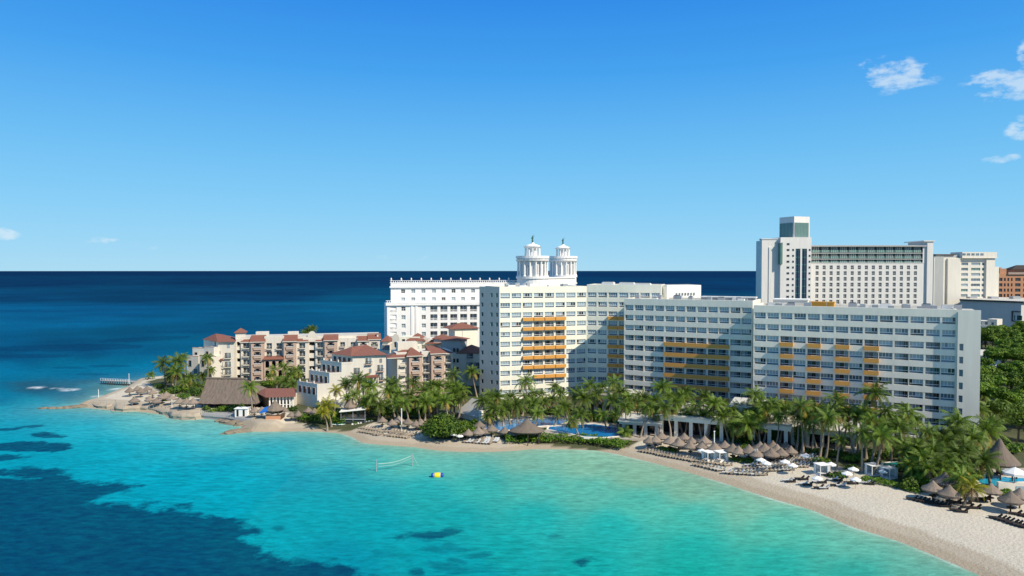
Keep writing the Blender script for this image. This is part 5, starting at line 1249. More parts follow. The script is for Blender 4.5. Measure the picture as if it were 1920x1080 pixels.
# ================================================================== sea walls, rocks, pier, poles on the point
def seawall(name, pts, zt, label, thick=2.2, m='stone', noise_=.35):
    P_ = [G(x, y, 0).xy for x, y in pts]; fine = []
    for i in range(len(P_)-1):
        n = max(2, int((P_[i+1]-P_[i]).length/.9))
        for k in range(n): fine.append(P_[i].lerp(P_[i+1], k/n))
    fine.append(P_[-1]); w = MB(); prof = [(-.2, -.8), (.15, .3), (.05, .9), (.4, zt*.85), (.75, zt), (thick, zt+.05), (thick, -.8)]
    n = len(prof); rr_ = random.Random(len(fine))
    for i, p in enumerate(fine):
        d = (fine[min(i+1, len(fine)-1)]-fine[max(i-1, 0)]).normalized(); nn = Vector((-d.y, d.x))
        for (o, z) in prof:
            k = noise_*(rr_.random()-.5); w.v.append((p.x+nn.x*(o+k), p.y+nn.y*(o+k), z+k*.5))
    for i in range(len(fine)-1):
        for k in range(n-1): w.f.append((i*n+k, (i+1)*n+k, (i+1)*n+k+1, i*n+k+1)); w.m.append(m)
    w.f.append(tuple(range(n-1, -1, -1))); w.m.append(m); w.f.append(tuple((len(fine)-1)*n+k for k in range(n))); w.m.append(m)
    return tag(link(name, w.mesh(name)), label, 'sea wall')
seawall('sea_wall', [(172, 763), (183, 766.5), (200, 768), (214, 766)], 1.3, 'leftmost rounded stretch of stone sea wall at the tip of the point')
seawall('sea_wall', [(213, 766), (216, 771.5), (230, 772.5), (262, 771), (278, 772)], 1.6, 'pale stone sea wall stretch below the parasols on the point')
seawall('sea_wall', [(276, 771), (292, 774.5), (305, 778), (318, 780)], 1.5, 'dark-based stone sea wall stretch in the middle of the point')
seawall('sea_wall', [(315, 780), (320, 785), (340, 787.5), (365, 787.5), (378, 785.5)], 1.7, 'bulging stone sea wall stretch below the thatched hall')
seawall('boardwalk', [(378, 785), (400, 787), (422, 789), (450, 795), (480, 801), (498, 805)], 1.7, 'long boardwalk running along the water towards the blue kiosk', 2.6, 'grey_wood', .06)['category'] = 'boardwalk'
def railing(pts, label, h=1.1):
    w = MB(); P_ = []
    for i in range(len(pts)-1):
        a, b = G(*pts[i], 2.2), G(*pts[i+1], 2.2); n = max(1, int((b-a).length/2))
        P_ += [a.lerp(b, k/n) for k in range(n)]
    P_.append(G(*pts[-1], 2.2))
    root = empty('railing', P_[0], label, 'railing')
    for p in P_: q = MB(); q.tube([p+Vector((0, 0, -.4)), p+Vector((0, 0, h))], .06, 'grey_wood', 5); part('post', q, root)
    q = MB(); q.tube([p+Vector((0, 0, h*.95)) for p in P_], .04, 'grey_wood', 5); part('rail', q, root)
railing([(176, 756), (200, 758), (216, 757), (219, 762), (262, 762), (280, 764), (318, 771)], 'thin rail along the sea wall at the tip of the point')
railing([(324, 775), (350, 776), (376, 775), (379, 777)], 'thin rail on the bulging sea wall below the thatched hall')
railing([(380, 776), (400, 779), (422, 780), (432, 782)], 'grey rail along the start of the boardwalk')
def boulder(w, c, r, seed, m='rock'):
    import bmesh
    bm = bmesh.new(); bmesh.ops.create_icosphere(bm, subdivisions=2, radius=1)
    for v in bm.verts:
        n = noise.noise(v.co*1.3+Vector((seed, 0, 0)))*.55+noise.noise(v.co*3+Vector((0, seed, 0)))*.18
        v.co = v.co*(1+n)
    b = len(w.v); bm.verts.index_update()
    w.v += [(c[0]+v.co.x*r[0], c[1]+v.co.y*r[1], c[2]+v.co.z*r[2]) for v in bm.verts]; w.f += [tuple(b+v.index for v in f.verts) for f in bm.faces]; w.m += [m]*len(bm.faces); bm.free()
def rocks(pts, where, grp, dark=True):
    for k, (x, y, s) in enumerate(pts):
        p = G(x, y, .1); w = MB(); boulder(w, (0, 0, 0), (s*(1.1+.5*rnd.random()), s*(.7+.3*rnd.random()), s*.45), k+len(pts), 'rock')
        o = link('boulder', w.mesh('boulder'), loc=p, rz=rnd.random()*.8-.4); tag(o, f'{ordinal(k)} dark boulder from the left {where}', 'boulder', grp)
rocks([(428, 812.5, 1.3), (436, 811, 1.5), (445, 809.5, 1.6), (454, 808, 1.5), (463, 806.5, 1.2)], 'in the low rock groyne by the kiosk', 'groyne boulders')
rocks([(412, 789.5, 1.2), (424, 792, 1.5), (438, 794, 1.9), (451, 796, 2.0), (461, 797, 1.4), (470, 799, 1.2)], 'at the foot of the boardwalk', 'boardwalk boulders')
rocks([(84, 765.5, 1.0), (98, 765.6, 1.1), (112, 765.3, 1.2), (124, 764.8, 1.3), (136, 764, 1.5), (147, 763.2, 1.6), (156, 762, 1.6), (164, 760, 1.7), (171, 757, 1.5), (178, 753, 1.3)], 'trailing off the tip of the point', 'tip boulders')
pier = empty('pier', (-175, 262, 0), 'narrow grey wooden pier on piles behind the point', 'pier')
pa, pb = G(188, 713, 1.5), G(302, 716.5, 1.9); f = Fr((pa.x, pa.y), (pb.x, pb.y)); w = MB(); f.box(w, 0, f.L, -2.2, 0, 1.25, 1.5, 'grey_wood'); part('deck', w, pier)
for k in range(14):
    w = MB(); s = .3+k*f.L/2/13; x, y, _ = f.p(s, -.15, 0); w.tube([(x, y, -1.5), (x, y, 1.24)], .16, 'dark_wood', 6); part('pile', w, pier)
w = MB(); f.box(w, 0, f.L*.5, -.1, -.02, 2.2, 2.3, 'metal_white')
for k in range(12): s = k*f.L*.5/12; f.box(w, s, s+.08, -.1, -.02, 1.501, 2.199, 'metal_white')
part('railing', w, pier)
def pole(px, py, ytop, label, r=.11, z=None):
    p = G(px, py, z) if z is not None else GG(px, py); h = ZY(ytop, p.y, px)-p.z; e = empty('flagpole', p, label, 'pole')
    w = MB(); w.tube([(0, 0, -.3), (0, 0, h)], [r, r*.7], 'metal_white', 8); link('mast', w.mesh('mast'), e)
    w = MB(); w.lathe([(.05, 0), (r*1.5, .1), (.03, .3)], 'metal_white', (0, 0, h), 8); link('finial', w.mesh('finial'), e)
pole(185, 757, 732, 'white pole at the very tip of the point'); pole(242, 718, 702, 'white pole beside the pier', z=1.4)
pole(322.5, 776, 751, 'white pole on the sea wall below the parasols'); pole(753, 806, 768, 'tall white pole above the beige lounger rows', .16)
pole(1339, 857, 810, 'tall white pole beside the white cabana before the restaurant', .15)
pole(1415.5, 871, 845, 'left of two short yellowish poles beside the hedge by the loungers', .07); pole(1419, 871, 844, 'right of two short yellowish poles beside the hedge by the loungers', .07)
# ================================================================== palms
def frond(mb, az, elev, L, droop, m, rr_, nl=18, wl=.74):
    """one feather leaf: bent rachis with two rows of hanging leaflets"""
    d = Vector((math.cos(az), math.sin(az), 0)); p = Vector((0, 0, .1)); e = elev; n = 7; pts = [p.copy()]
    for i in range(n):
        p = p+(d*math.cos(e)+Vector((0, 0, math.sin(e))))*(L/n); e -= droop/n*(1+.5*i/n); pts.append(p.copy())
    side = Vector((-d.y, d.x, 0))
    for i in range(n):
        t = i/n; wv = side*(.06*(1-t)+.015); mb.face([pts[i]-wv, pts[i]+wv, pts[i+1]+wv*.8, pts[i+1]-wv*.8], m)
    for k in range(nl):
        t = .12+.86*(k+.5)/nl; x = t*n; i = min(int(x), n-1); q = pts[i].lerp(pts[i+1], x-i); tan = (pts[i+1]-pts[i]).normalized()
        ln = wl*(math.sin(math.pi*min(1, t*.92+.13))**.7+.15)*(.85+.3*rr_.random()); up = side.cross(tan)
        for s_ in (-1, 1):
            dirv = (side*s_*.86+tan*.55-Vector((0, 0, 1))*(.45+.45*rr_.random())).normalized(); tip = q+dirv*ln; b = tan*(L/nl*.36)
            mb.face([q-b, q+b, tip+b*.45, tip-b*.2], m)
def make_crown(seed, nf=20, L=3.4, m='frond', old='frond_old', n_old=4, droop=1.5):
    rr_ = random.Random(seed); w = MB()
    for k in range(nf):
        t = k/(nf-1); az = k*2.39996+rr_.random()*.4; el_ = R(82)-R(98)*t**.85+rr_.uniform(-.12, .12)
        mm = old if t > .86 and rr_.random() < .55 else m
        frond(w, az, el_, L*(.72+.28*min(1, t*2.2))*rr_.uniform(.9, 1.08), droop*(.55+.6*t)*rr_.uniform(.85, 1.15), mm, rr_)
    for k in range(n_old):
        frond(w, rr_.random()*6.28, R(-38)+rr_.uniform(-.25, .1), L*.72, .7, 'frond_dry' if k % 2 else old, rr_, 8, .4)
    for k in range(5):
        a = rr_.random()*6.28; w.lathe([(.05, -.35), (.16, -.25), (.17, -.1), (.06, 0)], 'frond_old' if k % 2 else 'frond', (.28*math.cos(a), .28*math.sin(a), -.1), 5)
    return w.mesh('crown')
CROWN = [make_crown(11), make_crown(12, 22, 3.6), make_crown(13, 18, 3.3, droop=1.8), make_crown(14, 21, 3.5, droop=1.25), make_crown(15, 17, 3.1, n_old=6), make_crown(16, 24, 3.4, n_old=2)]
CROWN += [make_crown(17, 15, 3.7, n_old=8, droop=1.7), make_crown(18, 19, 3.0, n_old=3, droop=2.0)]
CROWN_Y = [make_crown(21, 19, 3.3, 'frond_yellow', 'frond_old', 3), make_crown(22, 17, 3.2, 'frond_yellow', 'frond_dry', 5)]
CROWN_D = [make_crown(23, 20, 3.4, 'frond', 'frond_dry', 9)]
def make_trunk(seed):
    rr_ = random.Random(seed); w = MB(); pts = []; rad = []; a = rr_.random()*6.28; ben = rr_.uniform(.1, .9)
    for i in range(9):
        t = i/8; off = ben*math.sin(t*math.pi*.5)*(1-t)*1.6; pts.append((off*math.cos(a), off*math.sin(a), t*10-.3*(1-t))); rad.append(.24*(1-t)**3+.15-.03*t)
    w.tube(pts, rad, 'trunk', 7); return w.mesh('trunk', smooth=True)
TRUNK = [make_trunk(s) for s in range(5)]
def palm(cx, cy, Y, label, group, size=1.0, kind='g'):
    c = W(cx, cy, Y); lean = rnd.choice((-1, 1))*rnd.uniform(.1, 1.9); x, y = c.x+lean, c.y+rnd.uniform(-.5, .5); z0 = gz(x, y); h = max(1.6, c.z-z0)
    e = empty('palm_tree', (x, y, z0), label, 'palm tree', group)
    tr = link('trunk', rnd.choice(TRUNK), e, (0, 0, 0)); tr.scale = (1, 1, h/10)
    dx, dy = c.x-x, c.y-y
    tr.rotation_euler = (math.atan2(-dy, h), math.atan2(dx, h), 0)
    cr = link('crown', rnd.choice(CROWN_Y if kind == 'y' else CROWN_D if kind == 'd' else CROWN), e, (dx, dy, h-.05)); cr.rotation_euler = (rnd.uniform(-.24, .24), rnd.uniform(-.24, .24), rnd.random()*6.28)
    s = 1.15*size*rnd.uniform(.8, 1.16); cr.scale = (s, s, s*rnd.uniform(.92, 1.08))
PALMS = [
 ('on the point left of the villas', 'palms on the point', [(306, 681, 236, 1.2), (318, 708, 236, .9), (333, 678, 233, 1.25), (343, 670, 240, 1.1), (331, 699, 228, 1.2), (318, 697, 242), (283, 712, 254, .8), (356, 709, 230), (368, 724, 226, .9), (389, 672, 236, 1.1), (379, 706, 238, .8), (345, 718, 226, .9), (395, 694, 241, .8)]),
 ('around the big thatched hall', 'palms by the thatched hall', [(468, 726, 192, .85), (512, 693, 238, .9), (522, 712, 230, .9), (533, 688, 240), (545, 703, 232, 1), (535, 716, 222, 1), (556, 695, 240, .9), (549, 722, 218, .8), (505, 706, 236, .7)]),
 ('before the stepped villa', 'palms before the stepped villa', [(613, 761, 183, 1.0, 'y'), (606, 774, 180, .8, 'y'), (630, 732, 188, 1, 'y'), (648, 721, 194), (673, 715, 192, 1.1), (665, 740, 187), (694, 726, 190), (700, 744, 186), (712, 760, 184, .9), (685, 757, 186, .8), (652, 748, 188, .8)]),
 ('before the bay villa', 'palms before the bay villa', [(728, 734, 187), (736, 722, 190, 1.05), (748, 738, 188), (742, 757, 183, .9), (757, 757, 182, .95), (775, 718, 194), (769, 742, 188), (781, 752, 184), (794, 734, 189), (798, 755, 184), (809, 724, 192), (816, 744, 187), (823, 725, 192), (842, 722, 193, 1.05), (852, 738, 188, 1.05), (857, 724, 192), (850, 703, 204), (865, 732, 190), (884, 697, 216, 1.1), (833, 752, 184), (868, 746, 186, .8)]),
 ('between the cream wing and the pools', 'palms by the blue pools', [(905, 754, 181), (915, 782, 176, .8), (938, 776, 177, .9), (1008, 776, 177, .85), (1045, 774, 177, .8), (1087, 778, 175, .85), (1130, 778, 174, .9), (1153, 780, 173, .85), (918, 742, 192, .9), (932, 747, 184, 1.05), (926, 768, 177, .9), (947, 765, 179), (959, 746, 190), (967, 762, 180, 1.05), (986, 716, 194, 1.15), (988, 745, 190), (999, 757, 183, .9), (1001, 738, 196, .9), (1015, 740, 195, .8), (1020, 755, 184, 1), (1034, 748, 192, .8), (1040, 727, 197, .8), (1051, 738, 187, 1.05), (1057, 762, 184, .9), (1074, 790, 168, .95), (1080, 738, 188, 1.05), (1094, 748, 185, 1.05), (1105, 724, 192, 1.05), (1111, 778, 182, .8), (1118, 742, 186), (1130, 728, 189), (1147, 752, 180, .9), (1151, 718, 190, 1.05), (1163, 736, 184)]),
 ('before the long restaurant', 'palms before the restaurant', [(1171, 763, 168), (1177, 745, 178), (1172, 812, 166, .8), (1190, 752, 177), (1204, 748, 178), (1214, 765, 165, 1.05), (1230, 752, 173), (1242, 728, 178, 1.1), (1246, 764, 164, 1.1), (1255, 742, 174), (1267, 757, 167, 1.1), (1279, 747, 172, 1.05), (1287, 737, 176), (1304, 762, 164, 1.05), (1321, 745, 170), (1232, 772, 168, .9), (1262, 774, 167, .9), (1290, 776, 166, .9), (1318, 778, 165, .9), (1350, 762, 166), (1368, 772, 164, .95), (1388, 770, 165, 1), (1408, 774, 163, 1), (1450, 762, 160, 1.0), (1474, 770, 158, 1.0), (1331, 768, 163), (1338, 757, 162, 1.1), (1354, 782, 160), (1378, 798, 158, 1.0), (1395, 790, 160), (1402, 797, 156, 1.1), (1415, 742, 163, 1.1), (1421, 783, 156), (1427, 763, 161, 1.1), (1436, 771, 157, 1.05), (1460, 780, 153, .8, 'd')]),
 ('before the near white wing', 'palms before the near wing', [(1500, 762, 150, 1.2), (1494, 778, 152), (1529, 770, 150, 1.05), (1512, 780, 151, .95), (1560, 776, 148, 1), (1590, 775, 148, 1), (1622, 772, 146, 1), (1660, 776, 145, 1), (1700, 776, 146, 1), (1546, 783, 146, 1.0), (1552, 786, 144, 1.0), (1570, 752, 150, 1.1), (1575, 826, 138, .7, 'd'), (1605, 778, 148, 1.05), (1617, 812, 136, .9, 'd'), (1641, 737, 146, 1.3), (1635, 790, 142, 1.15), (1652, 820, 134, .95, 'd'), (1675, 786, 144, 1.0), (1686, 802, 138, 1.0), (1714, 789, 145, 1.05), (1590, 800, 144, .8), (1660, 800, 142, .9), (1520, 796, 150, .8)]),
 ('in the dense grove by the dark loungers', 'palms of the grove by the dark loungers', [(1739, 812, 137, 1.15), (1795, 793, 142, 1.25), (1789, 816, 138, 1.1), (1849, 810, 140, 1.3), (1862, 795, 150, 1.1), (1718, 842, 132), (1728, 857, 129, 1.05), (1749, 846, 131, 1.1), (1770, 833, 134, 1.1), (1776, 858, 128, 1.05), (1795, 850, 130, 1.1), (1807, 838, 133, 1.1), (1822, 822, 138, 1.1), (1741, 879, 126, .9), (1770, 880, 126, .95), (1795, 876, 127, 1), (1845, 864, 128, 1.05), (1707, 872, 129, .9), (1703, 852, 133, .9), (1822, 916, 116, 1.0, 'y'), (1803, 900, 120, .95), (1760, 818, 140), (1690, 835, 137, .8), (1820, 850, 132, .9), (1757, 866, 127, .9)]),
 ('beyond the right end of the hotel', 'palms beyond the hotel end', [(1848, 742, 205, 1.1), (1866, 725, 225), (1858, 765, 180), (1880, 758, 190), (1845, 705, 250), (1895, 735, 215), (1838, 770, 172, .9), (1905, 770, 180), (578, 622, 292, .9), (586, 617, 295, .9), (572, 626, 290, .8)]),
]
for where, grp, pts in PALMS:
    pts = sorted(pts, key=lambda t: t[0])
    for k, t in enumerate(pts):
        cx, cy, Y = t[:3]; size = t[3] if len(t) > 3 else 1.0; kind = t[4] if len(t) > 4 else 'g'
        w_ = {'y': 'yellowing palm', 'd': 'ragged palm', 'g': 'palm'}[kind]
        palm(cx, cy, Y, f'{ordinal(k)} palm from the left {where}' if kind == 'g' else f'{w_}, {ordinal(k)} from the left {where}', grp, size, kind)
# ================================================================== broadleaf trees, bushes, hedges
def leaf_cloud(mb, blobs, n, size, mats=('leaf', 'leaf_light', 'leaf_dark'), seed=0, flat=.0):
    rr_ = random.Random(seed); vols = [b[3]*b[4]*b[5] for b in blobs]; tot = sum(v**.67 for v in vols)
    for bi, (x, y, z, rx, ry, rz) in enumerate(blobs):
        m_ = max(8, int(n*vols[bi]**.67/tot)); tone = rr_.random()
        for k in range(m_):
            v = Vector((rr_.gauss(0, 1), rr_.gauss(0, 1), rr_.gauss(0, 1))).normalized()
            if v.z < -.45: v.z *= -.5
            q = rr_.random()**.35*1.03
            p = Vector((x+v.x*rx*q, y+v.y*ry*q, z+v.z*rz*q)); c = noise.noise(p*.55+Vector((seed, 3, 1)))
            if c > .38 and q > .8: continue
            nn = (v+Vector((rr_.gauss(0, .5), rr_.gauss(0, .5), rr_.gauss(0, .5)+.2))).normalized()
            t = nn.cross(Vector((rr_.random()-.5, rr_.random()-.5, rr_.random()-.5))).normalized(); bt = nn.cross(t); s = size*rr_.uniform(.6, 1.25)
            r_ = tone*.5+rr_.random()*.5+c*.35
            m = mats[1] if r_ > .66 else mats[2] if r_ < .30 else mats[0]
            mb.face([p-t*s, p-bt*s*.55, p+t*s, p+bt*s*.55], m)
def make_tree(seed, h, r, n=3600):
    rr_ = random.Random(seed); e = link('broadleaf_tree', None); w = MB(); blobs = []
    for k in range(13):
        a = k*2.4+rr_.random(); q = r*.55*math.sqrt(rr_.random()) if k else 0; b = r*rr_.uniform(.28, .58)
        blobs.append((q*math.cos(a), q*math.sin(a), h-b*.85-rr_.random()*h*.22, b, b, b*.72))
    leaf_cloud(w, blobs, n, .40, ('leaf', 'leaf_light', 'leaf'), seed=seed); link('crown', w.mesh('crown'), e)
    w = MB(); w.tube([(0, 0, -.3), (.1, 0, h*.3), (0, .1, h*.62)], [.26, .2, .12], 'bark', 7)
    for bx in blobs[1:6]: w.tube([(0.05, 0, h*.32), (bx[0]*.6, bx[1]*.6, h*.55), (bx[0], bx[1], bx[2])], [.12, .08, .04], 'bark', 5)
    link('trunk', w.mesh('trunk'), e); return e
TREES = [make_tree(31, 8.5, 4.0), make_tree(32, 7.5, 3.6), make_tree(33, 9.5, 4.2), make_tree(34, 8.0, 3.4)]; TUSED = [False]*4
spots = []
for (py, pxs, jit) in [(645, range(1836, 1995, 8), 3), (656, range(1840, 2000, 11), 4), (668, range(1880, 2000, 16), 5), (684, range(1876, 2005, 19), 5), (702, range(1842, 2005, 21), 6), (724, range(1838, 2010, 24), 7), (748, range(1845, 2010, 27), 8), (775, range(1838, 2010, 31), 8), (806, range(1880, 2010, 34), 6), (830, range(1912, 1960, 30), 4)]:
    for px in pxs: spots.append((px+rnd.uniform(-jit, jit), py+rnd.uniform(-3, 3)))
spots.sort(key=lambda t: (round(t[1]/22), t[0])); rows_ = {}
for px, py in spots: rows_.setdefault(round(py/22), []).append((px, py))
rown = ['farthest', 'second farthest', 'third farthest', 'fourth farthest', 'fifth farthest', 'sixth farthest', 'seventh farthest', 'eighth farthest', 'ninth farthest', 'nearest']
for ri, key in enumerate(sorted(rows_)):
    for k, (px, py) in enumerate(sorted(rows_[key])):
        i = rnd.randrange(4); o = TREES[i] if not TUSED[i] else copy_tree(TREES[i]); TUSED[i] = True
        p = GG(px, py); o.location = p; o.rotation_euler = (0, 0, rnd.random()*6.28); s = rnd.uniform(.95, 1.3)*(1.05 if py < 700 else .9); o.scale = (s*1.05, s*1.05, s)
        tag(o, f'{ordinal(k)} tree from the left in the {rown[min(ri, 9)]} row right of the hotel end', 'tree', 'leafy trees right of the hotel')
def bush(name, px, py, wpx, hpx, label, cat, n, size=.3, mats=('leaf', 'leaf_light', 'leaf_dark'), nb=7, seed=1, group=None):
    """a bush seen wpx wide and hpx tall whose foot is at px, py"""
    p = GG(px, py); k = p.y/F; rx, hz = wpx*k/2, hpx*k*1.0; rr_ = random.Random(seed); blobs = []
    for i in range(nb):
        a = i*2.4; q = .55*math.sqrt(i/nb); b = rr_.uniform(.42, .6)
        blobs.append((rx*q*1.1*math.cos(a), rx*.7*q*math.sin(a), hz*(.28+.30*rr_.random()*(1-q)), rx*b, rx*b*.8, hz*rr_.uniform(.36, .5)))
    blobs.append((0, 0, hz*.4, rx*.6, rx*.5, hz*.56))
    w = MB(); leaf_cloud(w, blobs, n, size, mats, seed)
    e = empty(name, p, label, cat, group); link('foliage', w.mesh('foliage'), e)
    w = MB()
    for b in blobs[:5]: w.tube([(b[0]*.3, b[1]*.3, -.2), (b[0]*.7, b[1]*.7, b[2]*.5), (b[0], b[1], b[2])], [.1, .07, .03], 'bark', 5)
    link('stem', w.mesh('stem'), e)
bush('round_bush', 832, 823, 90, 50, 'very large rounded green bush on the beach edge left of the pools', 'bush', 9000, .33, nb=12, seed=5)
bush('round_bush', 872, 818, 48, 33, 'lower right lobe bush beside the very large round bush', 'bush', 3000, .3, nb=6, seed=6)
BUSH = [('under the palms of the point', 'bushes on the point', [(312, 742, 30, 16), (330, 738, 34, 18), (348, 736, 30, 15), (366, 742, 34, 18), (384, 738, 26, 14), (395, 730, 30, 20), (300, 728, 24, 10), (345, 748, 34, 13), (310, 752, 12, 8)]),
 ('along the foot of the thatched hall', 'bushes by the thatched hall', [(388, 768, 20, 8), (400, 770, 28, 11), (418, 770, 30, 13), (436, 770, 28, 12), (454, 766, 26, 12), (470, 764, 24, 13), (515, 764, 30, 8), (535, 762, 26, 8), (500, 748, 22, 12), (505, 728, 40, 20), (530, 724, 44, 22), (550, 720, 34, 22), (560, 712, 24, 20), (572, 784, 22, 9), (596, 784, 26, 10), (550, 770, 20, 8)]),
 ('under the palms before the villas', 'bushes before the villas', [(628, 784, 40, 22), (655, 778, 36, 18), (690, 776, 46, 28), (712, 782, 40, 26), (735, 780, 46, 26), (762, 782, 44, 24), (785, 784, 40, 26), (808, 774, 44, 24), (690, 760, 40, 20), (740, 760, 44, 20), (780, 762, 40, 20), (820, 758, 44, 20), (850, 762, 40, 18), (600, 770, 20, 12)]),
 ('around the blue pools', 'bushes around the pools', [(903, 783, 24, 14), (925, 779, 30, 14), (950, 778, 34, 14), (975, 776, 34, 14), (1000, 774, 30, 12), (1035, 776, 34, 14), (1065, 774, 30, 14), (1095, 782, 40, 14), (1120, 789, 46, 13), (1148, 790, 40, 12), (1170, 822, 16, 20), (1075, 803, 24, 10), (1020, 808, 16, 6), (890, 800, 20, 16)]),
 ('by the restaurant columns', 'bushes by the restaurant', [(1350, 822, 30, 22), (1384, 832, 34, 20), (1408, 834, 30, 16), (1452, 834, 14, 46), (1500, 838, 26, 50), (1396, 842, 24, 10), (1170, 800, 24, 18), (1205, 815, 20, 10)]),
 ('before the near wing', 'bushes before the near wing', [(1540, 852, 60, 14), (1575, 856, 50, 14), (1600, 866, 50, 16), (1540, 866, 50, 9), (1630, 856, 46, 18), (1660, 858, 44, 20), (1690, 856, 44, 22), (1575, 894, 46, 9), (1600, 880, 30, 10), (1640, 866, 30, 8), (1715, 880, 44, 24)]),
 ('in the grove by the dark loungers', 'bushes of the grove', [(1715, 905, 46, 34), (1735, 912, 44, 36), (1708, 918, 40, 26), (1760, 904, 46, 36), (1790, 904, 44, 34), (1812, 902, 40, 30), (1800, 924, 34, 16), (1835, 900, 30, 20), (1855, 876, 30, 16), (1775, 870, 46, 30), (1745, 880, 46, 34), (1820, 875, 40, 26), (1725, 862, 40, 26), (1888, 929, 34, 13), (1898, 850, 40, 20), (1885, 838, 34, 16), (1910, 846, 30, 18), (1800, 842, 50, 26), (1690, 884, 30, 16)])]
for where, grp, pts in BUSH:
    for k, (px, py, wp, hp) in enumerate(sorted(pts)):
        bush('bush', px, py, wp, hp, f'{ordinal(k)} bush from the left {where}', 'bush', int(280+wp*hp*.7), .30, ('leaf', 'leaf_light', 'leaf_dark') if k % 3 else ('leaf_dark', 'leaf', 'leaf_dark'), 5, k+wp, grp)
def hedge(pts, width, h, label, n=None, light='leaf_light'):
    P_ = [GG(*p) for p in pts]; w = MB(); rr_ = random.Random(len(label)); L = sum((P_[i+1]-P_[i]).length for i in range(len(P_)-1)); n = n or int(L*width*32)
    for i in range(len(P_)-1):
        a, b = P_[i], P_[i+1]; d = (b-a).normalized(); s_ = Vector((-d.y, d.x, 0)); m_ = int(n*(b-a).length/L)
        for k in range(m_):
            t = rr_.random(); u = rr_.uniform(-1, 1); hh = h*(1-u*u*.45)*(.78+.4*noise.noise(Vector((t*(b-a).length*.5, i, u))))
            q = a.lerp(b, t)+s_*u*width/2+Vector((0, 0, hh*rr_.random()**.4)); nn = Vector((rr_.gauss(0, .6), rr_.gauss(0, .6), 1)).normalized(); tt = nn.cross(Vector((rr_.random()-.5, rr_.random()-.5, .3))).normalized(); bt = nn.cross(tt); sz = .24*rr_.uniform(.6, 1.3)
            w.face([q-tt*sz, q-bt*sz*.6, q+tt*sz, q+bt*sz*.6], light if rr_.random() < .3 else 'hedge_leaf' if rr_.random() < .7 else 'leaf')
    tag(link('hedge', w.mesh('hedge')), label, 'hedge')
hedge([(946, 829), (985, 828), (1030, 827), (1080, 829), (1120, 832), (1150, 836), (1176, 840)], 5.0, 1.9, 'long low green hedge along the beach below the blue pools')
hedge([(562, 788), (585, 791), (610, 794), (648, 797)], 3.4, 2.3, 'thick green hedge beside the sand below the yellow palm')
hedge([(662, 796), (680, 792), (698, 788)], 1.5, .8, 'short low hedge behind white edging stones')
hedge([(1236, 842), (1252, 845), (1270, 848)], 2.2, .8, 'short green hedge in front of the parasols at the left end of the restaurant')
hedge([(1372, 862), (1395, 865), (1420, 869)], 2.6, 1.0, 'green hedge between white cabana and two short poles')
hedge([(1616, 899), (1640, 904), (1665, 908), (1682, 912)], 3.0, 1.0, 'green hedge below the two white cabanas')
hedge([(1684, 913), (1705, 919), (1728, 925)], 2.6, .9, 'dark low hedge at the left edge of the palm grove')
# ================================================================== pools and paving
def sheet(name, pts, z, m, label, cat, th=.6, parent=None, kind=None):
    w = MB(); w.prism([tuple(G(x, y, z).xy) for x, y in pts], z-th, z, m); return tag(link(name, w.mesh(name)), label, cat, None, kind)
sheet('paving', [(895, 800), (905, 784), (1000, 780), (1060, 778), (1110, 786), (1175, 798), (1180, 824), (1120, 820), (1060, 817), (1000, 815), (955, 815), (925, 808)], 2.06, 'paving', None, None, kind='structure')
sheet('paving', [(1180, 822), (1240, 822), (1330, 832), (1400, 840), (1480, 848), (1480, 840), (1400, 828), (1330, 822), (1240, 812), (1180, 810)], 2.04, 'paving', None, None, kind='structure')
sheet('paving', [(1822, 880), (1960, 876), (1960, 905), (1872, 904), (1868, 914), (1850, 912), (1826, 890)], 2.08, 'paving', None, None, kind='structure')
def pool(pts, m, label, z=2.12):
    P_ = [tuple(G(x, y, z).xy) for x, y in pts]; c = Vector((sum(p[0] for p in P_)/len(P_), sum(p[1] for p in P_)/len(P_)))
    root = empty('swimming_pool', (c.x, c.y, 2.0), label, 'swimming pool')
    w = MB(); w.prism(P_, z-.5, z, m); part('pool_water', w, root)
    w = MB(); area = sum(P_[i][0]*P_[(i+1) % len(P_)][1]-P_[(i+1) % len(P_)][0]*P_[i][1] for i in range(len(P_)))
    Q_ = P_ if area > 0 else P_[::-1]
    for i in range(len(Q_)):
        a, b = Vector(Q_[i]), Vector(Q_[(i+1) % len(Q_)]); d = (b-a).normalized(); n_ = Vector((d.y, -d.x))
        f = Fr((a.x, a.y), (b.x, b.y)); f.box(w, -.15, f.L+.12, .02, .5, z-.4, z+.05+.002*(i % 3), 'white_render')
    part('coping', w, root)
pool([(908, 803), (905, 791), (930, 789), (965, 787), (1000, 786), (1030, 784.5), (1045, 784.5), (1068, 787), (1050, 796), (1010, 799), (975, 803), (940, 808)], 'pool_blue', 'long blue pool behind the wide thatched bar')
pool([(1028, 805), (1030, 800), (1060, 798), (1085, 796), (1112, 795), (1165, 803), (1164, 817), (1130, 820), (1096, 819), (1062, 811)], 'pool_blue', 'blue pool right of the wide thatched bar')
pool([(1656, 877), (1657, 868), (1690, 866), (1702, 874), (1698, 880)], 'pool_teal', 'small dark teal pool behind the white cabanas')
pool([(1830, 898), (1842, 888), (1852, 887), (1868, 894), (1935, 897), (1935, 903), (1874, 904), (1868, 914), (1842, 909)], 'pool_turquoise', 'turquoise pool at the right edge under the conical hut')
w = MB(); f = Fr(tuple(G(1872, 926, 1.9).xy), tuple(G(1940, 928, 1.9).xy)); f.box(w, 0, f.L, -.6, 0, 1.0, 4.0, 'villa_white'); f.box(w, f.L*.48, f.L*.95, .002, .06, 2.6, 3.4, 'curtain_glass'); tag(link('pool_wall', w.mesh('pool_wall')), 'plain tan wall of the raised turquoise pool with a pale strip', 'wall')
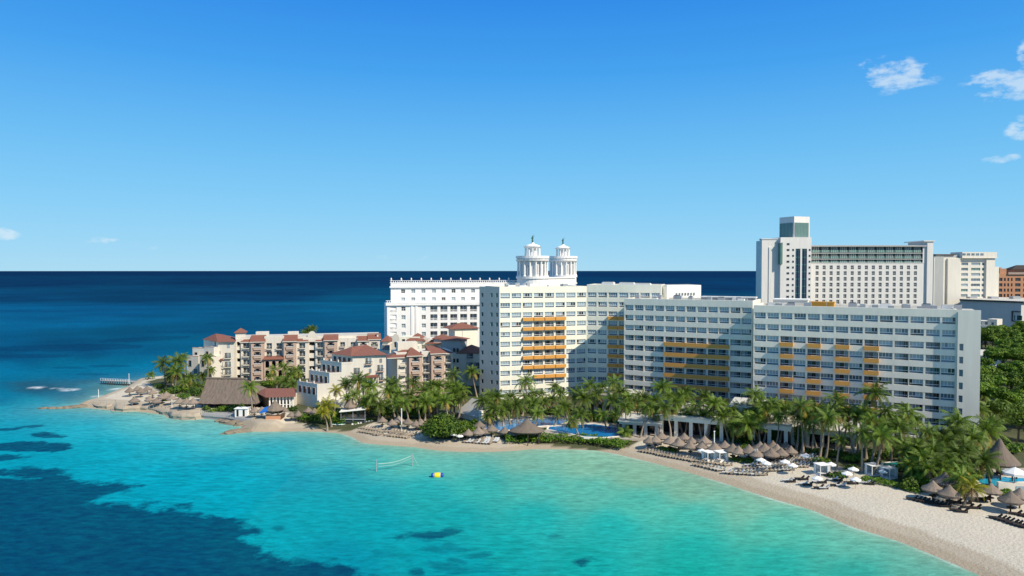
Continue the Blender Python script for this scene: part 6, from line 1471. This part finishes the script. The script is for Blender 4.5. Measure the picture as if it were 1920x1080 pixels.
# ================================================================== beach furniture
def make_lounger(m, m2):
    w = MB(); w.box(-.95, .42, -.25, .25, .26, .36, m); w.hexa([(.42, -.27, .26), (1.02, -.27, .78), (1.02, .27, .78), (.42, .27, .26), (.36, -.27, .36), (.94, -.27, .88), (.94, .27, .88), (.36, .27, .36)], m)
    f = MB()
    for x in (-.8, .3):
        for y in (-.24, .24): f.box(x-.04, x+.04, y-.04, y+.04, -.08, .259, m2)
    f.box(-.98, .5, -.31, -.275, .2, .31, m2); f.box(-.98, .5, .275, .31, .2, .31, m2); f.box(.70, .76, -.3, .3, -.05, .5, m2)
    e = link('sun_lounger', None); link('mattress', w.mesh('mattress'), e); link('frame', f.mesh('frame'), e); return e
LK = {'tan': make_lounger('lounger_tan', 'lounger_tan'), 'pale': make_lounger('lounger_pale', 'lounger_tan'), 'grey': make_lounger('cushion', 'lounger_grey'), 'dark': make_lounger('lounger_dark', 'lounger_dark')}
LU = dict.fromkeys(LK, False)
def sea_dir(x, y):
    g = sdist(np.array([x+2, x-2, x, x]), np.array([y, y, y+2, y-2])); return math.atan2(-(g[2]-g[3]), -(g[0]-g[1]))
def lounger(px, py, kind, label, group, turn=0.0, scale=1.0):
    o = LK[kind] if not LU[kind] else copy_tree(LK[kind]); LU[kind] = True
    p = GG(px, py); o.location = p; a = sea_dir(p.x, p.y); o.rotation_euler = (0, 0, a+math.pi+turn+rnd.uniform(-.08, .08)); o.scale = (scale,)*3
    tag(o, label, 'sun lounger', group)
def row(a, b, n, kinds, where, turn=0.0, scale=1.0):
    for k in range(n):
        t = k/(n-1) if n > 1 else .5; kd = rnd.choice(kinds); word = {'tan': 'tan', 'pale': 'pale', 'grey': 'grey', 'dark': 'dark'}[kd]
        lounger(a[0]+(b[0]-a[0])*t+rnd.uniform(-.5, .5), a[1]+(b[1]-a[1])*t+rnd.uniform(-.4, .4), kd, f'{word} lounger, {ordinal(k)} from left in {where}', 'loungers in '+where, turn, scale)
row((680, 803), (720, 810), 9, ['tan'], 'the upper row left of the tall white pole', -.5); row((678, 810), (713, 816), 8, ['tan'], 'the lower row left of the tall white pole', -.5)
row((729, 810), (776, 817), 9, ['tan'], 'the upper row beside the big bush', -.5); row((727, 817.5), (766, 823), 8, ['tan'], 'the lower row beside the big bush', -.5)
row((874, 825), (933, 830), 11, ['tan', 'tan', 'grey'], 'the upper row below the pool parasols', -.5); row((872, 830.5), (920, 835), 9, ['tan', 'grey'], 'the lower row below the pool parasols', -.5)
row((1205, 848), (1302, 866), 18, ['tan'], 'the single row by the water below the restaurant', -.6); row((1304, 866), (1366, 874), 9, ['tan'], 'the upper row right of the single row', -.6); row((1306, 874), (1352, 884), 8, ['tan', 'pale'], 'the lower row right of the single row', -.6)
fieldn = ['first', 'second', 'third', 'fourth', 'fifth', 'sixth', 'seventh']
for i, (a, b, n) in enumerate([((1482, 858), (1522, 857), 8), ((1452, 863), (1524, 861), 12), ((1440, 868), (1526, 866), 14), ((1404, 874), (1522, 871), 18), ((1386, 880), (1508, 876.5), 18), ((1378, 887), (1482, 882), 15), ((1362, 889), (1432, 892), 10)]):
    row(a, b, n, ['tan', 'pale', 'tan', 'grey', 'pale'], f'the {fieldn[i]} row of the lounger field', -.6+rnd.uniform(-.2, .2))
for k, (x, y) in enumerate(sorted([(1476, 903), (1484, 904.5), (1499, 899), (1508, 900), (1506, 909), (1515, 910.5), (1532, 905), (1542, 906), (1535, 916), (1545, 917), (1562, 901), (1572, 902), (1566, 911), (1577, 912), (1591, 906), (1601, 908), (1622, 907), (1631, 909), (1556, 893), (1547, 892)])):
    lounger(x, y, 'dark' if k % 3 else 'grey', f'{ordinal(k)} from the left of the scattered grey loungers below the cabanas', 'scattered grey loungers', -.75, .95)
row((1710, 937), (1773, 951), 9, ['dark'], 'the tight dark row left of the beach parasols', -.8, .98); row((1866, 972), (1928, 992), 9, ['dark'], 'the front dark row at the right edge', -.8, 1.0); row((1903, 965), (1935, 972), 4, ['dark'], 'the rear dark row at the right edge', -.8, 1.0)
for k, (x, y) in enumerate(sorted([(1792, 958), (1804, 961), (1814, 953), (1828, 954), (1838, 940), (1792, 944), (1812, 945), (1760, 928), (1846, 937)])):
    lounger(x, y, 'dark', f'{ordinal(k)} from the left of the loose dark loungers around the yellow palm', 'loose dark loungers', -.7, 1.0)
row((1862, 889), (1916, 891), 5, ['dark'], 'the row beside the turquoise pool', 1.2, 1.0)
def make_parasol(r, h):
    e = link('parasol', None); w = MB(); n = 8; b = []
    for k in range(n): b.append((r*math.cos(6.2832*k/n), r*math.sin(6.2832*k/n), h-.35))
    for k in range(n):
        k2 = (k+1) % n; w.face([b[k], b[k2], (0, 0, h+.12)], 'canvas_white'); w.face([b[k2], b[k], (b[k][0], b[k][1], h-.55), (b[k2][0], b[k2][1], h-.55)][::-1], 'canvas_white'); w.face([b[k2], b[k], (0, 0, h+.05)], 'canvas_white')
    link('canopy', w.mesh('canopy'), e); w = MB(); w.tube([(0, 0, -.2), (0, 0, h+.3)], .04, 'grey_wood', 6); link('pole', w.mesh('pole'), e); return e
par0 = make_parasol(1.0, 2.15); pu = False
for k, (x, y, s) in enumerate(sorted([(1511, 852, 1), (1427, 860, 1), (1437, 866, 1), (1472, 863, 1), (1486, 870, 1), (1558, 868, 1), (1600, 877, 1), (1604, 896, 1), (1532, 894, 1), (1316, 843, .95), (1656, 882, .8), (1588, 885, 1), (850, 814, .9), (862, 818, .9), (1903, 880, 2.0)])):
    o = par0 if not pu else copy_tree(par0); pu = True; z = 1.5
    for _ in range(4): p = G(x, y, z+2.05*s); z = gz(p.x, p.y)
    o.location = (p.x, p.y, z); o.rotation_euler = (0, 0, rnd.random()); o.scale = (s,)*3
    w_ = 'big white parasol by the turquoise pool at the right edge' if s > 1.5 else f'{ordinal(k)} white cloth parasol from the left along the beach'
    tag(o, w_, 'parasol', 'white cloth parasols')
def make_cabana():
    e = link('beach_cabana', None); w = MB(); w.box(-1.3, 1.3, -1.2, 1.2, -.2, .25, 'white_paint'); link('platform', w.mesh('platform'), e)
    for x in (-1.22, 1.22):
        for y in (-1.12, 1.12): w = MB(); w.box(x-.07, x+.07, y-.07, y+.07, .251, 2.3, 'white_paint'); link('post', w.mesh('post'), e)
    w = MB(); w.box(-1.4, 1.4, -1.3, 1.3, 2.301, 2.42, 'canvas_white'); link('roof', w.mesh('roof'), e)
    w = MB(); w.box(-1.1, 1.1, -1.0, 1.0, .251, .5, 'cushion'); w.box(-.9, -.2, .5, .95, .501, .68, 'canvas_white'); w.box(.2, .9, .5, .95, .501, .68, 'canvas_white'); link('mattress', w.mesh('mattress'), e)
    def drape(name, pts):
        w = MB()
        for i in range(len(pts)-1):
            (x0, y0), (x1, y1) = pts[i], pts[i+1]; w.face([(x0, y0, .26), (x1, y1, .26), (x1, y1, 2.28), (x0, y0, 2.28)], 'canvas_white')
        link('curtain', w.mesh('curtain'), e)
    drape('c', [(1.28+.05*(i % 2), -1.0+2.0*i/10) for i in range(11)]); drape('c', [(-1.0+2.0*i/10, 1.18+.05*(i % 2)) for i in range(11)]); drape('c', [(.55+.07*i, -1.18-.05*(i % 2)) for i in range(9)]); drape('c', [(-1.28-.05*(i % 2), .4+.1*i) for i in range(7)])
    return e
cab0 = make_cabana()
for k, (x, y, lab) in enumerate([(1329, 864, 'left of two white curtained cabanas by the tall pole below the restaurant'), (1352, 864, 'right of two white curtained cabanas by the tall pole below the restaurant'), (1541, 889, 'white curtained cabana right of the lounger field'), (1637, 890, 'white curtained cabana in front of the teal pool, left of its twin'), (1667, 896, 'white curtained cabana nearest the palm grove')]):
    o = cab0 if k == 0 else copy_tree(cab0); o.location = GG(x, y); o.rotation_euler = (0, 0, R(18)+rnd.uniform(-.1, .1)); o.scale = (.85,)*3; tag(o, lab, 'cabana', 'white beach cabanas')
# slatted changing hut by the boardwalk
p = GG(455, 778); e = empty('beach_hut', p, 'small white slatted hut with dark doorway behind the boardwalk', 'hut')
w = MB(); w.box(-1.7, 1.7, -1.2, 1.2, -.3, 2.0, 'white_paint'); link('wall', w.mesh('wall'), e); w = MB(); w.box(-1.9, 1.9, -1.4, 1.4, 2.001, 2.12, 'white_paint'); link('roof', w.mesh('roof'), e)
for x in (-1.2, .5): w = MB(); w.box(x, x+.55, -1.25, -1.201, 0, 1.8, 'dark_opening'); link('door', w.mesh('door'), e)
# white edging stones beside the short hedge
for k in range(8):
    t = k/7; p = GG(661+36*t, 797.3-8*t); w = MB(); boulder(w, (0, 0, .1), (.32, .25, .25), k+3, 'white_paint'); tag(link('edging_stone', w.mesh('edging_stone'), loc=p), f'{ordinal(k)} white edging stone from the left beside the short hedge', 'stone', 'white edging stones')
# kayak on the sand
p = GG(633, 800); e = empty('kayak', p, 'teal and white kayak lying on the sand by the hedge', 'kayak')
w = MB(); n = 10
for i in range(12):
    t = i/11*2-1; r = .42*max(.02, (1-abs(t)**2.2)); h = .22*max(.05, 1-abs(t)**3)
    for k in range(n): a = 6.2832*k/n; w.v.append((t*2.2, r*math.cos(a), .25+h*math.sin(a)+abs(t)**4*.18))
for i in range(11):
    for k in range(n): w.f.append((i*n+k, i*n+(k+1) % n, (i+1)*n+(k+1) % n, (i+1)*n+k)); w.m.append('kayak_teal' if 1 <= k <= 3 else 'canvas_white')
link('hull', w.mesh('hull', smooth=True), e); w = MB(); w.lathe([(.3, .44), (.34, .5), (.3, .5), (.26, .42)], 'metal_dark', n=12); link('cockpit', w.mesh('cockpit'), e)
# water volleyball net
pa, pb = G(706, 884, 0), G(773.5, 874, 0); e = empty('volleyball_net', pa, 'white volleyball net standing on two poles in the shallow sea', 'net')
ha, hb = 2.5, 2.6
for p, h in ((pa, ha), (pb, hb)): w = MB(); w.tube([p+Vector((0, 0, -1.2)), p+Vector((0, 0, h))], .09, 'metal_grey', 7); part('post', w, e)
w = MB(); n = 24
ta, tb = pa+Vector((.4, 0, 1.55)), pb+Vector((-.2, 0, 2.2))
def sag(t, o): q = ta.lerp(tb, t); return q+Vector((0, 0, o-.45*math.sin(math.pi*t)))
for (o0, o1) in ((.02, .14), (-.5, -.45)):
    for i in range(n): w.hexa([sag(i/n, o0)+Vector((0, -.03, 0)), sag((i+1)/n, o0)+Vector((0, -.03, 0)), sag((i+1)/n, o0)+Vector((0, .03, 0)), sag(i/n, o0)+Vector((0, .03, 0)), sag(i/n, o1)+Vector((0, -.03, 0)), sag((i+1)/n, o1)+Vector((0, -.03, 0)), sag((i+1)/n, o1)+Vector((0, .03, 0)), sag(i/n, o1)+Vector((0, .03, 0))], 'net')
for i in range(49): w.tube([sag(i/48, -.46), sag(i/48, .02)], .008, 'net', 3)
part('net', w, e)
for p, h, q in ((pa, ha, G(696, 882, 0)), (pb, hb, G(785, 874, 0)), (pb, hb, G(781, 868, 0))): w = MB(); w.tube([p+Vector((0, 0, h*.95)), q+Vector((0, 0, -.1))], .025, 'net', 4); part('guy_rope', w, e)
# inflatable log in the water
p = G(820, 894, 0); e = empty('inflatable_raft', p, 'blue and yellow inflatable roller floating in the sea', 'inflatable'); e.rotation_euler = (0, 0, R(4))
def xl(prof, m, name):
    w = MB(); w.lathe(prof, m, n=18); w.v = [(z, y, x+.28) for (x, y, z) in w.v]; link(name, w.mesh(name, smooth=True), e)
xl([(.25, -1.25), (.48, -1.18), (.52, -1.0), (.5, -.56)], 'inflatable_blue', 'end_tube'); xl([(.5, .56), (.52, 1.0), (.48, 1.18), (.25, 1.25)], 'inflatable_blue', 'end_tube'); xl([(.54, -.559), (.57, -.5), (.57, .5), (.54, .559)], 'inflatable_yellow', 'middle_band')
for x in (-.66, .66): w = MB(); w.lathe([(.53, -.03), (.55, 0), (.53, .03)], 'canvas_white', n=18); w.v = [(z+x, y, q+.28) for (q, y, z) in w.v]; link('strap', w.mesh('strap'), e)
# ------------------------------------------------------------------ a cottage and parked cars between the trees on the right
p = GG(1852, 684); e = empty('white_cottage', p, 'white cottage with a pale gabled roof among the trees right of the hotel', 'house'); f = Fr((p.x-6, p.y+1), (p.x+5, p.y-2))
w = MB(); f.box(w, 0, f.L, -6, 0, 1, 6.0, 'white_render'); part('wall', w, e); w = MB(); f.hip(w, 0, f.L, -6, 0, 6.05, 8.2, 'roof_membrane', .5, ridge=.3); part('roof', w, e)
for k in range(3): add_win(e, f, 2+3.4*k, .05, 3.6, 1.3, 1.5, 'plain:white_paint:dark_glass')
def make_car():
    e = link('parked_car', None); w = MB()
    prof = [(-2.1, .35), (-2.15, .75), (-1.95, .92), (-1.5, .98), (-.95, 1.42), (.55, 1.45), (1.15, 1.0), (2.0, .85), (2.15, .6), (2.1, .35)]
    for s in (-1, 1): 
        pass
    n = len(prof); 
    for y, q in ((-.85, 1), (.85, 1)):
        for (x, z) in prof: w.v.append((x, y*(1 if z < 1.1 else .82), z))
    w.f.append(tuple(range(n))); w.m.append('car_paint'); w.f.append(tuple(range(2*n-1, n-1, -1))); w.m.append('car_paint')
    for i in range(n): j = (i+1) % n; w.f.append((i, i+n, j+n, j)); w.m.append('dark_glass' if i in (3, 5) else 'car_paint')
    link('body', w.mesh('body'), e)
    for x in (-1.3, 1.3):
        for y in (-.82, .82): w = MB(); w.lathe([(.3, -.1), (.33, -.08), (.33, .08), (.3, .1)], 'rubber', n=14); w.v = [(a+x, c+y, b+.33) for (a, b, c) in w.v]; link('wheel', w.mesh('wheel'), e)
    for s in (-1, 1): w = MB(); w.hexa([(-.85, s*.84, 1.0), (.95, s*.84, 1.0), (.95, s*.85, 1.0), (-.85, s*.85, 1.0), (-.7, s*.73, 1.36), (.5, s*.73, 1.36), (.5, s*.74, 1.36), (-.7, s*.74, 1.36)], 'dark_glass'); link('side_window', w.mesh('side_window'), e)
    return e
car0 = make_car()
for k, (x, y, lab) in enumerate([(1878, 688, 'white car parked right beside the white cottage'), (1893, 692, 'white car parked between trees, farther from the cottage'), (1866, 692, 'white car parked in front of the white cottage')]):
    o = car0 if k == 0 else copy_tree(car0); o.location = GG(x, y); o.rotation_euler = (0, 0, .3+.5*k); tag(o, lab, 'car', 'parked white cars')
# ================================================================== people (a few pixels tall each)
def person(px, py, label, shirt, pose=0, face=0.0):
    p = GG(px, py)
    J = {'pelvis': (0, 0, .92), 'chest': (0, 0, 1.28), 'neck': (0, 0, 1.47), 'head': (0, -.02, 1.58), 'top': (0, 0, 1.72), 'shl': (.18, 0, 1.40), 'ell': (.25, .03, 1.13), 'hal': (.24, -.08, .90), 'shr': (-.18, 0, 1.40), 'elr': (-.26, .03, 1.13), 'har': (-.22, -.14, .95),
         'hil': (.1, 0, .88), 'knl': (.12, -.05-.1*pose, .48), 'anl': (.12, .02-.05*pose, .08), 'fol': (.13, -.14-.05*pose, .04), 'hir': (-.1, 0, .88), 'knr': (-.12, -.02+.1*pose, .48), 'anr': (-.12, .05+.22*pose, .08), 'for': (-.13, -.1+.2*pose, .04)}
    RAD = {'pelvis': .15, 'chest': .16, 'neck': .06, 'head': .10, 'top': .07, 'shl': .07, 'ell': .045, 'hal': .035, 'shr': .07, 'elr': .045, 'har': .035, 'hil': .1, 'knl': .065, 'anl': .045, 'fol': .04, 'hir': .1, 'knr': .065, 'anr': .045, 'for': .04}
    E = [('pelvis', 'chest'), ('chest', 'neck'), ('neck', 'head'), ('head', 'top'), ('chest', 'shl'), ('shl', 'ell'), ('ell', 'hal'), ('chest', 'shr'), ('shr', 'elr'), ('elr', 'har'), ('pelvis', 'hil'), ('hil', 'knl'), ('knl', 'anl'), ('anl', 'fol'), ('pelvis', 'hir'), ('hir', 'knr'), ('knr', 'anr'), ('anr', 'for')]
    ks = list(J); me = bpy.data.meshes.new('person'); me.from_pydata([J[k] for k in ks], [(ks.index(a), ks.index(b)) for a, b in E], [])
    o = bpy.data.objects.new('tmp', me); COL.objects.link(o); sk_ = o.modifiers.new('skin', 'SKIN')
    for i, k in enumerate(ks): me.skin_vertices[0].data[i].radius = (RAD[k], RAD[k]); me.skin_vertices[0].data[i].use_root = (k == 'pelvis')
    o.modifiers.new('sub', 'SUBSURF').levels = 1
    dg = bpy.context.evaluated_depsgraph_get(); m2 = bpy.data.meshes.new_from_object(o.evaluated_get(dg)); bpy.data.objects.remove(o)
    m2.materials.clear()
    for k in ('skin', shirt, 'cloth_white', 'hair'): m2.materials.append(MATS[k])
    for f in m2.polygons:
        z, x = f.center.z, abs(f.center.x)
        f.material_index = 3 if z > 1.64 or (z > 1.54 and f.center.y > .03) else 1 if .98 < z < 1.42 and x < .24 else 2 if .6 < z <= .98 and x < .22 else 0
    m2.name = 'person'; tag(link('person', m2, loc=p, rz=face), label, 'person')
person(1225, 842, 'person in orange top standing at the loungers below the restaurant', 'cloth_orange', .4, 1.0)
person(1233, 841, 'person in blue top beside one in orange below the restaurant', 'cloth_blue', .2, -.6)
person(1273, 843, 'person in orange top under the restaurant parasols', 'cloth_orange', .0, .2)
person(782, 807, 'person in orange top walking beside the big round bush', 'cloth_orange', .8, 1.6)
person(1083, 822, 'person in white standing on the paving behind the long hedge', 'cloth_white', .2, .4)
